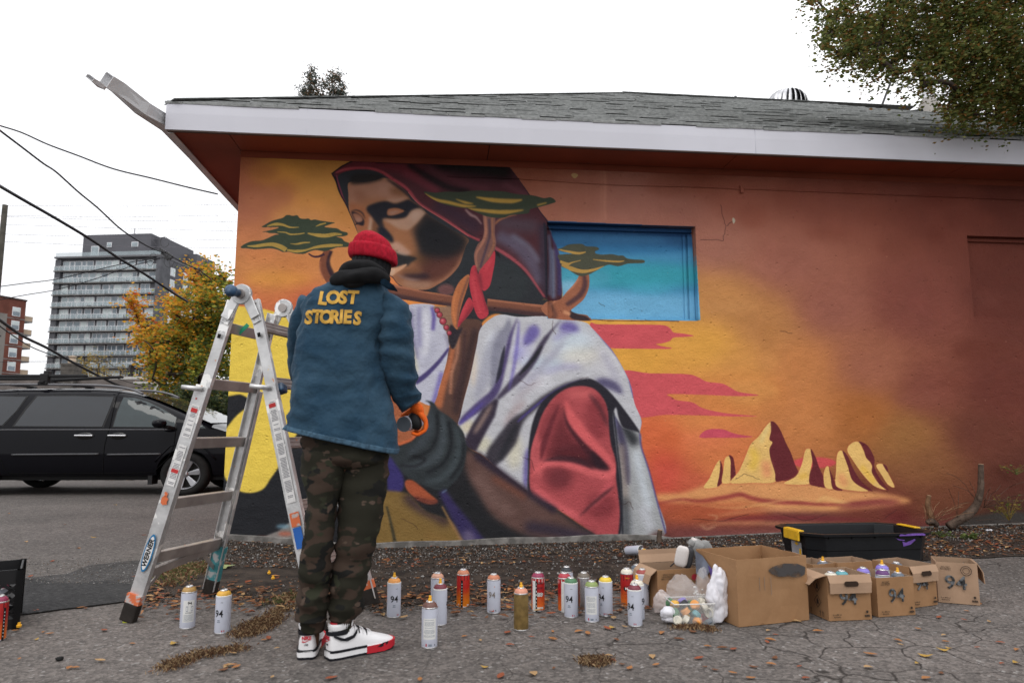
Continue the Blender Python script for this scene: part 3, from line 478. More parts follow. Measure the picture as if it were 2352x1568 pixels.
# --- the boarded window, painted over
wnd = F(cC, [(163,410),(400,418),(900,440),(1515,463),(1540,800),(1572,1300),(1200,1296),(600,1286),(200,1285)], (60,130,170), 1.2, 0, None, False)
wf = wnd.full()
keep = raster(sm2(to_px(cA([(1700,500),(1760,530),(1835,620),(1880,720),(1915,800),(1938,900),(1946,1050),(1947,1190),(1850,1230),(1700,1230)]))), 1).full()
hold = np.clip(wf * (1 - keep), 0, 1); comp(Mask(0, 0, np.ones((MH, MW), np.float32)), (60,130,170), 1, hold)
F(cC, [(100,380),(1600,440),(1600,640),(200,620)], (34,78,118), 10, 1, hold, False); F(cC, [(100,380),(1560,440),(1560,535),(200,480)], (22,58,98), 4, 1, hold, False)
F(cC, ell(700, 560, 600, 60), (44,96,136), 30, .8, hold); F(cC, ell(900, 640, 700, 40), (40,104,148), 26, .9, hold); F(cC, ell(1000, 880, 800, 120), (44,146,162), 50, .95, hold); F(cC, ell(500, 900, 300, 100), (70,150,176), 34, .6, hold)
F(cC, [(200,1000),(1600,1060),(1600,1300),(200,1300)], (98,162,198), 40, .95, hold, False); F(cC, ell(420, 980, 120, 60), (130,180,206), 26, .8, hold)
F(cC, ell(1150, 1000, 200, 50), (60,156,180), 26, .5, hold)
# left margin of the window shows the hood; redo branch and small tree on top
S(cC, [(172,430),(175,800),(180,1180)], 26, (34,32,44), 5, .9, wf); S(cC, [(245,480),(300,640),(335,800),(345,1050)], (30,40,30,20), (66,54,96), 8, .7, keep)
bk = F(cA, [(1780,1260),(1840,1200),(1930,1180),(1985,1120),(2040,1060),(2075,1000),(2080,960),(2140,960),(2152,1070),(2115,1170),(2050,1230),(2015,1262),(2060,1285),(2140,1300),(2150,1350),(2060,1350),(1900,1340),(1830,1320)], (150,92,66), 1.5).full()
S(cA, [(2110,990),(2120,1070),(2080,1150),(1980,1220)], (26,40,40,30), (74,50,56), 6, .9, bk); S(cA, [(2070,1020),(2020,1090),(1920,1170),(1850,1230)], 16, (190,124,92), 5, .8, bk); F(cA, [(2010,1262),(2070,1290),(2140,1310),(2130,1350),(2020,1340)], (44,38,44), 4, .9, bk); S(cA, [(1960,1270),(2010,1290)], 26, (196,140,100), 5, .8, bk); S(cA, [(1850,1200),(1900,1300),(1860,1330)], 24, (60,44,50), 10, .6, bk)
GD3, GY3 = (74, 76, 62), (176, 136, 66)
tc3 = F(cC, [(305,640),(350,625),(400,600),(450,592),(530,592),(570,612),(660,618),(685,640),(650,658),(660,680),(720,688),(800,684),(860,696),(905,698),(940,722),(1000,732),(1090,738),(1092,764),(1000,768),(940,772),(860,794),(780,780),(720,800),(650,840),(590,870),(520,884),(460,860),(400,820),(345,795),(325,740),(310,695),(370,684),(440,680),(350,660)], GD3, 1.2).full()
for pts, w in [([(320,642),(420,665),(500,676),(565,665)], (8,26,26,10)), ([(330,750),(400,775),(440,760),(520,740)], (26,30,12,6)), ([(345,780),(430,815),(530,840),(630,828),(730,795)], (20,44,36,26,8)), ([(630,732),(740,745),(860,752),(915,745)], (6,16,18,6))]: S(cC, pts, w, GY3, 2, .95, tc3)
# --- age: stains, chips, cracks, bare footing
for x, w, a in [(1388,7,.30),(1380,3,.25),(1345,3,.10),(1520,4,.05)]: S(cP, [(x,388),(x+2,420),(x+1,470),(x+3,505)], (w,w*.8,w*.5), (206,150,120), 3, a)
for k in range(150):
    q = (random.uniform(1280, 2330), random.uniform(430, 1150)); rr = random.uniform(.5, 1.4)
    F(cP, ell(*q, rr, rr, 5), random.choice([(196,150,126), (70,34,28), (190,140,110)]), .6, random.uniform(.2, .6), None, False)
def crack(pts, w=1.6, a=.6, col=(44,26,26)):
    P = []
    for i in range(len(pts) - 1):
        for k in range(4):
            t = k / 4; P.append((pts[i][0] + (pts[i+1][0] - pts[i][0]) * t + random.uniform(-1.3, 1.3), pts[i][1] + (pts[i+1][1] - pts[i][1]) * t + random.uniform(-1.3, 1.3)))
    S(cP, P + [pts[-1]], w, col, .6, a)
crack([(1345,734),(1440,737),(1560,738)], 1.8, .8); crack([(1608,550),(1660,552),(1667,520),(1660,498),(1655,470)], 1.5, .6); crack([(1668,520),(1682,508),(1688,505)], 1.6, .6)
F(cP, [(1682,505),(1684,500),(1689,506),(1685,514)], (170,160,140), .8); F(cP, [(1312,402),(1318,398),(1328,402),(1320,410)], (178,150,96), .8, .9)
for pts in [[(1270,735),(1268,755),(1276,768)],[(1190,870),(1215,885),(1230,880)],[(1060,1000),(1075,1010),(1085,1030)],[(1330,870),(1352,866)],[(1420,1140),(1430,1160),(1445,1150),(1455,1170)],[(1690,1100),(1710,1088),(1745,1100)],[(1790,760),(1820,765)],[(920,1190),(945,1200),(960,1215)],[(1200,1050),(1220,1056),(1228,1080)],[(1590,1190),(1660,1196),(1720,1180)],[(1800,1180),(1850,1196),(1900,1180)],[(1380,690),(1395,700)],[(2030,1190),(2060,1170)]]: crack(pts, 1.4, .5)
F(cP, [(500,1232),(600,1234),(640,1218),(668,1196),(690,1210),(760,1245),(860,1250),(950,1266),(1020,1266),(1110,1256),(1190,1250),(1300,1240),(1400,1236),(1470,1232),(1530,1234),(1535,1300),(1200,1330),(850,1330),(500,1330)], (118,112,108), 2, 1, None, False)
for q, col in [((600,1236),(170,80,56)),((560,1240),(150,80,60)),((650,1208),(110,150,170)),((655,1225),(176,84,60)),((1000,1264),(150,100,60)),((1090,1262),(120,140,150)),((1500,1232),(120,112,112))]: F(cP, ell(*q, 16, 5), col, 4, .7)
F(cP, [(1500,1225),(1560,1236),(1700,1258),(1900,1262),(2100,1215),(2352,1190),(2352,1300),(1500,1330)], (84,50,46), 8, .8)
F(cP, [(2180,1200),(2352,1176),(2352,1260),(2180,1260)], (52,54,52), 5, .8)

# sRGB picture values -> surface colour under open shade
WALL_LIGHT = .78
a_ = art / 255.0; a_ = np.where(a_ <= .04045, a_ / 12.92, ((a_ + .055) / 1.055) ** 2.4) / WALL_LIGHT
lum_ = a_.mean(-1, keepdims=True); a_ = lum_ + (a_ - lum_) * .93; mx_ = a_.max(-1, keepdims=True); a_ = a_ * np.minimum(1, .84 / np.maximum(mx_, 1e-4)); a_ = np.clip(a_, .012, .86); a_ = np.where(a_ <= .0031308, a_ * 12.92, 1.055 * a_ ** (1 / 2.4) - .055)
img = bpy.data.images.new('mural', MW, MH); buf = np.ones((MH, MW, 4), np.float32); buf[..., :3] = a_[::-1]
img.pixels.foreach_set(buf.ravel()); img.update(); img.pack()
def mural_mat():
    m = bpy.data.materials.new('painted_plaster'); m.use_nodes = True; t = m.node_tree; b = t.nodes['Principled BSDF']; L = t.links
    uv = t.nodes.new('ShaderNodeUVMap'); uv.uv_map = 'UVMap'; ti = t.nodes.new('ShaderNodeTexImage'); ti.image = img; ti.interpolation = 'Cubic'; ti.extension = 'EXTEND'
    L.new(uv.outputs[0], ti.inputs[0])
    tcn = t.nodes.new('ShaderNodeTexCoord')
    n = t.nodes.new('ShaderNodeTexNoise'); n.inputs['Scale'].default_value = 3.5; n.inputs['Detail'].default_value = 8; n.inputs['Roughness'].default_value = .65
    L.new(tcn.outputs['Object'], n.inputs['Vector'])
    mr = t.nodes.new('ShaderNodeMapRange'); mr.inputs['From Min'].default_value = .3; mr.inputs['From Max'].default_value = .7; mr.inputs['To Min'].default_value = .92; mr.inputs['To Max'].default_value = 1.06
    L.new(n.outputs['Fac'], mr.inputs[0])
    mu = t.nodes.new('ShaderNodeVectorMath'); mu.operation = 'SCALE'; L.new(ti.outputs[0], mu.inputs[0]); L.new(mr.outputs[0], mu.inputs[3]); L.new(mu.outputs[0], b.inputs['Base Color'])
    # trowelled plaster: broad waves, fine sand, scattered pits
    n1 = t.nodes.new('ShaderNodeTexNoise'); n1.inputs['Scale'].default_value = 9; n1.inputs['Detail'].default_value = 6
    n2 = t.nodes.new('ShaderNodeTexNoise'); n2.inputs['Scale'].default_value = 55; n2.inputs['Detail'].default_value = 5; n2.inputs['Roughness'].default_value = .7
    v = t.nodes.new('ShaderNodeTexVoronoi'); v.inputs['Scale'].default_value = 9; v.inputs['Randomness'].default_value = 1
    for q in (n1, n2, v): L.new(tcn.outputs['Object'], q.inputs['Vector'])
    pit = t.nodes.new('ShaderNodeMapRange'); pit.inputs['From Min'].default_value = .0; pit.inputs['From Max'].default_value = .13; pit.inputs['To Min'].default_value = -1.2; pit.inputs['To Max'].default_value = 0
    L.new(v.outputs['Distance'], pit.inputs[0])
    a1 = t.nodes.new('ShaderNodeMath'); a1.operation = 'MULTIPLY_ADD'; L.new(n1.outputs['Fac'], a1.inputs[0]); a1.inputs[1].default_value = 2.2; L.new(pit.outputs[0], a1.inputs[2])
    a2 = t.nodes.new('ShaderNodeMath'); a2.operation = 'MULTIPLY_ADD'; L.new(n2.outputs['Fac'], a2.inputs[0]); a2.inputs[1].default_value = 1.2; L.new(a1.outputs[0], a2.inputs[2])
    bp = t.nodes.new('ShaderNodeBump'); bp.inputs['Strength'].default_value = .8; bp.inputs['Distance'].default_value = .010
    L.new(a2.outputs[0], bp.inputs['Height']); L.new(bp.outputs[0], b.inputs['Normal'])
    b.inputs['Roughness'].default_value = .7; b.inputs['Specular IOR Level'].default_value = .15
    return m
MURAL = mural_mat()
def uv_wall(o):                                         # paint coordinates: metres along the wall and up
    me = o.data; uvl = me.uv_layers.new(name='UVMap'); co = np.empty(len(me.vertices) * 3, np.float32); me.vertices.foreach_get('co', co); co = co.reshape(-1, 3)
    li = np.empty(len(me.loops), np.int32); me.loops.foreach_get('vertex_index', li)
    uv = np.empty((len(li), 2), np.float32); uv[:, 0] = (co[li, 0] - MU0) / (MU1 - MU0); uv[:, 1] = (co[li, 2] - MZ0) / (MZ1 - MZ0)
    uvl.data.foreach_set('uv', uv.ravel())

# ================================================================ the painted building (local frame: x along the wall, -y towards the yard, z up)
bld = empty('building', WO, TH, 'low orange building with a mural on its wall, white fascia and grey shingle roof', 'building')
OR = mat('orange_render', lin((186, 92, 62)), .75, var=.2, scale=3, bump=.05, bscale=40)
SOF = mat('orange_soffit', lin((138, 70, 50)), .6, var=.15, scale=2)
FAS = mat('white_fascia', (.57, .57, .625), .35, var=.06, scale=1.5, bump=.02, bscale=1.3)
GUT = mat('grey_white_gutter', (.60, .60, .61), .4, var=.15, scale=4)
HZT = 3.68; OV = .5; FH = .245
W1 = (3.005, 4.545, 2.08, 3.062); W2 = (7.54, 9.2, 2.155, 3.052)    # two boarded windows: u0,u1,z0,z1
bm = bmesh.new()
us = sorted([-0.0, W1[0], W1[1], W2[0], 8.85, 14]); zs = sorted([-.5, W1[2], W2[2], W2[3], W1[3], HZT])
def inwin(u, z):
    return any(w[0] < u < w[1] and w[2] < z < w[3] for w in (W1, (W2[0], 8.85, W2[2], W2[3])))
for i in range(len(us) - 1):
    for j in range(len(zs) - 1):
        if inwin((us[i] + us[i+1]) / 2, (zs[j] + zs[j+1]) / 2): continue
        quad(bm, [(us[i], 0, zs[j]), (us[i+1], 0, zs[j]), (us[i+1], 0, zs[j+1]), (us[i], 0, zs[j+1])])
def reveal(u0, u1, z0, z1, d):
    quad(bm, [(u0, 0, z0), (u0, d, z0), (u0, d, z1), (u0, 0, z1)]); quad(bm, [(u1, 0, z0), (u1, 0, z1), (u1, d, z1), (u1, d, z0)])
    quad(bm, [(u0, 0, z1), (u0, d, z1), (u1, d, z1), (u1, 0, z1)]); quad(bm, [(u0, 0, z0), (u1, 0, z0), (u1, d, z0), (u0, d, z0)])
reveal(*W1, .115); reveal(W2[0], 8.85, W2[2], W2[3], .10)
me_ = bpy.data.meshes.new('wall'); bmesh.ops.remove_doubles(bm, verts=bm.verts[:], dist=.0005); bm.to_mesh(me_); bm.free()
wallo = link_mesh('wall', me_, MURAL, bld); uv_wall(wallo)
bm = bmesh.new(); quad(bm, [(0, 0, -.5), (0, 11.4, -.5), (0, 11.4, HZT), (0, 0, HZT)]); quad(bm, [(0, 11.4, -.5), (14, 11.4, -.5), (14, 11.4, HZT), (0, 11.4, HZT)]); quad(bm, [(14, 0, -.5), (14, 11.4, -.5), (14, 11.4, HZT), (14, 0, HZT)])
obj('side_wall', bm, OR, bld)
# thin concrete footing standing proud under the mural, uneven top
bm = bmesh.new(); top = []
for k in range(60):
    u = .02 + k * .155; q = WP(u, 0, 0); g = zg(q.x, q.y - .02)
    h_ = g + .035 + .03 * (mnoise.noise(Vector((u * 1.3, 3, 0))) + .6) if u < 4.2 else g + .012
    top.append((u, h_))
for k in range(len(top) - 1):
    (a, h1), (b, h2) = top[k], top[k + 1]
    quad(bm, [(a, -.022, -.5), (b, -.022, -.5), (b, -.018, h2), (a, -.018, h1)]); quad(bm, [(a, -.018, h1), (b, -.018, h2), (b, .0, h2 + .006), (a, .0, h1 + .006)])
obj('footing', bm, mat('bare_concrete', (.24, .225, .21), .9, var=.5, scale=9, bump=.15, bscale=50), bld)
# windows: board, stops and frame, all under the same paint
def window(u0, u1, z0, z1, d, name, label):
    bm = bmesh.new(); n = 14
    for i in range(n):
        for j in range(n):
            a, b_, c, e = [u0 + (u1 - u0) * k / n for k in (i, i + 1)] + [z0 + (z1 - z0) * k / n for k in (j, j + 1)]
            quad(bm, [(a, d - .004, c), (b_, d - .004, c), (b_, d - .004, e), (a, d - .004, e)])
    bmesh.ops.remove_doubles(bm, verts=bm.verts[:], dist=.0005)
    me = bpy.data.meshes.new(name); bm.to_mesh(me); bm.free(); o = link_mesh(name, me, MURAL, bld); uv_wall(o); o['label'] = label
    def bar(nm, cx, cy, cz, sx, sy, sz):
        bm = bmesh.new(); box(bm, cx, cy, cz, sx, sy, sz); me = bpy.data.meshes.new(nm); bmesh.ops.recalc_face_normals(bm, faces=bm.faces[:]); bm.to_mesh(me); bm.free(); f_ = link_mesh(nm, me, MURAL, o); uv_wall(f_)
        mo = f_.modifiers.new('b', 'BEVEL'); mo.width = .003
    w = .055; dd = .03
    bar('frame', (u0 + u1) / 2, d - dd / 2 - .006, z1 - .024, u1 - u0 - .004, dd, .04)
    bar('frame', u0 + w / 2 + .004, d - dd / 2 - .008, (z0 + z1) / 2 - .02, w, dd * .8, z1 - z0 - .075)
    bar('frame', u1 - w / 2 - .004, d - dd / 2 - .008, (z0 + z1) / 2 - .02, w, dd * .8, z1 - z0 - .075)
    bar('stop', u1 - w * 1.6 - .004, d - .014, (z0 + z1) / 2 - .02, .03, .016, z1 - z0 - .08)
    bar('sill', (u0 + u1) / 2, d - .03, z0 + .014, u1 - u0 - .004, .05, .024)
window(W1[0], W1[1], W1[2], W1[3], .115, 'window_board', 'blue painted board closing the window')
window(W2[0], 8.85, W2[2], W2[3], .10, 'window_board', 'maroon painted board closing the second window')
# conduit line near the top of the wall
bm = bmesh.new(); tube(bm, [(u, -.012, 3.52 - .01 * u + .008 * math.sin(u * 3)) for u in np.linspace(2.0, 5.05, 30)], .006, 6); tube(bm, [(u, -.012, 3.50 - .004 * u) for u in np.linspace(5.05, 8.8, 30)], .006, 6); box(bm, 5.05, -.015, 3.47, .03, .03, .08)
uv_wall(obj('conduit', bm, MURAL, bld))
# soffit panels and fascia lengths
seams = [-.5, 0.0, 2.4, 4.85, 7.3, 9.8, 12.2, 14.5]
for a, b_ in zip(seams[:-1], seams[1:]):
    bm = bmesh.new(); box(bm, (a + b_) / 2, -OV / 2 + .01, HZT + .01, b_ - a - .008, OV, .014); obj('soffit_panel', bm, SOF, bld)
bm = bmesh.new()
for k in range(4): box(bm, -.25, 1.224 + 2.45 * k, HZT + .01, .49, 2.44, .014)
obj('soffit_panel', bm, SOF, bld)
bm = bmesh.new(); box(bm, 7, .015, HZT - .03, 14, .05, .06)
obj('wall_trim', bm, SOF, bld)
for a, b_ in zip([-.515, .72, 4.98, 8.6, 12], [.72, 4.98, 8.6, 12, 14.5]):
    bm = bmesh.new(); n = 10
    for k in range(n):                                  # slightly oil-canned sheet metal
        x0, x1 = a + (b_ - a) * k / n, a + (b_ - a) * (k + 1) / n
        d0, d1 = [-.5 - .016 + .004 * mnoise.noise(Vector((x * 1.7, 0, 0))) for x in (x0, x1)]
        z_ = [HZT - .03, HZT + FH * .5, HZT + FH - .025]
        for q in range(2):
            dm0, dm1 = (d0 - .003, d1 - .003)
            quad(bm, [(x0, d0 if q == 0 else dm0, z_[q]), (x1, d1 if q == 0 else dm1, z_[q]), (x1, dm1 if q == 0 else d1, z_[q+1]), (x0, dm0 if q == 0 else d0, z_[q+1])])
        quad(bm, [(x0, d0, z_[0]), (x1, d1, z_[0]), (x1, -.47, z_[0] + .004), (x0, -.47, z_[0] + .004)])
    quad(bm, [(b_ - .001, -.519, HZT - .03), (b_ - .001, -.49, HZT - .03), (b_ - .001, -.49, HZT + FH - .025), (b_ - .001, -.519, HZT + FH - .025)])
    quad(bm, [(a + .001, -.519, HZT - .03), (a + .001, -.49, HZT - .03), (a + .001, -.49, HZT + FH - .025), (a + .001, -.519, HZT + FH - .025)])
    bmesh.ops.remove_doubles(bm, verts=bm.verts[:], dist=.0003); obj('fascia', bm, FAS, bld)
bm = bmesh.new(); box(bm, 7, -.496, HZT - .036, 15, .035, .01); box(bm, 7, -.5, HZT + FH / 2, 15, .02, FH * .8)
obj('fascia_board', bm, mat('brown_edge', (.10, .07, .06), .7), bld)
# left eave: fascia along the side and a bent gutter end reaching into the yard
bm = bmesh.new(); box(bm, -.508, 5.1, HZT + FH / 2 - .02, .016, 11.1, FH - .02); box(bm, -.49, 5.1, HZT - .034, .05, 11.1, .008); obj('fascia', bm, GUT, bld)
Bi = Matrix.Translation(WO) @ Matrix.Rotation(TH, 4, 'Z'); BI = Bi.inverted()
def loc(v): return BI @ Vector(v)
def chan(name, P, w, h, lip=.02, m=GUT, flat=None):     # open U-shaped channel along P, swept
    bm = bmesh.new(); prev = None
    for i, p in enumerate(P):
        p = Vector(p); t_ = (Vector(P[min(i+1, len(P)-1)]) - Vector(P[max(i-1, 0)])).normalized(); s_ = Vector((0, 0, 1)).cross(t_).normalized(); up = t_.cross(s_).normalized()
        ang = flat[i] if flat else 0; s2 = s_ * math.cos(ang) + up * math.sin(ang); u2 = up * math.cos(ang) - s_ * math.sin(ang)
        outl = [p + s2 * w/2 + u2 * h, p + s2 * w/2, p - s2 * w/2, p - s2 * w/2 + u2 * h, p - s2 * (w/2 - lip) + u2 * (h + .004)]
        inn = [p + s2 * (w/2 - .006) + u2 * h, p + s2 * (w/2 - .006) + u2 * .006, p - s2 * (w/2 - .006) + u2 * .006, p - s2 * (w/2 - .006) + u2 * (h - .006), p - s2 * (w/2 - lip) + u2 * (h - .004)]
        cur = [bm.verts.new(q) for q in outl + inn[::-1]]
        if prev:
            for k in range(len(cur)): bm.faces.new((prev[k], prev[(k+1) % len(cur)], cur[(k+1) % len(cur)], cur[k]))
        else: bm.faces.new(cur)
        prev = cur
    bm.faces.new(prev[::-1]); return obj(name, bm, m, bld)
gp = [loc(at(540, 472, 7.9)), (-.57, 2.0, HZT + .01), (-.57, -.2, HZT + .02)]
gp = [(-.565, 11.0, HZT + .06), (-.565, 4, HZT + .06), (-.565, .4, HZT + .06), (-.57, -.30, HZT + .05), loc(at(322, 262, 5.75)), loc(at(262, 213, 5.55)), loc(at(236, 196, 5.45))]
chan('gutter', gp, .125, .11, flat=[0, 0, 0, 0, -.25, -.45, -.55])
chan('gutter_strap', [loc(at(232, 204, 5.45)), loc(at(216, 190, 5.35)), loc(at(204, 182, 5.28))], .07, .03, flat=[-.4, -.5, -.6])
# roof: hipped, each visible shingle near the eave a piece, the rest one field of courses
SH = mat('grey_shingle', (.42, .43, .425), .95, var=.45, scale=22, bump=.25, bscale=260, col2=(.23, .24, .235), ramp=(.3, .7))
SLP = .57; E0 = HZT + FH - .01; D = 5.7; BX1 = 14.5
bm = bmesh.new(); a = (-.5, -.5, E0 - .012); b_ = (BX1, -.5, E0 - .012); ap = (-.5 + D, -.5 + D, E0 + SLP * D - .012); bp_ = (BX1 - D, -.5 + D, E0 + SLP * D - .012)
c = (-.5, -.5 + 2 * D, E0 - .012); d = (BX1, -.5 + 2 * D, E0 - .012)
quad(bm, [a, b_, bp_, ap]); quad(bm, [c, ap, bp_, d]); f_ = bm.faces.new([bm.verts.new(Vector(q)) for q in (a, ap, c)]); f_ = bm.faces.new([bm.verts.new(Vector(q)) for q in (b_, d, bp_)])
obj('roof_deck', bm, mat('dark_felt', (.04, .042, .04), .9), bld)
EXPO = .125
def shingle_geo(bm, u0, u1, r, jit, th):               # one tab: lower edge proud
    d0 = r * EXPO - .03; d1 = d0 + EXPO + .05
    cs = 1 / math.sqrt(1 + SLP * SLP)
    y0, y1 = -.5 + d0 * cs, -.5 + d1 * cs; z0, z1 = E0 + SLP * d0 * cs, E0 + SLP * d1 * cs
    if jit < -.6: z0 += .01
    lo = .012 + .010 * abs(jit)
    v = [(u0, y0, z0 + lo), (u1, y0, z0 + lo + .004 * jit), (max(u1, y1), y1, z1 + .001), (max(u0, y1), y1, z1 + .001), (u0, y0 + .003, z0 + lo - th), (u1, y0 + .003, z0 + lo - th)]
    vv = [bm.verts.new(Vector(q)) for q in v]
    bm.faces.new((vv[0], vv[1], vv[2], vv[3])); bm.faces.new((vv[4], vv[5], vv[1], vv[0])); bm.faces.new((vv[4], vv[0], vv[3])); bm.faces.new((vv[5], vv[2], vv[1])); bm.faces.new((vv[4], vv[3], vv[2], vv[5]))
cs = 1 / math.sqrt(1 + SLP * SLP); rows = int(D / cs / EXPO); big = bmesh.new(); rnd = random.Random(3)
for r_ in range(rows):
    inset = r_ * EXPO * cs; u = -.52 + inset + rnd.uniform(-.25, 0); end = BX1 - inset; first = True
    while u < end:
        w = rnd.choice((.24, .32, .34, .42)) if r_ else .34; u0 = max(u, -.53 + inset); u1 = min(u + w - .006, end)
        if u1 - u0 > .03:
            if r_ < 6 and u1 < 9.6:
                bm = bmesh.new(); shingle_geo(bm, u0, u1, r_, rnd.uniform(-1, 1), .014 if r_ else .022); obj('shingle', bm, SH, bld)
            else: shingle_geo(big, u0, u1, r_, rnd.uniform(-1, 1), .012)
        u += w
for r_ in range(rows):                                  # left hip slope
    inset = r_ * EXPO * cs; v = -.5 + inset
    while v < -.5 + 2 * D - inset:
        v1 = min(v + .33, -.5 + 2 * D - inset); d0 = inset; d1 = inset + EXPO * cs + .03
        vv = [big.verts.new(Vector(q)) for q in [(-.52 + d0, v, E0 + SLP * d0 + .014), (-.52 + d0, v1 - .006, E0 + SLP * d0 + .014), (-.52 + d1, max(v, min(v1 - .006, 10.9 - d1)), E0 + SLP * d1 + .002), (-.52 + d1, min(v1 - .01, max(v, -.5 + d1)), E0 + SLP * d1 + .002)]]
        big.faces.new(vv); v = v1
o = obj('shingle_courses', big, SH, bld); o['kind'] = 'stuff'
bm = bmesh.new()                                        # ridge and hip caps
for k in range(38):
    t = k / 38; p = Vector(a).lerp(Vector(ap), t); q = Vector(a).lerp(Vector(ap), t + .034); p.z += .016; q.z += .016; beam(bm, p, q, .2, .006)
for k in range(11 * 4): beam(bm, (5.2 + k * .13, 5.2, ap[2] + .012), (5.2 + k * .13 + .15, 5.2, ap[2] + .010), .2, .004)
obj('ridge_cap', bm, SH, bld)
# roof turbine, flue, little vent, mast
ST = mat('brushed_metal', (.55, .55, .56), .28, 1, var=.25, scale=12); DK = mat('black_paint', (.012, .012, .013), .45)
def on_roof(px, py, v):                                 # point on a vertical plane v behind the wall, from the picture
    d = ray(px, py); o = Vector((0, 0, CAMH)); t = ((WP(0, -v, 0) - o).dot(WN)) / d.dot(WN); return loc(o + d * t)
tp = on_roof(1808, 246, 6.0); tr_ = .43
tv = bpy.data.objects.new('roof_turbine', None); COL.objects.link(tv); tv.parent = bld; tv.location = (tp.x, tp.y, tp.z - .10)
bm = bmesh.new(); lathe(bm, [(tr_ * .6, -.5), (tr_ * .62, -.02), (tr_ * .7, 0), (.02, .01)], 24); lathe(bm, [(.02, tr_ * 1.02), (tr_ * .35, tr_ * .98), (tr_ * .36, tr_ * .95), (.02, tr_ * .94)], 20); obj('vent_base', bm, ST, tv)
for k in range(22):
    bm = bmesh.new(); a0 = 2 * math.pi * k / 22; pr = []
    for i in range(9):
        ph = R(-8 + i * 12.2); rr = tr_ * math.cos(ph) ** .6; z = tr_ * math.sin(ph); tw = a0 + i * .02
        pr.append(((rr * math.cos(tw), rr * math.sin(tw), z), ((rr * .80) * math.cos(tw + .36), (rr * .80) * math.sin(tw + .36), z)))
    for i in range(8): quad(bm, [pr[i][0], pr[i][1], pr[i+1][1], pr[i+1][0]])
    bmesh.ops.remove_doubles(bm, verts=bm.verts[:], dist=.0005); o = obj('vane', bm, ST, tv, smooth=True); s_ = o.modifiers.new('s', 'SOLIDIFY'); s_.thickness = .006
fp = on_roof(2136, 262, 4.2)
bm = bmesh.new(); lathe(bm, [(.12, -.35), (.11, .0), (.105, .12), (.105, .22), (.105, 2.9), (.11, 2.95)], 28, fp); obj('flue_pipe', bm, ST, bld, auto=50)
bm = bmesh.new(); lathe(bm, [(.25, -.1), (.23, .02), (.12, .24), (.115, .26)], 28, fp + Vector((0, 0, .02))); obj('flue_collar', bm, mat('galvanised', (.30, .28, .26), .5, .2), bld, auto=50)
bm = bmesh.new(); vp = on_roof(2108, 262, 3.9); quad(bm, [(vp.x - .5, vp.y, vp.z), (vp.x + .1, vp.y, vp.z + .1), (vp.x + .3, vp.y + .2, vp.z), (vp.x, vp.y + .3, vp.z - .1)]); obj('flashing', bm, DK, bld)
vp = on_roof(1690, 232, 5.4); bm = bmesh.new(); lathe(bm, [(.14, -.1), (.10, .02), (.015, .1)], 4, vp); obj('roof_vent', bm, DK, bld)
p0 = on_roof(2020, 258, 5.2); p1 = on_roof(2046, 188, 5.2); bm = bmesh.new(); tube(bm, [p0 + (p0 - p1) * .1, p1, p1 + (p1 - p0) * 1.3], .022, 8); obj('mast', bm, DK, bld)

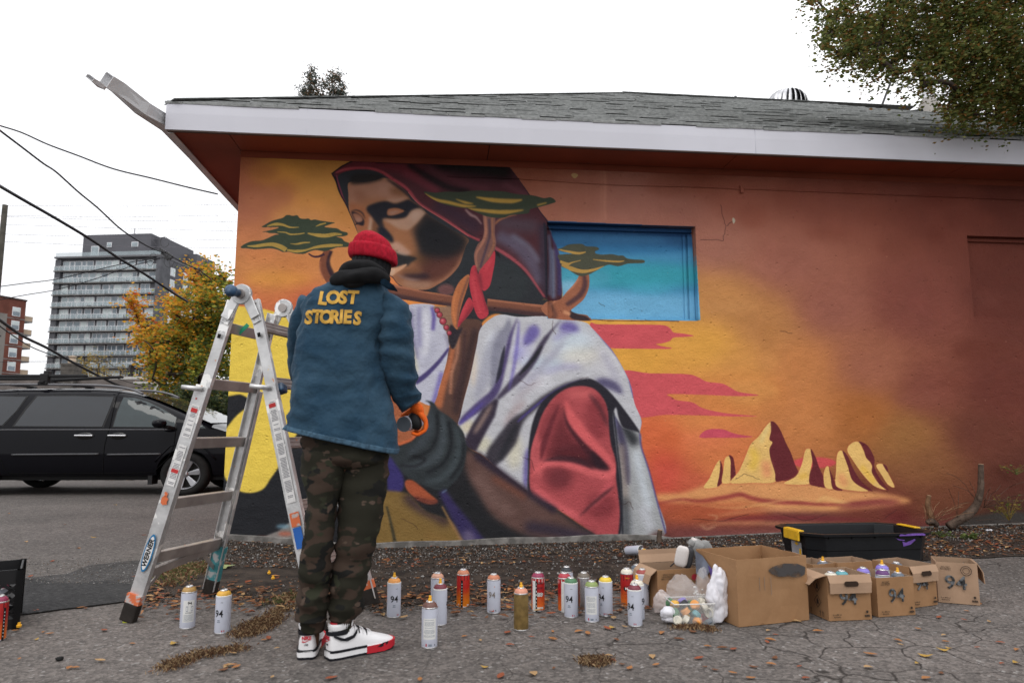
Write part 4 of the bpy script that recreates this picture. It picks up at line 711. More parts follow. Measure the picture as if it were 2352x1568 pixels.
# ================================================================ ground
def asphalt(name, base, dark, spk, crack=0.0, rough=.93, cscale=2.2):
    m = bpy.data.materials.new(name); m.use_nodes = True; t = m.node_tree; b = t.nodes['Principled BSDF']; L = t.links; N = t.nodes.new
    tcn = N('ShaderNodeTexCoord'); P = tcn.outputs['Object']
    def noise_(s, d=4, r=.5):
        n = N('ShaderNodeTexNoise'); n.inputs['Scale'].default_value = s; n.inputs['Detail'].default_value = d; n.inputs['Roughness'].default_value = r; L.new(P, n.inputs['Vector']); return n.outputs['Fac']
    def ramp_(src, p0, c0, p1, c1):
        r = N('ShaderNodeValToRGB'); r.color_ramp.elements[0].position = p0; r.color_ramp.elements[1].position = p1; r.color_ramp.elements[0].color = (*c0, 1); r.color_ramp.elements[1].color = (*c1, 1); L.new(src, r.inputs[0]); return r.outputs[0]
    def mixc(a, bb, fac, mode='MIX'):
        x = N('ShaderNodeMix'); x.data_type = 'RGBA'; x.blend_type = mode
        for i, s_ in ((6, a), (7, bb)): L.new(s_, x.inputs[i])
        if isinstance(fac, float): x.inputs[0].default_value = fac
        else: L.new(fac, x.inputs[0])
        return x.outputs[2]
    c = ramp_(noise_(.7, 6, .6), .35, dark, .62, base)
    v = N('ShaderNodeTexVoronoi'); v.inputs['Scale'].default_value = 75; L.new(P, v.inputs['Vector'])
    sep = N('ShaderNodeSeparateColor'); L.new(v.outputs['Color'], sep.inputs[0])
    g = ramp_(sep.outputs[0], .0, (.55, .55, .55), 1, (1.42, 1.40, 1.38)); c = mixc(c, g, .8, 'MULTIPLY')
    st = ramp_(sep.outputs[1], .95, (0, 0, 0), 1, (.6, .6, .6)); sg = N('ShaderNodeRGB'); sg.outputs[0].default_value = (*spk, 1); c = mixc(c, sg.outputs[0], st)
    g2 = ramp_(noise_(14, 5, .7), .3, (.72, .72, .72), .7, (1.2, 1.18, 1.16)); c = mixc(c, g2, .8, 'MULTIPLY')
    bumpsrc = v.outputs['Distance']
    if crack:
        wv = N('ShaderNodeTexNoise'); wv.inputs['Scale'].default_value = 3; wv.inputs['Detail'].default_value = 5; L.new(P, wv.inputs['Vector'])
        ad = N('ShaderNodeMix'); ad.data_type = 'VECTOR'; ad.inputs[0].default_value = .16; L.new(P, ad.inputs[4]); L.new(wv.outputs['Color'], ad.inputs[5])
        v2 = N('ShaderNodeTexVoronoi'); v2.feature = 'DISTANCE_TO_EDGE'; v2.inputs['Scale'].default_value = cscale * 1.9; L.new(ad.outputs[1], v2.inputs['Vector'])
        line = ramp_(v2.outputs['Distance'], .006, (1, 1, 1), .018, (0, 0, 0))
        # alligator cracking only where the surface has given way: towards the right front
        sx = N('ShaderNodeSeparateXYZ'); L.new(P, sx.inputs[0])
        mrx = N('ShaderNodeMapRange'); mrx.inputs['From Min'].default_value = -1.6; mrx.inputs['From Max'].default_value = .9; L.new(sx.outputs[0], mrx.inputs[0])
        k = ramp_(noise_(.8, 4, .6), .40, (0, 0, 0), .50, (1, 1, 1)); mk = N('ShaderNodeMath'); mk.operation = 'MULTIPLY'; L.new(k, mk.inputs[0]); L.new(mrx.outputs[0], mk.inputs[1])
        mk2 = N('ShaderNodeMath'); mk2.operation = 'MULTIPLY'; L.new(mk.outputs[0], mk2.inputs[0]); L.new(line, mk2.inputs[1])
        mk3 = N('ShaderNodeMath'); mk3.operation = 'MULTIPLY'; L.new(mk2.outputs[0], mk3.inputs[0]); mk3.inputs[1].default_value = crack
        dk = N('ShaderNodeRGB'); dk.outputs[0].default_value = (.028, .024, .022, 1); c = mixc(c, dk.outputs[0], mk3.outputs[0])
    L.new(c, b.inputs['Base Color']); b.inputs['Roughness'].default_value = rough; b.inputs['Specular IOR Level'].default_value = .12
    bp = N('ShaderNodeBump'); bp.inputs['Strength'].default_value = .7; bp.inputs['Distance'].default_value = .006; L.new(bumpsrc, bp.inputs['Height']); L.new(bp.outputs[0], b.inputs['Normal'])
    return m
ASP = asphalt('old_asphalt', (.150, .134, .126), (.104, .095, .090), (.36, .35, .34), .9)
ASP2 = asphalt('lot_asphalt', (.132, .121, .115), (.096, .089, .085), (.26, .25, .24))
ASP3 = asphalt('fresh_asphalt', (.040, .040, .041), (.024, .024, .026), (.10, .10, .10), rough=.8)
DIRT = mat('dark_soil', (.055, .042, .034), .97, scale=7, bump=.4, bscale=70, col2=(.022, .017, .015), ramp=(.38, .62), detail=9)
def sheet(name, xs, ys, m, dz=0, inside=None, kind='structure', zf=zg):
    V = [(x, y, zf(x, y) + dz) for y in ys for x in xs]; n = len(xs); Fc = []
    for j in range(len(ys) - 1):
        for i in range(n - 1):
            if inside is None or inside((xs[i] + xs[i+1]) / 2, (ys[j] + ys[j+1]) / 2): Fc.append((j*n+i, j*n+i+1, (j+1)*n+i+1, (j+1)*n+i))
    me = bpy.data.meshes.new(name); me.from_pydata(V, [], Fc); me.update()
    for p in me.polygons: p.use_smooth = True
    bm = bmesh.new(); bm.from_mesh(me); bmesh.ops.delete(bm, geom=[v for v in bm.verts if not v.link_faces], context='VERTS'); bm.to_mesh(me); bm.free()
    o = link_mesh(name, me, m); o['kind'] = kind; return o
XS = [-900, -300, -100, -50, -25, -14, -9] + list(np.arange(-6, 9.01, .2)) + [12, 20, 40, 100, 300, 900]
YS = [-60, -20, -6, -2] + list(np.arange(-.6, 8.01, .2)) + [9, 11, 14, 20, 40, 100, 300, 1200]
sheet('ground', XS, YS, ASP)['label'] = 'cracked grey asphalt yard in front of the painted wall'
def poly_sheet(name, pix, m, dz, n=1, world=None, kind='structure', label=None, step=.12):
    P = world if world else [G(x, y) for x, y in pix]
    P2 = [(p[0], p[1]) for p in P]
    # densified outline, filled and triangulated on a grid so that it follows the ground
    out = []
    for i in range(len(P2)):
        a, b_ = P2[i], P2[(i + 1) % len(P2)]; L = math.dist(a, b_); k = max(1, int(L / step))
        for q in range(k):
            t = q / k; x = a[0] + (b_[0] - a[0]) * t; y = a[1] + (b_[1] - a[1]) * t
            w = .05 if L < 30 else 0; out.append((x + w * mnoise.noise(Vector((x * 4, y * 4, 1))), y + w * mnoise.noise(Vector((x * 4, y * 4, 7)))))
    from mathutils.geometry import delaunay_2d_cdt
    xs = [p[0] for p in out]; ys = [p[1] for p in out]; pts = list(out); ne = len(out)
    if max(xs) - min(xs) < 14:
        for x in np.arange(min(xs), max(xs), .2):
            for y in np.arange(min(ys), max(ys), .2): pts.append((float(x) + .013, float(y) + .017))
    r_ = delaunay_2d_cdt([Vector(p) for p in pts], [], [list(range(ne))], 1, 1e-5)
    me = bpy.data.meshes.new(name); me.from_pydata([(v.x, v.y, zg(v.x, v.y) + dz) for v in r_[0]], [], r_[2]); me.update()
    o = link_mesh(name, me, m); o['kind'] = kind
    if label: o['label'] = label
    return o
# the parking lot beyond and its dark, freshly sealed edge
lotw = [G(-60, 1424), G(60, 1412), G(130, 1403), G(210, 1396), G(285, 1383), G(315, 1358), G(345, 1335), G(375, 1300), G(430, 1282), G(480, 1262), G(507, 1244), WP(.02, .05, 0), WP(-.02, -14, 0), Vector((-2, 60, 0)), Vector((-60, 60, 0)), Vector((-60, 4.5, 0)), Vector((-8, 3.9, 0))]
poly_sheet('parking_lot', None, ASP2, .004, world=lotw, label='worn grey parking lot where the black van stands')
poly_sheet('asphalt_patch', [(-60,1424),(60,1412),(130,1403),(210,1396),(285,1383),(312,1360),(300,1345),(240,1335),(160,1342),(100,1336),(60,1330),(-60,1345)], ASP3, .009, label='dark freshly sealed strip of asphalt at the left')
poly_sheet('asphalt_patch', [(310,1358),(350,1330),(376,1300),(340,1285),(280,1290),(200,1300),(150,1318),(60,1330),(160,1342),(240,1335),(300,1344)], asphalt('grey_seal', (.07, .068, .068), (.045, .044, .045), (.22, .22, .22)), .007)
# planting strip of bare soil and gravel under the wall
bedp = [(512,1243),(480,1262),(430,1284),(392,1300),(352,1332),(318,1362),(292,1388),(380,1372),(470,1362),(560,1372),(680,1392),(760,1400),(860,1400),(940,1392),(1010,1382),(1110,1376),(1220,1366),(1320,1360),(1420,1348),(1500,1335),(1600,1320),(1750,1310),(1950,1300),(2150,1285),(2300,1280),(2480,1275)]
bw = [G(*p) for p in bedp] + [WP(9.6, .0, 0), WP(0, .0, 0)]
bed = poly_sheet('dirt_bed', None, DIRT, .007, world=bw, label='strip of dark bare soil along the foot of the wall', step=.1)
def in_poly(x, y, P):
    c = False; n = len(P); j = n - 1
    for i in range(n):
        if (P[i][1] > y) != (P[j][1] > y) and x < (P[j][0] - P[i][0]) * (y - P[i][1]) / (P[j][1] - P[i][1]) + P[i][0]: c = not c
        j = i
    return c
# gravel along the drip line, real stones joined as one
def stones(name, n, samp, sizes, mats, label):
    V, Fc, MI = [], [], []; rnd = random.Random(11)
    oct_ = [(1,0,0),(-1,0,0),(0,1,0),(0,-1,0),(0,0,1),(0,0,-1)]; of = [(0,2,4),(2,1,4),(1,3,4),(3,0,4),(2,0,5),(1,2,5),(3,1,5),(0,3,5)]
    k = 0
    while k < n:
        x, y = samp(rnd)
        if x is None: continue
        k += 1; s = rnd.uniform(*sizes) * rnd.choice((.6, .8, 1, 1.5)); R_ = Matrix.Rotation(rnd.uniform(0, 6.28), 3, (rnd.random(), rnd.random(), rnd.random() + .1)); b0 = len(V)
        for o_ in oct_:
            v = R_ @ Vector((o_[0] * s * rnd.uniform(.7, 1.2), o_[1] * s * rnd.uniform(.6, 1), o_[2] * s * rnd.uniform(.4, .8))); V.append((x + v.x, y + v.y, zg(x, y) + .014 + s * .25 + v.z))
        mi = rnd.randrange(len(mats))
        for f_ in of: Fc.append(tuple(b0 + i for i in f_)); MI.append(mi)
    me = bpy.data.meshes.new(name); me.from_pydata(V, [], Fc); me.update(); me.polygons.foreach_set('material_index', MI)
    o = link_mesh(name, me, mats); o['kind'] = 'stuff'; o['label'] = label; return o
bwp = [(p[0], p[1]) for p in bw]
def s_bed(rnd):
    u = rnd.uniform(.1, 8.5); v = (abs(rnd.gauss(.42, .22)) if rnd.random() < .45 else rnd.uniform(.05, 2.3)) if u > 1 else rnd.uniform(.05, 1.3)
    q = WP(u, v, 0)
    return (q.x, q.y) if in_poly(q.x, q.y, bwp) and v > .03 else (None, None)
PB = [mat('pebble_grey', (.15, .14, .13), .9, scale=30), mat('pebble_dark', (.09, .085, .08), .9, scale=30), mat('pebble_brown', (.13, .10, .08), .9, scale=30), mat('pebble_light', (.28, .27, .26), .9, scale=30), mat('soil_clod', (.05, .038, .03), 1, scale=30), mat('soil_clod2', (.065, .05, .04), 1, scale=30)]
stones('gravel', 19000, s_bed, (.004, .0095), PB + PB[4:] * 1, 'fine grey gravel and crumbs of soil under the eaves')
def s_lot(rnd):
    q = G(rnd.uniform(-20, 420), rnd.uniform(1285, 1345)); return q.x, q.y
stones('grit', 1500, s_lot, (.002, .005), PB[:4], 'loose grit on the sealed asphalt edge')
def s_edge(rnd):
    i = rnd.randrange(0, 22); a, b_ = bedp[i], bedp[i + 1]; t = rnd.random(); q = G(a[0] + (b_[0] - a[0]) * t, a[1] + (b_[1] - a[1]) * t + rnd.gauss(2, 7)); return q.x, q.y
stones('soil_crumbs', 5200, s_edge, (.002, .007), [PB[4], PB[5], PB[1], PB[2]], 'crumbs of dark soil spilling over the asphalt edge')
# leaves
LM = [mat('leaf_orange', (.34, .15, .055), .7, var=.3, scale=40), mat('leaf_tan', (.40, .25, .12), .75, var=.3, scale=40), mat('leaf_brown', (.16, .07, .035), .8, var=.3, scale=40), mat('leaf_red', (.26, .075, .035), .7, var=.3, scale=40), mat('leaf_yellow', (.42, .26, .06), .65, var=.3, scale=40), mat('leaf_green', (.16, .20, .05), .65, var=.3, scale=40)]
LEAF = [(-.5,0),(-.28,.2),(0,.28),(.3,.18),(.55,0),(.3,-.2),(0,-.27),(-.28,-.18)]
def leaf_pts(rnd, s, curl=.35):
    a = rnd.uniform(0, 6.28); ca, sa = math.cos(a), math.sin(a); asp = rnd.uniform(.7, 1.25); c1_, c2_ = rnd.uniform(-.1, curl), rnd.uniform(-.15, curl); out = []
    tz = rnd.uniform(-.25, .25)
    for x, y in LEAF + [(0, 0)]:
        y *= asp; x += rnd.uniform(-.04, .04); z = abs(y) * c1_ * 1.6 + x * x * c2_ * 1.4 + x * tz * .5
        out.append(((x * ca - y * sa) * s, (x * sa + y * ca) * s, z * s))
    mz = min(p[2] for p in out); return [(p[0], p[1], p[2] - mz + .001) for p in out]
LF = [(i, (i + 1) % 8, 8) for i in range(8)]
def litter(name, n, samp, size, mats, label, curl=.4, dz=.016):
    V, Fc, MI = [], [], []; rnd = random.Random(5); k = 0
    while k < n:
        x, y = samp(rnd)
        if x is None: continue
        k += 1; P = leaf_pts(rnd, rnd.uniform(*size), curl); b0 = len(V); z = zg(x, y) + dz - .006 + rnd.uniform(0, .006)
        V += [(x + p[0], y + p[1], z + p[2]) for p in P]; mi = rnd.choice(mats)
        for f_ in LF: Fc.append(tuple(b0 + i for i in f_)); MI.append(mi)
    me = bpy.data.meshes.new(name); me.from_pydata(V, [], Fc); me.update(); me.polygons.foreach_set('material_index', MI)
    o = link_mesh(name, me, LM); o['kind'] = 'stuff'; o['label'] = label; return o
def s_lit(rnd):
    m_ = rnd.random()
    if m_ < .45: q = WP(rnd.uniform(5.4, 8.6), rnd.uniform(.05, 1.5), 0)
    elif m_ < .75:
        q = G(rnd.uniform(300, 1500), 1390 + rnd.gauss(-16, 20)); return q.x, q.y
    else: q = WP(rnd.uniform(.1, 6), rnd.uniform(.05, 1.3), 0)
    return (q.x, q.y) if in_poly(q.x, q.y, bwp) else (None, None)
litter('leaf_litter', 3100, s_lit, (.025, .06), [0, 1, 2, 2, 2, 2, 3, 2], 'brown autumn leaf litter covering the planting strip')
rl = random.Random(21); spots_l = []
for k in range(100):
    px, py = rl.uniform(20, 2340), 1375 + 190 * rl.random() ** .8
    if rl.random() < .25: px = rl.uniform(1400, 2340)
    spots_l.append((px, py, rl.uniform(.025, .05)))
for px, py in [(400,1480),(530,1530),(760,1560),(1165,1455),(1270,1470),(1395,1445),(1880,1452),(2000,1505),(2125,1508),(1560,1470),(1592,1452),(1770,1472),(1350,1457),(1330,1452),(1520,1455),(1660,1490),(230,1520),(1150,1555),(1225,1550)]: spots_l.append((px, py, .055))
for px, py in [(215,1235),(150,1205),(395,1165),(60,1245),(120,1290),(330,1230),(70,1325),(440,1195),(265,1160),(20,1180),(180,1260),(350,1250)]: spots_l.append((px, py, .05))
protos = []; LLB = {'leaf_orange': 'curled orange', 'leaf_tan': 'dry tan', 'leaf_brown': 'dark brown dead', 'leaf_red': 'dull red', 'leaf_yellow': 'bright yellow fallen'}
for k in range(12):
    rr = random.Random(100 + k); me = bpy.data.meshes.new('fallen_leaf'); me.from_pydata(leaf_pts(rr, 1.0, .3), [], LF); me.update(); me.materials.append(LM[[0, 1, 2, 3, 1, 0, 4, 0, 1, 3, 0, 2][k]]); protos.append(me)
for k, (px, py, s_) in enumerate(spots_l):
    q = GG(px, py); o = bpy.data.objects.new('fallen_leaf', protos[rl.randrange(12)]); COL.objects.link(o)
    o.location = (q.x, q.y, q.z + (.013 if in_poly(q.x, q.y, bwp) else .006)); o.scale = (s_, s_, s_); o.rotation_euler = (0, 0, rl.uniform(0, 6.28))
    tag(o, LLB[o.data.materials[0].name] + ' leaf lying on the grey asphalt', 'leaf', 'fallen leaves scattered on the asphalt')
# dry moss and grass in the cracks
def tufts(name, paths, n, h, mats, label, w=.05):
    V, Fc, MI = [], [], []; rnd = random.Random(9)
    for k in range(n):
        P = rnd.choice(paths); i = rnd.randrange(len(P) - 1); t = rnd.random(); px = P[i][0] + (P[i+1][0] - P[i][0]) * t; py = P[i][1] + (P[i+1][1] - P[i][1]) * t
        q = GG(px, py); x = q.x + rnd.gauss(0, w); y = q.y + rnd.gauss(0, w); z = zg(x, y) + .01; a = rnd.uniform(0, 6.28); le = h * rnd.uniform(.3, 1.2); wd = .0012 * rnd.uniform(.7, 1.6)
        dx, dy = math.cos(a) * le * rnd.uniform(.2, 1.1), math.sin(a) * le * rnd.uniform(.2, 1.1); b0 = len(V)
        V += [(x - math.sin(a) * wd, y + math.cos(a) * wd, z - .005), (x + math.sin(a) * wd, y - math.cos(a) * wd, z - .005), (x + dx * .5, y + dy * .5, z + le * .45), (x + dx, y + dy, z + le * rnd.uniform(.3, .7))]
        Fc += [(b0, b0+1, b0+2), (b0, b0+2, b0+3)]; mi = rnd.randrange(len(mats)); MI += [mi, mi]
    me = bpy.data.meshes.new(name); me.from_pydata(V, [], Fc); me.update(); me.polygons.foreach_set('material_index', MI); o = link_mesh(name, me, mats); o['kind'] = 'stuff'; o['label'] = label
DG = [mat('dry_moss', (.13, .065, .035), .95, scale=20), mat('dry_moss_dark', (.07, .038, .022), .95, scale=20), mat('dry_straw', (.32, .22, .12), .9, scale=20)]
tufts('dry_moss_strip', [[(380,1538),(410,1525),(450,1508),(500,1500),(560,1490)],[(548,1465),(570,1440),(600,1430),(640,1405),(670,1395)],[(560,1462),(600,1445),(640,1420)]], 5200, .022, DG, 'rusty dry moss growing along the asphalt cracks', .03)
tufts('dry_moss_clump', [[(1345,1520),(1370,1517),(1392,1522)],[(1350,1524),(1380,1526)],[(1555,1445),(1600,1442),(1640,1450)]], 2300, .022, DG, 'small clump of dry moss in the asphalt', .022)
tufts('dry_grass', [[(380,1330),(420,1312),(460,1306)],[(375,1350),(440,1320),(470,1300)],[(1900,1300),(2100,1280)],[(640,1385),(700,1375)]], 1800, .06, [DG[2], DG[0], mat('dull_grass', (.10, .11, .04), .9)], 'tuft of straw coloured dry grass by the ladder', .05)

# ================================================================ far side of the lot
def pl(px, py, Y): return at(px, py, Y)
# --- grey apartment tower with glazed balconies
TY = 160.0; FLH = 2.86; tw = empty('apartment_tower', (0, 0, 0), 0, 'tall grey apartment tower with glass balconies on every floor', 'building')
BRK = mat('charcoal_brick', (.115, .118, .130), .85, var=.25, scale=.6); SLB = mat('balcony_concrete', (.22, .215, .21), .85, var=.3, scale=.5); PEN = mat('dark_cladding', (.105, .105, .118), .6, var=.1, scale=.3)
GLZ = [mat('tower_glass_a', (.30, .37, .40), .12, spec=.9, var=.3, scale=.4), mat('tower_glass_b', (.17, .22, .26), .1, spec=.8, var=.3, scale=.4), mat('tower_glass_c', (.55, .62, .62), .3, var=.15, scale=.4)]
WFR = mat('window_frame_white', (.72, .73, .75), .5); RGL = mat('balcony_glass', (.42, .50, .53), .15, alpha=.38, var=.1, scale=.4)
A0 = pl(126, 590, TY); B0 = pl(370, 590, TY * .985); ux = (Vector((B0.x, B0.y, 0)) - Vector((A0.x, A0.y, 0))); TW = ux.length; ux.normalize(); uy = Vector((-ux.y, ux.x, 0)); TZ = A0.z
def T(u, v, z): return Vector((A0.x, A0.y, 0)) + ux * u + uy * v + Vector((0, 0, z))
def tbox(bm, u0, u1, v0, v1, z0, z1, m=0):
    vs_ = [bm.verts.new(T(u, v, z)) for u in (u0, u1) for v in (v0, v1) for z in (z0, z1)]
    for f in ((0,1,3,2),(4,6,7,5),(0,4,5,1),(2,3,7,6),(0,2,6,4),(1,5,7,3)): bm.faces.new([vs_[i] for i in f]).material_index = m
REC = 1.0
bm = bmesh.new(); tbox(bm, 0, TW, REC, 25, 0, TZ - .4); tbox(bm, 0, 1.4, .3, REC, 0, TZ - .6); tbox(bm, TW - 1.1, TW, 0, REC, 0, TZ - .4); obj('wall', bm, BRK, tw)
bm = bmesh.new(); tbox(bm, -.1, TW + .1, -.1, 25.1, TZ - .4, TZ); obj('parapet', bm, mat('parapet_grey', (.14, .14, .15), .7), tw)
pu0, pu1 = TW * .17, TW * .86; ph = 6.0
bm = bmesh.new(); tbox(bm, pu0, pu1 - 1, 3, 16, TZ, TZ + ph); tbox(bm, pu1 - 1, pu1 + 1, 5, 18, TZ, TZ + ph - .4); tbox(bm, TW * .9, TW * 1.0, 15, 24, TZ, TZ + 4); obj('penthouse', bm, PEN, tw)
for (u, z, w, h) in [(pu0 + 2.3, TZ, 2.0, 3.2), (pu0 + 6.2, TZ + 2.8, 1.2, 1.2), (pu0 + 12.4, TZ + 2.7, 1.7, 1.3)]:
    bm = bmesh.new(); tbox(bm, u, u + w, 2.85, 2.99, z, z + h, 0); tbox(bm, u + .15, u + w - .15, 2.8, 2.86, z + .15, z + h - .15, 1); obj('window', bm, [WFR, GLZ[0]], tw)
bm = bmesh.new(); tbox(bm, pu0 + 7, pu0 + 14.5, 6, 12, TZ + ph, TZ + ph + .8); obj('rooftop_units', bm, mat('roof_unit_green', (.18, .22, .22), .6), tw)
bm = bmesh.new(); tube(bm, [T(pu0 + 11.5, 5, TZ + ph), T(pu0 + 11.5, 5, TZ + ph + 1.9)], .16, 6); obj('roof_pipe', bm, mat('pale_metal', (.5, .5, .52), .5), tw)
bm = bmesh.new(); tbox(bm, .2, TW - .2, .0, .06, TZ, TZ + .95); obj('roof_guardrail', bm, RGL, tw)
prt = []
for w in (1.7, 1.15, 2.3):
    for g in range(3):
        bm = bmesh.new()
        box(bm, w / 2, 0, 1.2, w, .12, 2.4, mat=0); box(bm, w / 2, -.07, 1.2, w - .26, .04, 2.16, mat=1)
        if w == 1.15: box(bm, w / 2, -.1, 1.2, w - .1, .05, .1, mat=0)
        if w == 2.3: box(bm, w / 2, -.1, 1.2, .1, .05, 2.3, mat=0)
        me = bpy.data.meshes.new('window'); bmesh.ops.recalc_face_normals(bm, faces=bm.faces[:]); bm.to_mesh(me); bm.free(); me.materials.append(WFR); me.materials.append(GLZ[g]); prt.append((w, me))
rt = random.Random(4); rotT = math.atan2(ux.y, ux.x)
for fl in range(10):
    zf = TZ - .5 - (fl + 1) * FLH
    bm = bmesh.new(); tbox(bm, -.15, TW - .75, -.1, REC, zf - .22, zf); obj('balcony_slab', bm, SLB, tw)
    bm = bmesh.new(); tbox(bm, .05, TW - 1.0, -.02, .02, zf + .08, zf + 1.02); obj('balcony_glass', bm, RGL, tw)
    bm = bmesh.new(); tbox(bm, .02, TW - .95, -.05, .03, zf + 1.0, zf + 1.07); k = .05
    while k < TW - .9: tbox(bm, k, k + .06, -.05, .02, zf, zf + 1.02); k += 1.28
    obj('railing', bm, WFR, tw)
    u = 1.5 + (.3 if fl % 2 else 0)
    while u < TW - 3.0:
        w, me = prt[rt.choice((0, 1, 2, 0, 1, 3, 4, 5, 6, 7, 8))]
        o = bpy.data.objects.new('window', me); COL.objects.link(o); o.parent = tw; o.location = T(u, REC - .04, zf + .02); o.rotation_euler = (0, 0, rotT); u += w + (.06 if rt.random() < .7 else .55)
    bm = bmesh.new()                                    # chairs, tables and planters left on the balcony
    for k in range(rt.randrange(4, 9)):
        u = rt.uniform(1, TW - 3); h = rt.uniform(.5, .9); tbox(bm, u, u + rt.uniform(.3, 1.0), .5, .9, zf, zf + h * .5); tbox(bm, u, u + .12, .5, .9, zf, zf + h)
    obj('balcony_furniture', bm, mat('patio_dark', (.05, .05, .055), .7), tw)
for fl in range(8):                                     # windows of the brick side
    for v in (4.0, 9.5, 13, 19):
        z = TZ - 4.1 - fl * FLH
        bm = bmesh.new(); vs_ = []
        tbox(bm, TW + .0, TW + .1, v, v + 1.9, z, z + 2.0, 0); tbox(bm, TW + .08, TW + .16, v + .2, v + .9, z + .2, z + 1.8, 1); tbox(bm, TW + .08, TW + .16, v + 1.1, v + 1.7, z + .2, z + 1.8, 1); obj('window', bm, [WFR, GLZ[2]], tw)
# --- red brick block at the far left
by = 130.0; rb_ = empty('brick_apartment_block', (0, 0, 0), 0, 'red brick apartment block with small balconies at the left edge', 'building')
RB = mat('red_brick', (.16, .058, .042), .9, var=.3, scale=.5, bump=.02); p0 = pl(61, 689, by); p1 = pl(-60, 655, by * .93); vx = (Vector((p1.x, p1.y, 0)) - Vector((p0.x, p0.y, 0))); BW = vx.length; vx.normalize(); vy = Vector((vx.y, -vx.x, 0)); vy = vy if vy.y > 0 else -vy; BZ = p0.z
def Q(u, v, z): return Vector((p0.x, p0.y, 0)) + vx * u + vy * v + Vector((0, 0, z))
def qbox(bm, u0, u1, v0, v1, z0, z1, m=0):
    vs_ = [bm.verts.new(Q(u, v, z)) for u in (u0, u1) for v in (v0, v1) for z in (z0, z1)]
    for f in ((0,1,3,2),(4,6,7,5),(0,4,5,1),(2,3,7,6),(0,2,6,4),(1,5,7,3)): bm.faces.new([vs_[i] for i in f]).material_index = m
bm = bmesh.new(); qbox(bm, 0, BW, 0, 30, 0, BZ); obj('wall', bm, RB, rb_)
bm = bmesh.new(); qbox(bm, -.1, BW, -.15, 30, BZ - .3, BZ); obj('roof_edge', bm, mat('dark_brown_trim', (.06, .04, .035), .7), rb_)
bm = bmesh.new(); qbox(bm, 3.4, 7.2, -.12, 0, 0, BZ - 3.2); obj('concrete_panel', bm, mat('beige_concrete', (.21, .195, .18), .9, var=.2, scale=.5), rb_)
for k in range(7):
    z = BZ - 3.4 - k * 2.55
    bm = bmesh.new(); qbox(bm, 1.0, 2.5, -.08, 0, z, z + 1.7, 0); qbox(bm, 1.12, 2.38, -.12, -.06, z + .12, z + .85, 1); qbox(bm, 1.12, 2.38, -.12, -.06, z + .95, z + 1.6, 2); obj('window', bm, [WFR, GLZ[1], GLZ[2]], rb_)
    bm = bmesh.new(); qbox(bm, -1.9, 0, .5, 4, z - .7, z - .45); obj('balcony_slab', bm, SLB, rb_)
    bm = bmesh.new(); qbox(bm, -1.9, -1.82, .5, 4, z - .45, z + .45); qbox(bm, -1.9, 0, .5, .56, z - .45, z + .45); obj('balcony_panel', bm, mat('tan_balcony_panel', (.42, .33, .24), .6, var=.2, scale=1), rb_)
    bm = bmesh.new(); qbox(bm, 0, 3.4, -.05, 0, z - .5, z - .36); obj('floor_band', bm, SLB, rb_)
for k in range(5):
    z = BZ - 5 - k * 2.55; bm = bmesh.new()
    for u in (4.2, 4.9): qbox(bm, u, u + .25, -.16, -.1, z, z + .25)
    obj('wall_vent', bm, DK, rb_)
# --- low shop roofs behind the van, chimney and the sign
sh = empty('low_shop', (0, 0, 0), 0, 'low shop with pale roof edge and a white sign with black letters behind the van', 'building'); SY = 34.0
bm = bmesh.new(); a = pl(262, 884, SY); b_ = pl(470, 880, SY)
box(bm, (a.x + b_.x) / 2, SY + 4, a.z / 2, b_.x - a.x + 2, 8, a.z - .1); obj('wall', bm, mat('shop_wall', (.16, .14, .13), .9, var=.3, scale=1), sh)
bm = bmesh.new(); beam(bm, pl(255, 869, SY), pl(440, 866, SY), .3, .12); beam(bm, pl(310, 879, SY - 1.5), pl(440, 880, SY - 1.5), .3, .09); obj('roof_edge', bm, mat('pale_roof_edge', (.50, .49, .47), .6), sh)
bm = bmesh.new(); a, b_ = pl(384, 879, SY - 1.6), pl(398, 904, SY - 1.6); quad(bm, [a, a + Vector((.65, 0, 0)), b_ + Vector((.65, 0, 0)), b_]); obj('awning', bm, DK, sh)
bm = bmesh.new(); beam(bm, pl(352, 893, 29.8), pl(414, 915, 29.8), .06, .5, up=(0, 0, 1)); obj('sign_board', bm, mat('white_sign', (.62, .61, .58), .6), sh)
s0, s1 = pl(352, 892, 29.75), pl(414, 910, 29.75)
txt('E CORNER', .48, DK, basis((s0 + s1) / 2 + Vector((0, -.02, .0)), s1 - s0, (0, 0, 1)), sh, 'sign_lettering', .004, bold=.012, xs=.62)
ch = empty('brick_chimney', (0, 0, 0), 0, 'grey brick chimney with a clay pot beyond the van roof', 'chimney')
cc = pl(164, 852, 40); bm = bmesh.new(); box(bm, cc.x, cc.y, cc.z / 2, .75, .75, cc.z + .02); box(bm, cc.x, cc.y, cc.z + .36, .85, .85, .12); box(bm, cc.x, cc.y, cc.z + .2, .78, .78, .36); obj('stack', bm, mat('grey_brick', (.11, .10, .09), .9, var=.3, scale=4), ch)
bm = bmesh.new(); lathe(bm, [(.20, .4), (.22, .55), (.18, .72), (.12, .75), (.2, .8), (.2, .86), (.02, .9)], 12, cc); obj('chimney_pot', bm, mat('clay_pot', (.45, .36, .27), .8), ch)
hs = empty('house', (0, 0, 0), 0, 'low grey roofed house hidden behind the van beneath the chimney', 'house'); bm = bmesh.new(); box(bm, cc.x, cc.y + 4, (cc.z - .3) / 2, 9, 8, cc.z - .3); obj('wall', bm, mat('shop_wall', (.16, .14, .13), .9), hs)
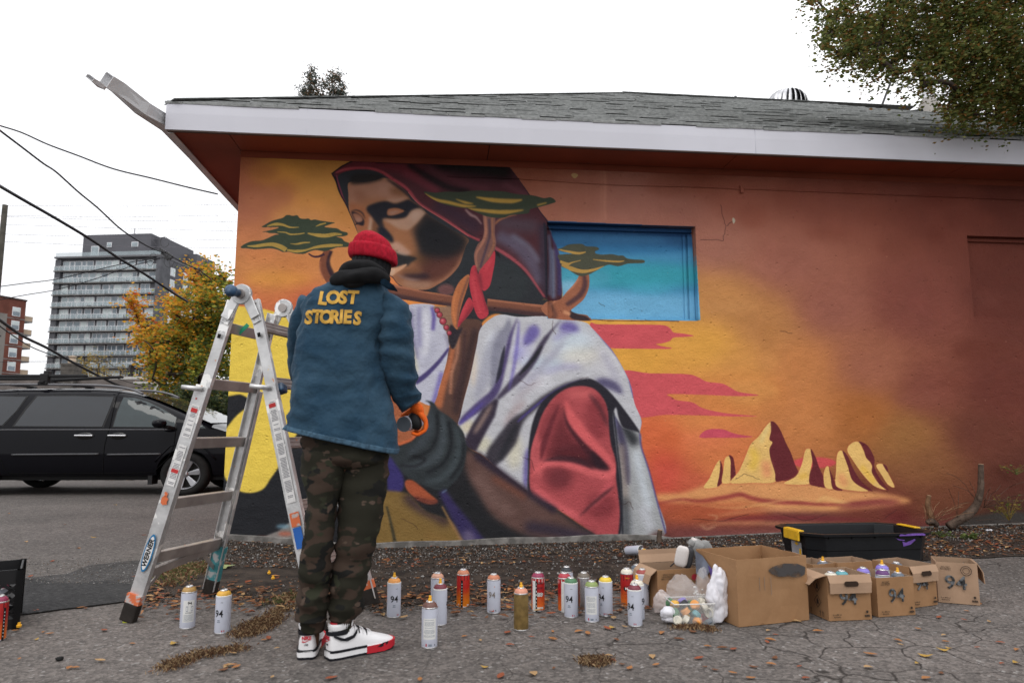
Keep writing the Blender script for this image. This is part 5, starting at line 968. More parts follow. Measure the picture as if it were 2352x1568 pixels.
# --- trees
def tree(name, label, Y, clusters, trunk, leaf, mats, n, rseed, weights=None, group=None, thin=.42, flat=1.0, limb=.05, dy=1.2, droop=0, rise=.25, bark=None, colf=None):
    rnd = random.Random(rseed); t = empty(name, tuple(trunk[0]), 0, label, 'tree', group); off = Vector(trunk[0])
    bk_ = bark or mat('dark_bark', (.055, .042, .034), .95, var=.3, scale=10, bump=.2)
    bm = bmesh.new(); P = spline(trunk, 5); L_ = len(P); tube(bm, [p - off for p in P], [limb * (2.4 - 1.6 * i / L_) for i in range(L_)], 9); obj('trunk', bm, bk_, t, smooth=True)
    V, Fc, MI = [], [], []; cen = []
    for (px, py, r, *rest) in clusters:
        cy = Y + rnd.uniform(-dy, dy) + (rest[1] if len(rest) > 1 else 0); c = at(px, py, cy); cen.append((c, r / 1600 * cy, (rest[0] if rest else 1.0), (px, py)))
    bm = bmesh.new()
    nodes = [(p, -1) for p in P[len(P) // 3:]]; base_n = len(nodes); load = [0] * base_n; todo = [c for c, r, w, _ in cen]; rad = {id(c): r for c, r, w, _ in cen}; seg = []
    while todo:                                         # grow towards the nearest unreached clump
        best = min(((c - q).length, i, k) for k, c in enumerate(todo) for i, (q, _) in enumerate(nodes)); c = todo.pop(best[2]); nodes.append((c, best[1])); load.append(0)
    for i in range(len(nodes) - 1, base_n - 1, -1):
        load[i] += 1; load[nodes[i][1]] += load[i]
    for i in range(base_n, len(nodes)):
        c, pi = nodes[i]; q = nodes[pi][0]; r0, r1 = [limb * .22 * min(3.2, math.sqrt(k_)) for k_ in (load[i] + .5, load[i])]; L2 = (c - q).length
        mid = q.lerp(c, .5) + Vector((rnd.uniform(-.1, .1), rnd.uniform(-.1, .1), rnd.uniform(-.02, .1))) * L2; Bq = spline([q, mid, c], 4); m = len(Bq)
        tube(bm, [p - off for p in Bq], [r0 + (r1 - r0) * k / m for k in range(m)], 5)
        rr_ = rad[id(c)]
        for k in range(4):
            e = c + Vector((rnd.gauss(0, .5), rnd.gauss(0, .5), rnd.gauss(0, .45))) * rr_; q0 = Bq[rnd.randrange(m // 2, m)]; tube(bm, [q0 - off, q0.lerp(e, .5) - off + Vector((0, 0, .02)), e - off], [limb * .12, limb * .08, limb * .04], 4)
    obj('limbs', bm, bk_, t, smooth=True)['kind'] = 'stuff'
    tot = sum(r ** 2 * w for _, r, w, _ in cen); ln = 0
    for c, r, w, pp in cen:
        for k in range(int(n * r ** 2 * w / tot / 8)):
            while True:
                d = Vector((rnd.uniform(-1, 1), rnd.uniform(-1, 1), rnd.uniform(-1, 1)))
                if d.length < 1: break
            d = d * (.75 + .25 * rnd.random()); p0 = c + Vector((d.x * r, d.y * r * .9, d.z * r * flat))
            if mnoise.noise(p0 * 2.4 / max(.3, leaf * 8)) < thin - .6 + .18 * rnd.random(): continue
            td_ = (d + Vector((rnd.gauss(0, .45), rnd.gauss(0, .45), rise + rnd.gauss(0, .35)))).normalized() * leaf * rnd.uniform(3.5, 7)
            for j in range(8):                          # a spray: leaves along one fine twig, its tip bending over
                t_ = (j + rnd.random()) / 8; p = p0 + td_ * (t_ - .3) - Vector((0, 0, droop * td_.length * t_ * t_)) + Vector((rnd.gauss(0, .4), rnd.gauss(0, .4), rnd.gauss(0, .4))) * leaf
                s2 = leaf * rnd.uniform(.5, 1.2); a_, b2 = frame_of(Vector((rnd.gauss(0, 1), rnd.gauss(0, 1), rnd.gauss(.5, .8)))); nn = a_.cross(b2); b0 = len(V); q = p - off
                V += [tuple(q - a_ * s2 * .5), tuple(q + b2 * s2 * .28 + nn * s2 * .1), tuple(q + a_ * s2 * .5), tuple(q - b2 * s2 * .28 + nn * s2 * .1)]
                Fc.append((b0, b0+1, b0+2)); Fc.append((b0, b0+2, b0+3))
                mi = colf(pp, d, rnd) if colf else rnd.choices(range(len(mats)), weights)[0]; MI += [mi, mi]
    me = bpy.data.meshes.new('crown'); me.from_pydata(V, [], Fc); me.update(); me.polygons.foreach_set('material_index', MI); link_mesh('crown', me, mats, t)
    return t
def leafm(name, c): 
    if name in MATS: return MATS[name]
    m = mat(name, c, .6, var=.35, scale=3, spec=.2); t = m.node_tree; b = t.nodes['Principled BSDF']; o = t.nodes['Material Output']; tr = t.nodes.new('ShaderNodeBsdfTranslucent'); tr.inputs[0].default_value = (*[min(1, x * 1.5) for x in c], 1); mx_ = t.nodes.new('ShaderNodeMixShader'); mx_.inputs[0].default_value = .35
    t.links.new(b.outputs[0], mx_.inputs[1]); t.links.new(tr.outputs[0], mx_.inputs[2]); t.links.new(mx_.outputs[0], o.inputs[0]); return m
ML = [leafm('maple_gold', (.62, .33, .03)), leafm('maple_orange', (.60, .20, .03)), leafm('maple_red', (.45, .10, .04)), leafm('maple_green', (.12, .16, .03)), leafm('maple_dark_green', (.06, .09, .025)), leafm('maple_lime', (.32, .32, .045))]
def colmaple(pp, d, rnd):
    px, py = pp; warm = (480 - px) / 190 * .55 + (760 - py) / 300 * .55 + .17 + d.z * .18 - d.x * .15 + rnd.uniform(-.25, .25)
    if py > 905: warm -= .5
    if warm > .72: return rnd.choice((0, 1, 1, 0, 2, 0))
    if warm > .34: return rnd.choice((0, 0, 5, 0, 5, 1))
    return rnd.choice((3, 4, 3, 5, 3, 5, 0))
mc = [(303,695,12),(312,722,15),(322,745,17),(335,765,18),(352,755,20),(375,768,22),(318,775,14),(345,790,20),(372,800,24),(352,838,22),(366,866,18),(350,870,14),(395,830,26),(380,895,14),(395,905,14),(405,915,12),
 (400,720,20),(392,695,16),(425,750,28),(420,695,22),(440,640,14),(446,618,9),(455,660,20),(463,632,15),(470,612,8),(478,650,20),(480,690,30),(500,650,16),(512,630,8),(520,650,12),(523,672,12),(510,700,26),(455,710,26),(440,790,34),(480,770,38),(505,760,28),(470,830,40),(430,850,34),(420,890,22),(500,830,30),(455,890,28),(490,880,28),(520,740,20),(520,720,20),(445,920,22),(480,920,28),(505,930,24),(470,940,20),(360,815,20),(410,785,26),(390,860,22),(530,690,12),(530,790,22),(520,860,22)]
cy_ = 21.0
tree('maple_tree', 'autumn maple turning orange and gold beside the black van', cy_, mc, [G(470, 1010), at(470, 930, cy_), at(468, 860, cy_), at(480, 760, cy_), at(478, 650, cy_)], .135, ML, 36000, 5, thin=.34, limb=.075, dy=1.0, colf=colmaple)
GS = [leafm('shrub_green', (.05, .075, .025)), leafm('shrub_dark', (.03, .045, .02)), leafm('shrub_grey', (.10, .12, .06)), leafm('shrub_olive', (.12, .11, .03))]
tree('hedge_shrub', 'dense dark green shrub behind the nose of the van', 17.0, [(430,905,22),(455,920,30),(490,920,30),(520,915,30),(500,945,34),(460,950,26),(530,950,30),(510,980,30)], [G(480, 1035), at(480, 950, 17)], .10, GS, 6500, 8, [4, 4, 2, 1], thin=.3, limb=.03, dy=.5)
YL = [leafm('pale_gold', (.34, .24, .06)), leafm('pale_brown', (.22, .14, .05)), leafm('pale_olive', (.20, .18, .06))]
tree('yellow_tree', 'small sparse yellow tree in front of the grey tower', 55.0, [(190,840,16),(205,828,16),(225,825,18),(245,830,16),(262,842,14),(200,855,18),(225,850,20),(250,858,16),(275,858,12),(180,858,12),(190,868,12),(235,868,18),(262,868,14),(285,842,7)], [at(225, 930, 55), at(224, 870, 55), at(228, 835, 55)], .17, YL, 2700, 3, [4, 2, 2], thin=.5, limb=.06, dy=1.5)
CN = [leafm('spruce_green', (.035, .050, .040)), leafm('spruce_grey', (.060, .075, .062)), leafm('spruce_cone', (.20, .12, .07))]
tree('spruce_tree', 'twin spruce tops with brown cones showing above the roof', 24.0, [(712,172,9),(718,160,5),(716,155,3),(715,186,11),(714,202,12),(700,212,12),(712,222,13),(726,200,9),(735,196,8),(745,195,9),(763,188,10),(772,175,7),(760,178,7),(780,182,9),(790,200,10),(782,215,12),(765,210,13),(750,222,13),(730,224,11),(792,222,8),(772,226,12),(696,226,9)] + [(745 + k * 24, 262 + 26 * j, 22) for j in range(4) for k in range(-2 - j // 2, 3 + j // 2)], [Vector((-6.9, 24, 0)), at(745, 330, 24), at(742, 240, 24), at(742, 215, 24)], .085, CN, 42000, 6, [4, 3, 2.2], thin=.2, limb=.05, dy=.6)
OV_ = [leafm('elm_olive', (.105, .11, .022)), leafm('elm_green', (.075, .10, .025)), leafm('elm_brown', (.15, .095, .022)), leafm('elm_rust', (.17, .08, .02)), leafm('elm_light', (.22, .23, .07))]
oc = [(1862,2,14),(1885,12,22),(1905,40,22),(1910,70,26),(1895,90,16),(1890,108,8),(1935,30,34),(1945,80,34),(1940,118,24),(1925,128,12),(1975,110,30),(1985,60,40),(1975,145,20),(1985,158,12),(2010,135,28),(2020,90,40),(2030,40,44),(2040,150,24),(2060,170,18),(2075,130,34),(2085,185,18),(2080,80,46),(2100,35,46),(2110,160,28),(2120,200,14),(2135,120,38),(2150,165,22),(2130,190,16),(2160,70,48),(2175,130,40),(2200,30,54),(2210,160,40),(2200,210,26),(2190,235,20),(2180,262,18),(2175,262,12),(2215,250,30),(2235,110,56),(2250,200,44),(2245,255,26),(2215,262,16),(2270,40,60),(2290,150,60),(2295,225,46),(2290,268,22),(2330,80,64),(2340,180,64),(2345,240,46),(2340,275,20),(2380,120,60),(2390,200,50),(2150,10,40),(2050,0,40),(1960,-10,40),(2260,-20,60),(2340,0,60)] + [(2440 + 90 * i, 60 + 90 * j, 66) for i in range(6) for j in range(-3, 3)] + [(2000 + 90 * i, -90 - 70 * j, 56) for i in range(5) for j in range(2)]
tree('elm_tree', 'big leafy tree with brown green foliage hanging over the roof at upper right', 6.6, oc, [Vector((8.8, 4.6, 0)), Vector((8.6, 4.9, 2)), Vector((7.4, 5.6, 4.3)), Vector((5.6, 6.3, 5.4)), Vector((4.2, 6.5, 5.6))], .046, OV_, 185000, 12, [4, 5, 2.2, 1, 1.4], thin=.30, limb=.034, dy=.6, droop=.55, rise=-.15)
# --- poles and wires
def cable(name, label, pix, r, Ys, sag=0, m=None):
    n = len(pix); bm = bmesh.new(); P = []
    for i, (x, y) in enumerate(pix): P.append(at(x, y, np.interp(i / (n - 1), [0, 1], Ys)))
    tube(bm, spline(P, 6), r, 5); o = obj(name, bm, m or mat('cable_black', (.022, .022, .026), .6), smooth=True); tag(o, label, 'cable', 'overhead wires'); return o
cable('overhead_cable', 'thick black cable crossing in front of the tower top', [(-10,420),(0,428),(60,463),(130,503),(210,551),(265,588),(330,628),(400,674),(430,692)], .026, (9, 15))
cable('overhead_cable', 'twisted service line running down to the splice above the maple', [(-10,290),(0,300),(50,338),(100,376),(130,396),(180,441),(225,478),(270,520),(300,542),(340,566),(375,580)], .016, (9, 15))
cable('overhead_cable', 'upper line reaching the white eave of the painted building', [(-10,284),(0,289),(50,305),(110,332),(180,358),(260,388),(350,410),(430,430),(500,446)], .011, (9, 9))
cable('overhead_cable', 'line continuing from the splice into the maple', [(375,578),(400,592),(430,608),(460,622),(485,642)], .016, (15, 17))
cable('overhead_cable', 'heavy drooping cable low over the van roof', [(-10,728),(0,735),(30,757),(60,776),(110,800),(160,828),(220,860),(270,884),(308,895)], .032, (12, 20))
cable('overhead_cable', 'thin lower wire dropping to the shop', [(-10,742),(60,790),(110,812),(190,838),(250,862),(320,884),(380,892),(420,898)], .012, (12, 26))
cable('overhead_cable', 'thin wire rising right from the pole to the splice', [(-10,660),(0,658),(60,650),(130,641),(220,620),(300,602),(350,595),(368,592)], .010, (14, 15))
cable('overhead_cable', 'second thin wire below it rising to the splice', [(-10,690),(0,688),(60,677),(130,665),(220,640),(290,615),(350,598),(375,592)], .009, (14, 15))
cable('overhead_cable', 'thin wire level across the lowest tower floors', [(-10,831),(100,830),(200,829),(300,827),(420,822)], .012, (40, 40))
FW = mat('faint_wire', (.16, .15, .17), .6)
for k, (y0, y1, y2, lb) in enumerate([(472,474,470,'highest'), (495,499,494,'second highest'), (497,506,510,'third'), (515,524,531,'fourth'), (537,546,552,'fifth'), (554,566,570,'lowest')]):
    cable('distant_wire', 'faint distant power line, %s of the six level lines left of the building' % lb, [(-10, y0), (100, y0 + (y1 - y0) * .4), (270, y1), (400, (y1 + y2) / 2), (545, y2)], .0085, (30, 30), m=FW)
for k, (a, b_, lb) in enumerate([((-10,60),(380,590),'leftmost'), ((160,140),(560,560),'middle'), ((240,200),(545,545),'rightmost')]):
    cable('distant_wire', 'very faint slanting wire in the white sky, %s of three' % lb, [a, ((a[0]+b_[0])/2, (a[1]+b_[1])/2 + 6), b_], .003, (24, 24), m=FW)
sp = empty('cable_splice', (0, 0, 0), 0, 'black cable splice with loose loops before the tower roof', 'cable splice')
bm = bmesh.new()
for a, b_ in [((368,572),(380,580)), ((372,582),(392,594)), ((378,592),(386,596)), ((383,580),(396,590))]: beam(bm, at(*a, 15), at(*b_, 15), .05, .05)
obj('clamp', bm, DK, sp)
for cx_, cy2, r_ in [(378,556,12),(352,592,10),(388,600,14),(345,600,10),(398,604,11)]:
    bm = bmesh.new(); tube(bm, [at(cx_ + r_ * math.cos(a) * .8, cy2 + r_ * math.sin(a), 15) for a in np.linspace(0, 5.6, 14)], .006, 4); obj('loop', bm, DK, sp)
pw = empty('utility_pole', (0, 0, 0), 0, 'weathered wooden utility pole at the left edge of the picture', 'pole'); q = G(-8, 1040); PYY = 18.0
b0 = at(-16, 900, PYY); t0 = at(12, 471, PYY); bm = bmesh.new(); tube(bm, [(t0.x, PYY, 0), (t0.x, PYY, t0.z * .5), (t0.x, PYY, t0.z)], [.10, .085, .065], 12); obj('shaft', bm, mat('weathered_wood', (.10, .095, .08), .95, var=.3, scale=6, bump=.1), pw)
s2 = empty('service_pole', (0, 0, 0), 0, 'short dark pole with coiled cable on top before the tower', 'pole'); t0 = at(302, 838, 45); bm = bmesh.new(); tube(bm, [(t0.x, 45, 0), (t0.x, 45, t0.z)], .17, 10); obj('shaft', bm, mat('dark_wood', (.05, .042, .04), .9), s2)
bm = bmesh.new()
for k in range(4): tube(bm, [t0 + Vector((.35 + .32 * math.cos(a), .1 * k - .2, -.4 - .08 * k + .55 * math.sin(a))) for a in np.linspace(0, 6.2, 12)], .035, 4)
obj('cable_coil', bm, DK, s2)
# far edge of the lot: strip of leaves by the van
litter('verge_leaves', 500, lambda rnd: (lambda q: (q.x, q.y))(G(rnd.uniform(30, 330), rnd.uniform(1090, 1104))), (.08, .16), [0, 1, 2, 3, 1], 'fallen leaves along the far edge of the parking lot')

# ================================================================ black minivan
BP = mat('black_car_paint', (.005, .005, .007), .06, spec=.14, var=.05); TG = mat('tinted_glass', (.010, .013, .018), .04, spec=.6); CG = mat('door_glass', (.030, .045, .048), .05, spec=.5)
CH = mat('chrome', (.8, .8, .82), .12, 1); RU = mat('tyre_rubber', (.018, .018, .018), .85, var=.2, scale=20); AL = mat('alloy_wheel', (.42, .42, .44), .3, .8); BT = mat('black_trim', (.02, .02, .021), .55)
van = empty('parked_minivan', (-6.70, 11.80, 0), R(1.5), 'shiny black minivan parked beyond the ladder at the left', 'minivan')
van.scale = (1.075, .97, .95)
XR = -1.52; XF = 1.51                                   # axles
def roofz(x):
    return float(np.interp(x, [-2.56, -2.50, -2.35, -2.0, -1.0, 0, .35, .62, .95, 1.35, 1.75, 2.05, 2.2, 2.42, 2.52, 2.56], [.98, 1.25, 1.60, 1.70, 1.735, 1.735, 1.715, 1.66, 1.54, 1.36, 1.16, 1.04, 1.0, .90, .78, .62]))
def halfw(x): return float(np.interp(x, [-2.56, -2.4, -2.0, -1, 1.2, 1.9, 2.25, 2.45, 2.56], [.80, .92, .985, .995, .995, .97, .88, .72, .52]))
def sect(x):
    zt = roofz(x); w = halfw(x); belt = 1.07 + .02 * (-x / 2.5); belt = min(belt, zt - .03)
    zb = .30 if abs(x) < 2.3 else .34
    wt = w * .985 - max(0, zt - belt) * .30
    return [(0, zb), (w * .80, zb), (w * .955, zb + .03), (w * .985, zb + .10), (w, .56), (w * 1.0, .70), (w * .992, .86), (w * .985, belt - .06), (w * .975, belt), (wt + (w * .975 - wt) * .55, belt + (zt - belt) * .45), (wt + .01, zt - min(.10, (zt - belt) * .3)), (wt - .07, zt - .02), (wt - .20, zt + .012), (wt * .4, zt + .03), (0, zt + .035)]
def sidey(x, z):
    s = sect(x); 
    for (y0, z0), (y1, z1) in zip(s[1:-1], s[2:]):
        if z0 <= z <= z1 and z1 > z0: return y0 + (y1 - y0) * (z - z0) / (z1 - z0)
    return s[6][0]
xs = sorted(set(list(np.linspace(-2.56, 2.56, 60)) + [-2.53, 2.53, 2.545])); bm = bmesh.new(); rings = []
for x in xs:
    s = sect(x); rings.append([bm.verts.new((x, -y, z)) for y, z in s] + [bm.verts.new((x, y, z)) for y, z in s[-2:0:-1]])
n = len(rings[0])
for i in range(len(rings) - 1):
    for k in range(n): bm.faces.new((rings[i][k], rings[i][(k+1) % n], rings[i+1][(k+1) % n], rings[i+1][k]))
bm.faces.new(rings[0][::-1]); bm.faces.new(rings[-1])
body = obj('body', bm, BP, van, smooth=True)
cb = bmesh.new()
for x in (XR, XF):
    for sy in (-1, 1): lathe(cb, [(.395, -.16), (.395, .16)], 32, M=Matrix.Translation((x, sy * .93, .36)) @ Matrix.Rotation(math.pi / 2, 4, 'X'))
cut = obj('cutter', cb, None); cut.parent = van
md = body.modifiers.new('arch', 'BOOLEAN'); md.object = cut; md.solver = 'EXACT'
dg = bpy.context.evaluated_depsgraph_get(); dg.update(); me2 = bpy.data.meshes.new_from_object(body.evaluated_get(dg)); body.modifiers.clear(); body.data = me2; bpy.data.objects.remove(cut)
me2.set_sharp_from_angle(angle=R(38))
for p in me2.polygons: p.use_smooth = True
def onside(poly, name, m, off=.004, sub=3, sides=(-1,), parent=None, dense=True):
    for sd in sides:
        bm = bmesh.new(); P = []
        for i in range(len(poly)):
            a, b_ = poly[i], poly[(i+1) % len(poly)]; k = max(1, int(math.dist(a, b_) / .1))
            for q in range(k): P.append((a[0] + (b_[0]-a[0]) * q / k, a[1] + (b_[1]-a[1]) * q / k))
        from mathutils.geometry import delaunay_2d_cdt
        pts = list(P); x0, x1 = min(p[0] for p in P), max(p[0] for p in P); z0, z1 = min(p[1] for p in P), max(p[1] for p in P)
        for x in np.arange(x0 + .05, x1, .1):
            for z in np.arange(z0 + .04, z1, .08): pts.append((float(x), float(z)))
        r_ = delaunay_2d_cdt([Vector(p) for p in pts], [], [list(range(len(P)))], 1, 1e-5)
        me = bpy.data.meshes.new(name); me.from_pydata([(v.x, sd * (sidey(v.x, v.y) + off), v.y) for v in r_[0]], [], r_[2]); me.update()
        for p in me.polygons: p.use_smooth = True
        o = link_mesh(name, me, m, parent or van)
    return o
def inset(poly, d):
    cx = sum(p[0] for p in poly) / len(poly); cz = sum(p[1] for p in poly) / len(poly); return [(x + (cx - x) * d, z + (cz - z) * d * 1.6) for x, z in poly]
wins = [('rear_window', [(-2.22,1.16),(-1.12,1.13),(-.98,1.36),(-.90,1.60),(-1.3,1.61),(-1.9,1.59),(-2.1,1.5)], TG), ('sliding_door_window', [(-.94,1.12),(.30,1.11),(.34,1.36),(.36,1.60),(-.2,1.615),(-.74,1.61),(-.84,1.38)], TG), ('front_door_window', [(.46,1.11),(1.33,1.10),(1.33,1.26),(1.10,1.40),(.86,1.52),(.66,1.585),(.5,1.595),(.47,1.35)], CG), ('quarter_window', [(1.44,1.09),(1.78,1.085),(1.74,1.12),(1.6,1.205),(1.45,1.27)], CG)]
for nm, P, m in wins:
    onside([((x - sum(p[0] for p in P)/len(P)) * 1.05 + sum(p[0] for p in P)/len(P), z + (.018 if z > 1.3 else -.012)) for x, z in P], 'window_surround', BT, .0035); [onside(P, nm, m, .007, sides=(q,)) for q in (-1, 1)]
# windscreen and rear glass
bm = bmesh.new(); g = []
for i in range(9):
    x = 1.80 - (1.80 - .72) * i / 8; zt = roofz(x); wt = halfw(x) * .985 - max(0, zt - 1.08) * .30 - .12; g.append([bm.verts.new((x, wt * t, zt + .032 + .012 * (1 - t * t) )) for t in np.linspace(-1, 1, 9)])
for i in range(8):
    for k in range(8): bm.faces.new((g[i][k], g[i][k+1], g[i+1][k+1], g[i+1][k]))
obj('windscreen', bm, mat('windscreen_glass', (.03, .034, .03), .05, spec=.9), van, smooth=True)
def seam(P, name='door_seam', m=BT, r=.006, off=.001):
    bm = bmesh.new(); L = []
    for a, b_ in zip(P[:-1], P[1:]):
        k = max(1, int(math.dist(a, b_) / .06)); L += [(a[0]+(b_[0]-a[0])*q/k, a[1]+(b_[1]-a[1])*q/k) for q in range(k)]
    L.append(P[-1]); tube(bm, [(x, -(sidey(x, z) + off), z) for x, z in L], r, 5); obj(name, bm, m, van, smooth=True)
SM = mat('seam_black', (.002, .002, .002), .9)
seam([(-1.04,1.66),(-1.1,1.3),(-1.16,1.08),(-1.16,.8),(-1.02,.45),(-.95,.36)], m=SM); seam([(.40,1.66),(.41,1.1),(.37,.8),(.37,.36)], m=SM); seam([(1.36,1.1),(1.35,.8),(1.28,.6),(1.1,.4)], m=SM); seam([(-.95,.36),(.37,.36),(1.08,.37)], m=SM)
seam([(-2.3,1.045),(-1,1.06),(.4,1.062),(1.3,1.062)], 'belt_trim', mat('satin_trim', (.12, .12, .13), .3), .008, .004)
for a, b_ in ((-.92, .30), (.42, 1.18)): seam([(a, .66), (b_, .67)], 'side_moulding', mat('gloss_strip', (.05, .05, .055), .25), .018, .004)
seam([(1.10,.55),(1.3,.80),(1.51,.86),(1.75,.80),(1.95,.58)], 'arch_lip', BP, .012, .004)
for x in (.05, .52):                                    # chrome door handles over dark cups
    h = bpy.data.objects.new('door_handle', None); COL.objects.link(h); h.parent = van
    bm = bmesh.new(); y = -(sidey(x, .96)); M = Matrix.Translation((x + .03, y + .004, .955)) @ Matrix.Diagonal((1.25, .16, .62, 1)); bmesh.ops.create_uvsphere(bm, u_segments=20, v_segments=10, radius=.10, matrix=M); obj('cup', bm, mat('gloss_black', (.004, .004, .004), .1), h, smooth=True)
    bm = bmesh.new(); beam(bm, (x - .11, y - .030, .968), (x + .15, y - .030, .966), .018, .026); obj('grip', bm, CH, h, bevel=.008)
# mirror
mi_ = bpy.data.objects.new('wing_mirror', None); COL.objects.link(mi_); mi_.parent = van
bm = bmesh.new(); bmesh.ops.create_cube(bm, size=1, matrix=Matrix.Translation((1.20, -1.17, 1.16)) @ Matrix.Rotation(R(8), 4, 'Z') @ Matrix.Diagonal((.24, .20, .175, 1))); o = obj('mirror_housing', bm, BP, mi_, smooth=True); sb = o.modifiers.new('s', 'SUBSURF'); sb.levels = sb.render_levels = 2
bm = bmesh.new(); beam(bm, (1.30, -.95, 1.08), (1.26, -1.10, 1.11), .10, .05); obj('mirror_arm', bm, BT, mi_, bevel=.01)
# wheels
def wheel(x, sy):
    w = bpy.data.objects.new('wheel', None); COL.objects.link(w); w.parent = van; w.location = (x, sy * .87, .345); w.rotation_euler = (math.pi / 2 * (1 if sy < 0 else -1), 0, 0)
    bm = bmesh.new(); lathe(bm, [(.235, -.11), (.30, -.12), (.335, -.10), (.348, -.06), (.348, .06), (.335, .10), (.30, .12), (.245, .115), (.235, .09)], 40, cap=False); obj('tyre', bm, RU, w, smooth=True)
    bm = bmesh.new(); lathe(bm, [(.236, .11), (.222, .10), (.215, .04), (.215, -.1)], 40, cap=False); obj('rim', bm, AL, w, smooth=True)
    bm = bmesh.new(); lathe(bm, [(.214, .0), (.02, .0)], 32, (0, 0, -.03)); obj('brake_disc', bm, mat('disc_dark', (.06, .058, .055), .6), w)
    for k in range(6):
        bm = bmesh.new(); M = Matrix.Rotation(k * math.pi / 3 + .2, 4, 'Z'); P = [(.03, -.020, .07), (.21, -.050, .095), (.222, -.02, .10), (.222, .02, .10), (.21, .050, .095), (.03, .020, .07)]; prism(bm, [M @ Vector(p) for p in P], (0, 0, -.03)); obj('spoke', bm, AL, w, bevel=.004)
    bm = bmesh.new(); lathe(bm, [(.055, .05), (.052, .085), (.035, .095), (.0, .097)], 16); obj('hub_cap', bm, AL, w, smooth=True)
for x in (XR, XF):
    for sy in (-1, 1): wheel(x, sy)
bm = bmesh.new(); box(bm, 0, 0, .3, 4.4, 1.5, .12); box(bm, 1.02, -.84, .30, .06, .2, .24); box(bm, -2.0, -.84, .30, .06, .2, .24); obj('underbody', bm, BT, van)
# head lamp, roof rails, ski rack
bm = bmesh.new(); P = [(2.06,.88),(2.16,.865),(2.34,.79),(2.40,.735),(2.28,.74),(2.16,.79)]
onside(P, 'headlight', mat('headlamp_lens', (.30, .31, .33), .1, spec=.8), .008); onside([(2.05,.85),(2.2,.78),(2.28,.74),(2.14,.775)], 'turn_signal', mat('amber_lens', (.7, .16, .05), .2), .012)
for sy in (-1, 1):
    bm = bmesh.new(); tube(bm, spline([(.72, sy * .66, 1.66), (.5, sy * .665, 1.745), (.1, sy * .67, 1.80), (-1, sy * .67, 1.815), (-2.0, sy * .665, 1.79), (-2.25, sy * .66, 1.72)], 5), .020, 8); obj('roof_rail', bm, mat('grey_rail', (.12, .12, .13), .35), van, smooth=True)
rk = empty('ski_rack', (0, 0, 0), 0, 'black ski rack with long grips on the van roof', 'roof rack'); rk.location = van.location; rk.rotation_euler = van.rotation_euler; rk.scale = van.scale
for x in (-1.7, -.75):
    bm = bmesh.new(); beam(bm, (x, -.74, 1.86), (x, .74, 1.86), .07, .035); obj('crossbar', bm, BT, rk, bevel=.008)
    for sy in (-.67, .67):
        bm = bmesh.new(); box(bm, x, sy, 1.835, .14, .08, .05); obj('foot', bm, BT, rk, bevel=.01)
for (x0, x1, y, z0, z1) in [(-2.3, -.15, -.62, 1.955, 1.965), (-.95, .25, -.35, 1.895, 1.97), (-2.1, -.3, -.30, 1.93, 1.945)]:
    bm = bmesh.new(); beam(bm, (x0, y, z0), (x1, y, z1), .10, .045); obj('ski_grip', bm, BT, rk, bevel=.012)
bm = bmesh.new(); box(bm, -.75, -.64, 1.93, .12, .09, .14); box(bm, -.73, -.62, 2.02, .08, .09, .06); obj('clamp', bm, BT, rk, bevel=.01)
txt('THULE', .05, mat('grey_print', (.3, .3, .3), .6), basis((-1.72, -.672, 1.957), (1, 0, 0), (0, 0, 1)), rk, 'lettering', .001)

# ================================================================ multi-position aluminium ladder, standing as an A
def alu(name, base, paint):
    m = mat(name, base, .42, .55, var=.25, scale=9, bump=.03, bscale=60); t = m.node_tree; b = t.nodes['Principled BSDF']; L = t.links
    old = b.inputs['Base Color'].links[0].from_socket; tcn = [n for n in t.nodes if n.type == 'TEX_COORD'][0]; src = old
    for c, s_, lo, seed in paint:                       # dried paint spatters
        n = t.nodes.new('ShaderNodeTexNoise'); n.inputs['Scale'].default_value = s_; n.inputs['Detail'].default_value = 3; mp = t.nodes.new('ShaderNodeMapping'); mp.inputs['Location'].default_value = (seed, seed * 2, seed * 3); L.new(tcn.outputs['Object'], mp.inputs[0]); L.new(mp.outputs[0], n.inputs[0])
        r = t.nodes.new('ShaderNodeValToRGB'); r.color_ramp.elements[0].position = lo; r.color_ramp.elements[1].position = lo + .015; r.color_ramp.elements[0].color = (0, 0, 0, 1); r.color_ramp.elements[1].color = (1, 1, 1, 1); L.new(n.outputs['Fac'], r.inputs[0])
        x = t.nodes.new('ShaderNodeMix'); x.data_type = 'RGBA'; L.new(r.outputs[0], x.inputs[0]); L.new(src, x.inputs[6]); x.inputs[7].default_value = (*c, 1); src = x.outputs[2]
    L.new(src, b.inputs['Base Color']); return m
ALU = alu('aluminium', (.62, .62, .62), [((.85, .84, .82), 9, .60, 3), ((.55, .30, .20), 26, .72, 1), ((.6, .5, .35), 14, .70, 8)]); ALD = alu('dull_aluminium', (.42, .38, .36), [((.5, .2, .1), 22, .72, 4), ((.05, .25, .2), 18, .74, 6)])
RUB = mat('ladder_rubber', (.03, .025, .022), .8, var=.3, scale=20); BLU = mat('blue_plastic', (.025, .07, .14), .4, var=.5, scale=20); HOL = mat('hole_dark', (.01, .01, .01), .9)
TEAL = mat('teal_paint', (.05, .20, .22), .6, scale=16, col2=(.32, .33, .33), ramp=(.5, .56)); ORP = mat('orange_paint', (.60, .15, .06), .7, scale=24, col2=(.45, .40, .38), ramp=(.52, .58))
nA, fA = GG(293, 1428), GG(480, 1368); fB = GG(857, 1392); nB = fB + (nA - fA) * .92; nB.z = 0
hN = at(556, 676, (nA.y + nB.y) / 2 + .06); hF = at(652, 708, (fA.y + fB.y) / 2 - .02)
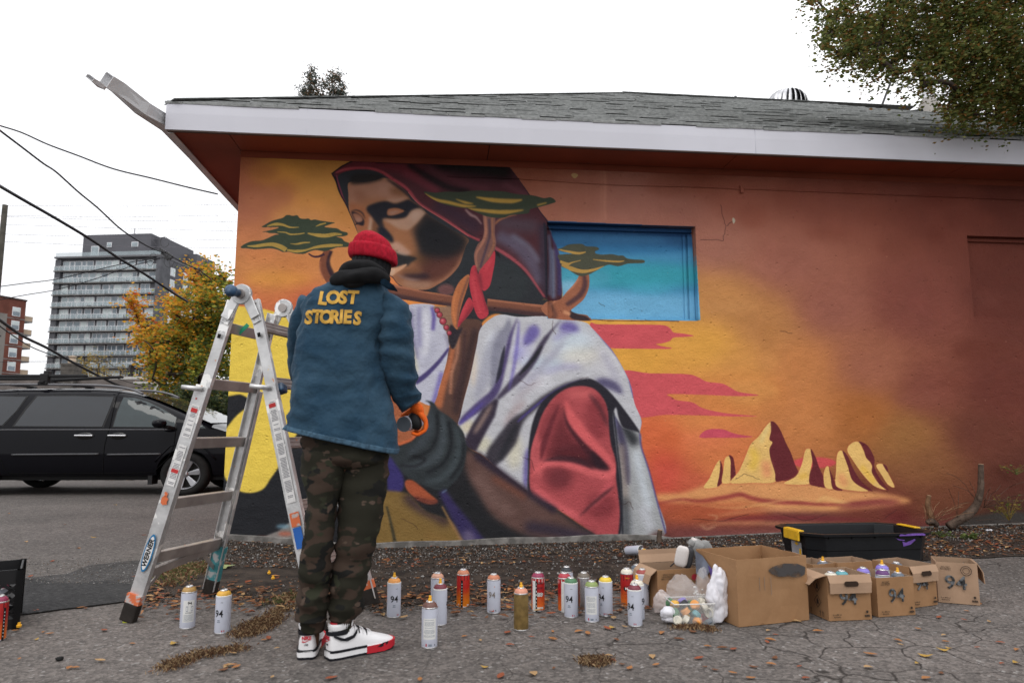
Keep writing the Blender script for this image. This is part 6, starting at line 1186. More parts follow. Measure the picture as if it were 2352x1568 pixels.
lad = empty('folding_ladder', ((nA + fB) / 2), 0, 'paint spattered aluminium folding ladder standing as an A beside the person', 'ladder'); LO = Vector(lad.location)
def lo(v): return Vector(v) - LO
ax = (hF - hN).normalized(); HR = .052
def railpts(h, foot, side):
    d = (Vector(foot) - h).normalized(); s_ = 1 if side == 'A' else -1
    out = -ax.cross(d).normalized(); 
    if out.x * (-1 if side == 'A' else 1) < 0: out = -out
    return h + out * .050 + d * .05, d, out
rails = {}
for side, n_, f_ in (('A', nA, fA), ('B', nB, fB)):
    for tg, h, ft, sg in (('near', hN, n_, -1), ('far', hF, f_, 1)):
        ft = Vector(ft); top, d, out = railpts(h, ft, side); L = (ft - top).length; d = (ft - top).normalized()
        r = bpy.data.objects.new('rail', None); COL.objects.link(r); r.parent = lad
        mid = top + d * (L * .275)
        # inner rail (upper), a C-channel: web plus two flanges
        def channel(nm, p, q, w, t, depth, m, inward):
            bm = bmesh.new(); beam(bm, lo(p), lo(q), t, w, up=out); 
            for k in (-1, 1):
                o2 = out * k * (w / 2 - t / 2) + ax * inward * (depth / 2); beam(bm, lo(p + o2), lo(q + o2), depth, t, up=out)
            return obj(nm, bm, m, r, bevel=.0015)
        inw = 1 if sg < 0 else -1
        channel('upper_rail', top + ax * inw * .010, top + d * (L - .36) + ax * inw * .022, .058, .004, .026, ALU, inw)
        channel('lower_rail', mid - ax * inw * .010, ft - d * .04 - ax * inw * .0, .074, .0045, .030, ALU, inw)
        bm = bmesh.new(); beam(bm, lo(ft - d * .10), lo(ft + d * .0 + Vector((0, 0, .004))), .046, .080, up=out); obj('rubber_foot', bm, RUB, r, bevel=.008)
        bm = bmesh.new(); beam(bm, lo(ft - d * .145 - ax * inw * .002), lo(ft - d * .098 - ax * inw * .002), .036, .078, up=out); obj('paint_band', bm, ORP if side == 'A' and sg < 0 else (TEAL if side == 'A' else ORP), r)
        if side == 'A' and sg > 0:
            bm = bmesh.new(); beam(bm, lo(ft - d * .30), lo(ft - d * .10), .037, .0775, up=out); obj('teal_paint_patch', bm, TEAL, r)
        if sg < 0:                                      # square holes, rivets
            for k in (.20, ):
                c = top + d * k - ax * .0145 + ax * .01; bm = bmesh.new(); beam(bm, lo(c - d * .012), lo(c + d * .012), .003, .017, up=out); obj('lock_hole', bm, HOL, r)
        bm = bmesh.new()
        for k in range(8):
            c = top + d * (.02 + .03 * (k // 2)) + out * (.012 if k % 2 else -.012) - ax * inw * .006 + ax * inw * .01; beam(bm, lo(c - ax * .004), lo(c + ax * .004), .006, .006, up=out)
        obj('rivets', bm, ALD, r)
        rails[(side, tg)] = (top, d, L, out)
# rungs
for side in 'AB':
    tn, dn, Ln, on = rails[(side, 'near')]; tf, df, Lf, of_ = rails[(side, 'far')]
    for k, s_ in enumerate([.15, .48, .82, 1.16, 1.46]):
        s_ = s_ * Ln / 1.80; p = tn + dn * s_ + ax * .02; q = tf + df * (s_ * Lf / Ln) - ax * .02
        rg = bpy.data.objects.new('rung', None); COL.objects.link(rg); rg.parent = lad
        h = .058 
        bm = bmesh.new(); beam(bm, lo(p), lo(q), .026, h, up=dn); obj('tread', bm, ALD, rg, bevel=.003)
        bm = bmesh.new()
        for e in (-.5, 0, .5): beam(bm, lo(p + on * .0135 + dn * e * h * .7), lo(q + of_ * .0135 + df * e * h * .7), .003, .005, up=dn)
        obj('ribs', bm, mat('brown_grey_metal', (.24, .19, .18), .5, .4, var=.3, scale=20), rg)
    if side == 'A':
        bm = bmesh.new(); a_ = tn + dn * (Ln - .30); b_ = tf + df * (Lf - .36); beam(bm, lo(a_ + dn * .06), lo(b_ + df * .05), .020, .045, up=dn); beam(bm, lo(a_ + dn * .2 ), lo(a_.lerp(b_, .3) + dn * .04), .006, .022, up=dn); beam(bm, lo(b_ + df * .2), lo(b_.lerp(a_, .3) + df * .04), .006, .022, up=dn); obj('brace', bm, ALD, lad)
# hinges
for h, sg in ((hN, -1), (hF, 1)):
    hg = bpy.data.objects.new('hinge', None); COL.objects.link(hg); hg.parent = lad
    M = Matrix.Translation(lo(h)) @ ax.to_track_quat('Z', 'Y').to_matrix().to_4x4()
    bm = bmesh.new(); lathe(bm, [(.052, -.014), (.055, -.010), (.055, .010), (.052, .014)], 28, M=M); obj('hinge_disc', bm, ALU, hg, auto=40)
    bm = bmesh.new(); lathe(bm, [(.026, -.024), (.026, .024)], 20, M=M); obj('hinge_pin', bm, ALD, hg, auto=40)
    for side in 'AB':
        top, d, L, out = rails[(side, 'near' if sg < 0 else 'far')]
        bm = bmesh.new(); beam(bm, lo(h + out * .012), lo(top + d * .13 + ax * (.006 if sg < 0 else -.006)), .008, .050, up=out); beam(bm, lo(h + out * .02), lo(top + d * .10 - ax * (.006 if sg < 0 else -.006)), .008, .052, up=out); obj('hinge_plate', bm, ALU, hg, bevel=.003)
    if sg < 0:
        bm = bmesh.new(); M2 = Matrix.Translation(lo(h - ax * .085 + Vector((-.012, 0, .004)))) @ (-ax).to_track_quat('Z', 'Y').to_matrix().to_4x4(); lathe(bm, [(.022, -.06), (.024, -.015), (.031, -.01), (.033, .008), (.029, .020), (.014, .026), (.0, .027)], 24, M=M2); obj('hinge_knob', bm, BLU, hg, smooth=True)
# J-shaped lock knobs at half height
for side in 'AB':
    top, d, L, out = rails[(side, 'near')]; c = top + d * (L * .285); kn = bpy.data.objects.new('lock_knob', None); COL.objects.link(kn); kn.parent = lad
    sdir = Vector((-1, -.25, .12)).normalized()
    bm = bmesh.new(); tube(bm, [lo(c - ax * .02 + sdir * -.01), lo(c - ax * .035 + sdir * .03), lo(c - ax * .035 + sdir * .085)], [.013, .013, .011], 12); obj('lever', bm, ALU, kn, smooth=True)
    bm = bmesh.new(); beam(bm, lo(c + out * .03 + ax * .03), lo(c + out * .03 + ax * .09 + d * .02), .05, .05, up=out); obj('lock_block', bm, BLU, kn, bevel=.012)
# stickers on the near rails
STW = mat('sticker_white', (.72, .71, .70), .6, var=.12, scale=30); PRT = mat('small_print', (.22, .22, .24), .8); RED = mat('sticker_red', (.50, .04, .04), .6); OVB = mat('oval_blue', (.02, .17, .36), .5); BKP = mat('print_black', (.015, .015, .016), .6)
def sticker(side, s0, s1, w, m, off=.0125, nm='sticker', dx=0):
    top, d, L, out = rails[(side, 'near')]; zz = off + (.011 if s0 < L * .42 else 0) * 0
    p, q = top + d * s0 - ax * zz + out * dx, top + d * s1 - ax * zz + out * dx; bm = bmesh.new(); beam(bm, lo(p), lo(q), .0008, w, up=out); return obj(nm, bm, m, lad)
rndl = random.Random(2)
for side, spans in (('A', [(.58, .76), (.80, 1.02), (1.02, 1.12)]), ('B', [(.56, 1.10)])):
    top, d, L, out = rails[(side, 'near')]
    for a, b_ in spans[:2] if side == 'A' else spans:
        sticker(side, a, b_, .046, STW)
        s_ = a + .012
        while s_ < b_ - .01:
            w = rndl.choice((.034, .036, .028)); sticker(side, s_, s_ + .0035, w, PRT, .0133, 'print_line'); s_ += .0075 if rndl.random() < .85 else .022
    sticker(side, spans[0][0] + .02, spans[0][0] + .042, .038, RED, .0138, 'red_sticker')
sticker('A', .93, .95, .040, RED, .0138, 'red_sticker'); sticker('B', 1.15, 1.22, .05, ORP, .0132, 'orange_sticker'); sticker('B', 1.225, 1.33, .045, mat('sticker_blue', (.03, .13, .45), .6), .0132, 'blue_sticker')
top, d, L, out = rails[('A', 'near')]
def blotch(s_, dx, r_, m, nm='paint_blotch', side='A'):
    top, d, L, out = rails[(side, 'near')]; c = top + d * s_ + out * dx - ax * .0145; bm = bmesh.new(); P = []
    for k in range(12): a = 2 * math.pi * k / 12; rr = r_ * (1 + .35 * mnoise.noise(Vector((a * 2, s_ * 9, r_ * 50)))); P.append(lo(c + d * rr * 1.25 * math.cos(a) + out * rr * math.sin(a)))
    quad(bm, P) ; obj(nm, bm, m, lad)
blotch(1.10, .004, .020, ORP); blotch(1.07, .008, .012, ORP); blotch(1.74, .002, .015, mat('yellow_green_paint', (.55, .60, .05), .7)); blotch(1.62, -.02, .012, ORP); blotch(.55, .01, .004, RED)
C0 = top + d * 1.375 - ax * .0140; bm = bmesh.new()
for rr, zz in ((1.0, 0),): quad(bm, [lo(C0 + d * .098 * math.cos(a) + out * .026 * math.sin(a)) for a in np.linspace(0, 2 * math.pi, 41)[:-1]])
obj('badge', bm, OVB, lad)
bm = bmesh.new(); quad(bm, [lo(C0 - ax * .0008 + d * .086 * math.cos(a) + out * .0195 * math.sin(a)) for a in np.linspace(0, 2 * math.pi, 41)[:-1]]); obj('badge_field', bm, STW, lad)
txt('WERNER', .036, BKP, basis(lo(C0 - ax * .002), -d, out if out.cross(-d).dot(ax) > 0 else -out), lad, 'lettering', .0004, bold=.0012, shear=.15, xs=.98)
bm = bmesh.new(); gt = at(570, 745, hN.y + .16); beam(bm, lo(gt), lo(gt + Vector((-.05, 0, -.05))), .003, .022); obj('green_tape', bm, mat('green_tape', (.04, .35, .20), .6), lad)

# ================================================================ the painter, seen from behind
from mathutils.bvhtree import BVHTree
feet = G(790, 1505); per = empty('person', (feet.x, feet.y, 0), 0, 'person in a red beanie, denim jacket and camo trousers facing the mural', 'person'); PO = Vector(per.location)
def rl_(v): return Vector(v) - PO
def loft(name, rings, m, n=36, sub=4, pw=1.0, parent=per, disp=None, cap=(True, True), seed=0, close=False):
    """rings: (left pixel, right pixel, distance, depth) outlines stacked into one surface"""
    R_ = []
    for (L, Rr, Y, dep, *yw) in rings:
        a, b = at(*L, Y - (yw[0] if yw else 0)), at(*Rr, Y + (yw[0] if yw else 0)); R_.append(((a + b) / 2, (b - a) / 2, dep / 2))
    out = []; N = len(R_)
    for i in range(N - 1):
        p = [R_[max(i-1, 0)], R_[i], R_[i+1], R_[min(i+2, N-1)]]
        for k in range(sub):
            t = k / sub; f_ = lambda q: .5 * ((2*p[1][q]) + (p[2][q]-p[0][q])*t + (2*p[0][q]-5*p[1][q]+4*p[2][q]-p[3][q])*t*t + (3*p[1][q]-p[0][q]-3*p[2][q]+p[3][q])*t**3)
            out.append((f_(0), f_(1), f_(2)))
    out.append(R_[-1]); bm = bmesh.new(); vr = []
    for j, (c, h, dp) in enumerate(out):
        rg = []
        for k in range(n):
            a = 2 * math.pi * k / n; ca, sa = math.cos(a), math.sin(a); ca = math.copysign(abs(ca) ** pw, ca); sa = math.copysign(abs(sa) ** pw, sa)
            nrm = (h.normalized() * ca + Vector((0, 1, 0)) * sa); q = c + h * ca + Vector((0, dp, 0)) * sa
            if disp: q = q + nrm * disp(q, a, j / (len(out) - 1))
            rg.append(bm.verts.new(rl_(q) if parent is per else q))
        vr.append(rg)
    for j in range(len(vr) - 1):
        for k in range(n): bm.faces.new((vr[j][k], vr[j][(k+1) % n], vr[j+1][(k+1) % n], vr[j+1][k]))
    if cap[0]: bm.faces.new(vr[0][::-1])
    if cap[1]: bm.faces.new(vr[-1])
    return obj(name, bm, m, parent, smooth=True)
def nz3(p, f, s=0): return mnoise.noise(Vector((p.x * f[0], p.y * f[1], p.z * f[2])) + Vector((s, s * 2, s * 3)))
def ridged(v): return 1 - abs(v) * 2
# denim
def denim():
    m = mat('blue_denim', (.028, .064, .100), .85, var=.35, scale=7, col2=(.011, .038, .070), ramp=(.32, .66), bump=.2, bscale=38, detail=8, sheen=.05); return m
DEN = denim(); DST = mat('denim_stitch', (.05, .10, .15), .9, var=.4, scale=60); BLK = mat('black_jersey', (.012, .012, .013), .95, var=.3, scale=30, bump=.06, bscale=300); YLW = mat('gold_fabric_paint', (.62, .36, .07), .7, var=.2, scale=30, bump=.05, bscale=200)
SKIN = mat('brown_skin', (.10, .05, .03), .55)
def jd(q, a, t):
    v = .020 * ridged(nz3(q, (9, 3, 2.2), 2)) + .016 * nz3(q, (13, 6, 7), 5) + .010 * ridged(nz3(q, (22, 12, 16), 9))
    v += .010 * ridged(nz3(q, (5, 3, 11), 7)) * (1 - t * .5); return v - .019
jk = loft('jacket', [((666,986),(911,1040),3.20,.30,.03), ((666,978),(911,1032),3.20,.305,.03), ((668,950),(909,990),3.20,.30,.03), ((673,900),(900,935),3.20,.29,.03), ((680,850),(893,880),3.21,.28,.03), ((686,800),(886,828),3.21,.27,.03), ((690,755),(892,775),3.22,.27,.03), ((695,720),(906,738),3.22,.26,.03), ((707,690),(916,704),3.22,.245,.03), ((728,668),(908,680),3.22,.215,.03), ((757,652),(893,662),3.22,.18,.02), ((785,640),(872,646),3.22,.14), ((805,632),(858,636),3.22,.10)], DEN, n=64, sub=7, pw=.86, disp=jd)
hem = loft('jacket_hem', [((665,976),(912.5,1030),3.197,.315,.03), ((664,987),(912.5,1042),3.197,.318,.03)], DST, n=64, sub=3, pw=.86, disp=lambda q, a, t: .004 * nz3(q, (40, 40, 10), 1) + jd(q, a, 0) * .9, cap=(True, True))
def sd(q, a, t): return .018 * ridged(nz3(q, (5, 5, 15), 3)) * (.6 + .4 * math.sin(t * 3.1)) + .008 * nz3(q, (20, 20, 34), 4) - .008
loft('sleeve', [((880,672),(915,682),3.21,.12), ((872,700),(936,700),3.21,.17), ((868,740),(944,735),3.21,.18), ((867,790),(947,782),3.22,.18), ((871,835),(950,826),3.24,.175), ((884,880),(956,866),3.27,.16), ((903,915),(962,893),3.30,.14), ((916,940),(968,908),3.33,.115), ((921,948),(970,914),3.335,.11)], DEN, n=40, sub=7, disp=sd)
bm = bmesh.new(); tube(bm, [rl_(v) for v in spline([at(715, 690, 3.24), at(698, 740, 3.28), at(691, 800, 3.36), at(692, 850, 3.44), at(720, 880, 3.62), at(760, 890, 3.74)], 6)], [.05, .055, .06, .062, .062, .062, .062, .062, .062, .062, .06, .06, .06, .06, .06, .06, .06, .06, .06, .06, .058, .056, .054, .052, .05, .048, .046, .045, .044, .043, .042], 18)
for v in bm.verts: v.co += v.co.normalized() * 0
o = obj('sleeve', bm, DEN, per, smooth=True); tx = bpy.data.textures.new('folds', 'CLOUDS'); tx.noise_scale = .06; ds = o.modifiers.new('d', 'DISPLACE'); ds.texture = tx; ds.strength = .03; ds.mid_level = .5
# collar turned out on the right
bm = bmesh.new(); P = [at(868, 640, 3.10), at(886, 640, 3.08), at(905, 655, 3.10), at(914, 668, 3.14), at(893, 662, 3.11), at(876, 652, 3.10)]; prism(bm, [rl_(p) for p in P], (0, .012, -.004)); obj('collar', bm, mat('denim_dark', (.010, .030, .055), .9), per, bevel=.004)
dg = bpy.context.evaluated_depsgraph_get(); dg.update()
def bvh_of(o):
    me = o.data; mw = Matrix.Translation(PO) if o.parent is per else Matrix(); return BVHTree.FromPolygons([mw @ v.co for v in me.vertices], [tuple(p.vertices) for p in me.polygons])
def project(name, me, tree, m, off=.005, parent=per):
    """lay a flat pattern (in picture points) on the cloth"""
    bm = bmesh.new(); bm.from_mesh(me); bmesh.ops.triangulate(bm, faces=bm.faces[:])
    for _ in range(3): bmesh.ops.subdivide_edges(bm, edges=[e for e in bm.edges if e.calc_length() > 7], cuts=1); bmesh.ops.triangulate(bm, faces=bm.faces[:])
    bm.to_mesh(me); bm.free()
    for v in me.vertices:
        d = ray(v.co.x, v.co.y).normalized(); h = tree.ray_cast(Vector((0, 0, CAMH)), d)
        p = h[0] if h[0] else Vector((0, 0, CAMH)) + d * 3.2; v.co = rl_(p - d * off) if parent is per else p - d * off
    me.update(); return link_mesh(name, me, m, parent)
def text_px(body, size, cx, cy, ang, bold=0, xs=1, shear=0):
    cu = bpy.data.curves.new('t', 'FONT'); cu.body = body; cu.size = size; cu.align_x = 'CENTER'; cu.align_y = 'CENTER'; cu.offset = bold; cu.resolution_u = 3; cu.shear = shear; cu.space_character = 1.04
    o = bpy.data.objects.new('t', cu); COL.objects.link(o); g_ = bpy.context.evaluated_depsgraph_get(); me = bpy.data.meshes.new_from_object(o.evaluated_get(g_)); bpy.data.objects.remove(o); bpy.data.curves.remove(cu)
    me.materials.clear(); ca, sa = math.cos(ang), math.sin(ang)
    for v in me.vertices:
        x, y = v.co.x * xs, -v.co.y; v.co = (cx + x * ca - y * sa, cy + x * sa + y * ca, 0)
    return me
TJ = bvh_of(jk)
for ch_, x, y, a in [('L',740,686,.10),('O',764,684,.06),('S',787,684,.05),('T',809,684,.04)]:
    project('letter', text_px(ch_, 40, x, y, a, 1.9, .98, .1), TJ, YLW)
for ch_, x, y, a in [('S',708,730,.05),('T',727,728,.03),('O',748,729,.02),('R',768,729,.02),('I',783,728,.0),('E',797,729,.02),('S',820,732,.08)]:
    project('letter', text_px(ch_, 41, x, y, a, 1.9, .90, .08), TJ, YLW)
# trousers
def camo():
    if 'camo' in MATS: return MATS['camo']
    m = bpy.data.materials.new('camo_cotton'); m.use_nodes = True; t = m.node_tree; b = t.nodes['Principled BSDF']; L = t.links; tcn = t.nodes.new('ShaderNodeTexCoord'); mp = t.nodes.new('ShaderNodeMapping'); mp.inputs['Scale'].default_value = (1, 1, 1.7); L.new(tcn.outputs['Object'], mp.inputs[0]); cur = None
    base = t.nodes.new('ShaderNodeRGB'); base.outputs[0].default_value = (.020, .019, .013, 1); cur = base.outputs[0]
    for s_, lo_, c, seed in [(7.5, .52, (.046, .031, .023), 0), (9, .58, (.011, .011, .010), 5), (11, .635, (.080, .056, .043), 9), (7, .62, (.030, .032, .020), 14)]:
        n = t.nodes.new('ShaderNodeTexNoise'); n.inputs['Scale'].default_value = s_; n.inputs['Detail'].default_value = 2.5; m2 = t.nodes.new('ShaderNodeMapping'); m2.inputs['Location'].default_value = (seed, seed, seed); L.new(mp.outputs[0], m2.inputs[0]); L.new(m2.outputs[0], n.inputs[0])
        r = t.nodes.new('ShaderNodeValToRGB'); r.color_ramp.elements[0].position = lo_ - .012; r.color_ramp.elements[1].position = lo_ + .012; r.color_ramp.elements[0].color = (0, 0, 0, 1); r.color_ramp.elements[1].color = (1, 1, 1, 1); L.new(n.outputs['Fac'], r.inputs[0])
        x = t.nodes.new('ShaderNodeMix'); x.data_type = 'RGBA'; L.new(r.outputs[0], x.inputs[0]); L.new(cur, x.inputs[6]); x.inputs[7].default_value = (*c, 1); cur = x.outputs[2]
    L.new(cur, b.inputs['Base Color']); b.inputs['Roughness'].default_value = .9; b.inputs['Specular IOR Level'].default_value = .15; MATS['camo'] = m; return m
CAM_ = camo()
def td(q, a, t):
    k = sstep(.35, .95, t); return .017 * ridged(nz3(q, (5, 5, 13), 3)) * (.45 + k) + .010 * nz3(q, (11, 11, 24), 8) + .003 * nz3(q, (30, 30, 40), 2) - .006
loft('trouser_seat', [((694,965),(894,985),3.20,.24), ((692,1010),(893,1030),3.20,.26), ((700,1050),(886,1058),3.19,.22), ((715,1072),(870,1078),3.19,.12)], CAM_, n=48, sub=5, disp=td)
loft('trouser_leg', [((693,1030),(800,1040),3.17,.21), ((695,1085),(794,1088),3.16,.20), ((706,1150),(776,1150),3.15,.18), ((698,1222),(769,1224),3.14,.17), ((690,1290),(761,1292),3.14,.165), ((686,1350),(752,1352),3.15,.155), ((684,1392),(748,1394),3.16,.14), ((688,1420),(744,1423),3.17,.112)], CAM_, n=36, sub=7, disp=td)
loft('trouser_leg', [((776,1035),(892,1045),3.22,.21), ((777,1085),(891,1088),3.22,.20), ((777,1150),(884,1150),3.21,.19), ((773,1220),(869,1222),3.20,.18), ((767,1290),(851,1292),3.20,.17), ((762,1350),(836,1352),3.20,.155), ((759,1393),(830,1396),3.20,.14), ((761,1418),(810,1420),3.20,.112)], CAM_, n=36, sub=7, disp=td)
rib = lambda q, a, t: .0015 * math.cos(a * 30)
loft('trouser_cuff', [((690,1412),(749,1415),3.17,.12), ((691,1430),(745,1434),3.18,.112), ((693,1446),(742,1449),3.18,.105)], CAM_, n=60, sub=3, disp=rib)
loft('trouser_cuff', [((761,1410),(811,1413),3.20,.116), ((762,1428),(808,1432),3.20,.108), ((765,1446),(806,1449),3.20,.10)], CAM_, n=60, sub=3, disp=rib)
loft('shirt_tail', [((668,968),(906,1018),3.19,.275,.03), ((690,995),(893,1040),3.19,.265,.02)], BLK, n=48, sub=3)
# body under the clothes: one continuous figure
def skinmesh(name, V, E, Rr, m, parent, root=0, sub=2):
    me = bpy.data.meshes.new(name); me.from_pydata([tuple(v) for v in V], E, []); me.update(); o = link_mesh(name, me, m, parent)
    sk = o.modifiers.new('skin', 'SKIN'); sk.use_smooth_shade = True
    for i, r in enumerate(Rr):
        d = me.skin_vertices[0].data[i]; d.radius = (r, r) if not isinstance(r, tuple) else r; d.use_root = (i == root)
    s_ = o.modifiers.new('sub', 'SUBSURF'); s_.levels = s_.render_levels = sub; return o
bp = [at(795,1000,3.20), at(795,900,3.21), at(800,760,3.22), at(808,680,3.22), at(845,640,3.25), at(856,600,3.26), at(857,565,3.26),
      at(745,1060,3.17), at(738,1230,3.17), at(716,1430,3.19), at(718,1490,3.22), at(835,1060,3.21), at(822,1230,3.21), at(790,1430,3.20), at(800,1488,3.24),
      at(745,700,3.23), at(715,790,3.32), at(765,890,3.74), at(880,700,3.22), at(910,820,3.25), at(952,925,3.36), at(872,598,3.36)]
be = [(0,1),(1,2),(2,3),(3,4),(4,5),(5,6),(0,7),(7,8),(8,9),(9,10),(0,11),(11,12),(12,13),(13,14),(3,15),(15,16),(16,17),(3,18),(18,19),(19,20),(5,21)]
br = [.12,.11,.12,.09,.05,.075,.07,.075,.055,.038,.03,.075,.055,.038,.03,.055,.042,.028,.055,.042,.026,.018]
skinmesh('body', [rl_(v) for v in bp], be, br, SKIN, per)
# head: knit cap, hair, hood
HAIR = mat('black_hair', (.010, .010, .012), .7, var=.3, scale=40)
loft('hair', [((818,655),(884,660),3.235,.15), ((812,620),(892,632),3.24,.185), ((812,596),(897,606),3.245,.20), ((815,575),(897,585),3.25,.195), ((826,556),(886,562),3.25,.15)], HAIR, n=72, sub=5, disp=lambda q, a, t: .0045 * math.cos(a * 22 + .8 * math.sin(t * 5)))
RDK = mat('red_knit', (.38, .010, .026), .95, var=.25, scale=60, bump=.1, bscale=350)
kn = lambda q, a, t: .0080 * abs(math.cos(a * 15)) - .003 + .002 * nz3(q, (30, 30, 30), 3)
loft('beanie', [((812,588),(902,603),3.245,.205), ((810,570),(903,584),3.25,.207), ((814,556),(898,568),3.25,.197), ((823,543),(888,552),3.25,.165), ((836,534.5),(873,541),3.25,.105), ((848,531.5),(862,534),3.25,.04)], RDK, n=102, sub=5, disp=kn)
loft('beanie_cuff', [((806,592),(907,608),3.243,.215), ((803,586),(910,604),3.243,.228), ((803,575),(910,592),3.245,.232), ((805,565),(908,580),3.247,.228), ((810,561),(903,574),3.25,.213)], RDK, n=102, sub=3, disp=kn)
def hoodpart(P, r0, fl, sd_):
    bm = bmesh.new(); Q_ = spline([at(*p[:2], p[2]) for p in P], 7); nn = len(Q_); tube(bm, [rl_(q) for q in Q_], [r0 * (.35 + .65 * math.sin(math.pi * (i + .8) / (nn + .6)) ** .5) for i in range(nn)], 20)
    o = obj('hood', bm, BLK, per, smooth=True)
    for v in o.data.vertices:
        q = v.co + PO; v.co += Vector((0, -1, .3)).normalized() * .010 * nz3(q, (12, 12, 26), sd_) + Vector((0, 0, 1)) * .006 * nz3(q, (9, 9, 30), sd_ + 3)
hoodpart([(786,640,3.16),(792,622,3.13),(815,612,3.12),(845,613,3.12),(868,622,3.13),(884,638,3.18)], .034, 1, 1)
hoodpart([(766,650,3.15),(778,642,3.12),(805,636,3.09),(838,632,3.09),(866,634,3.11),(890,644,3.16)], .037, 1, 4)
hoodpart([(780,650,3.14),(805,650,3.10),(838,644,3.10)], .022, 1, 9)
# gloves: right hand closed round the can, left hand in front
ORG = mat('orange_glove', (.80, .13, .015), .75, var=.2, scale=30, bump=.08, bscale=260); GBL = mat('black_glove_palm', (.012, .012, .013), .6)
def hand(W, K, F, T, nm='glove'):
    V = [W, (W + K[1]) / 2 ] + K; E = [(0, 1)] + [(1, 2 + i) for i in range(4)]; Rr = [(.026, .022), (.030, .020)] + [(.014, .013)] * 4
    for i, fg in enumerate(F):
        prev = 2 + i
        for j, p in enumerate(fg): V.append(p); E.append((prev, len(V) - 1)); Rr.append((.0105 - .001 * j, .0105 - .001 * j)); prev = len(V) - 1
    prev = 1
    for j, p in enumerate(T): V.append(p); E.append((prev, len(V) - 1)); Rr.append((.013 - .001 * j, .013 - .001 * j)); prev = len(V) - 1
    return skinmesh(nm, [rl_(v) for v in V], E, Rr, ORG, per, 0, 2)
K = [at(966 + i * 1.5, 948 + i * 3, 3.46 - i * .030) for i in range(4)]
Fg = [[at(978, 963 + i * 2, 3.46 - i * .03), at(980 - i, 982 + i * 2, 3.455 - i * .03), at(964 - i * 2, 993 + i * 2, 3.45 - i * .03), at(950 - i * 2, 990 + i, 3.45 - i * .03)] for i in range(4)]
hand(at(951, 926, 3.36), K, Fg, [at(941, 944, 3.40), at(931, 952, 3.43), at(922, 956, 3.46)])
bm = bmesh.new(); bmesh.ops.create_uvsphere(bm, u_segments=16, v_segments=10, radius=1, matrix=Matrix.Translation(rl_(at(953, 968, 3.375))) @ Matrix.Rotation(-.5, 4, 'Y') @ Matrix.Diagonal((.030, .035, .045, 1))); obj('glove_palm', bm, GBL, per, smooth=True)
W2_ = at(765, 890, 3.74); K2 = [W2_ + Vector((.02 * i - .03, .075, -.01)) for i in range(4)]; hand(W2_, K2, [[k + Vector((0, .03, -.01)), k + Vector((0, .045, -.03)), k + Vector((0, .035, -.05))] for k in K2], [W2_ + Vector((.035, .03, 0)), W2_ + Vector((.05, .055, -.01)), W2_ + Vector((.05, .075, -.02))])
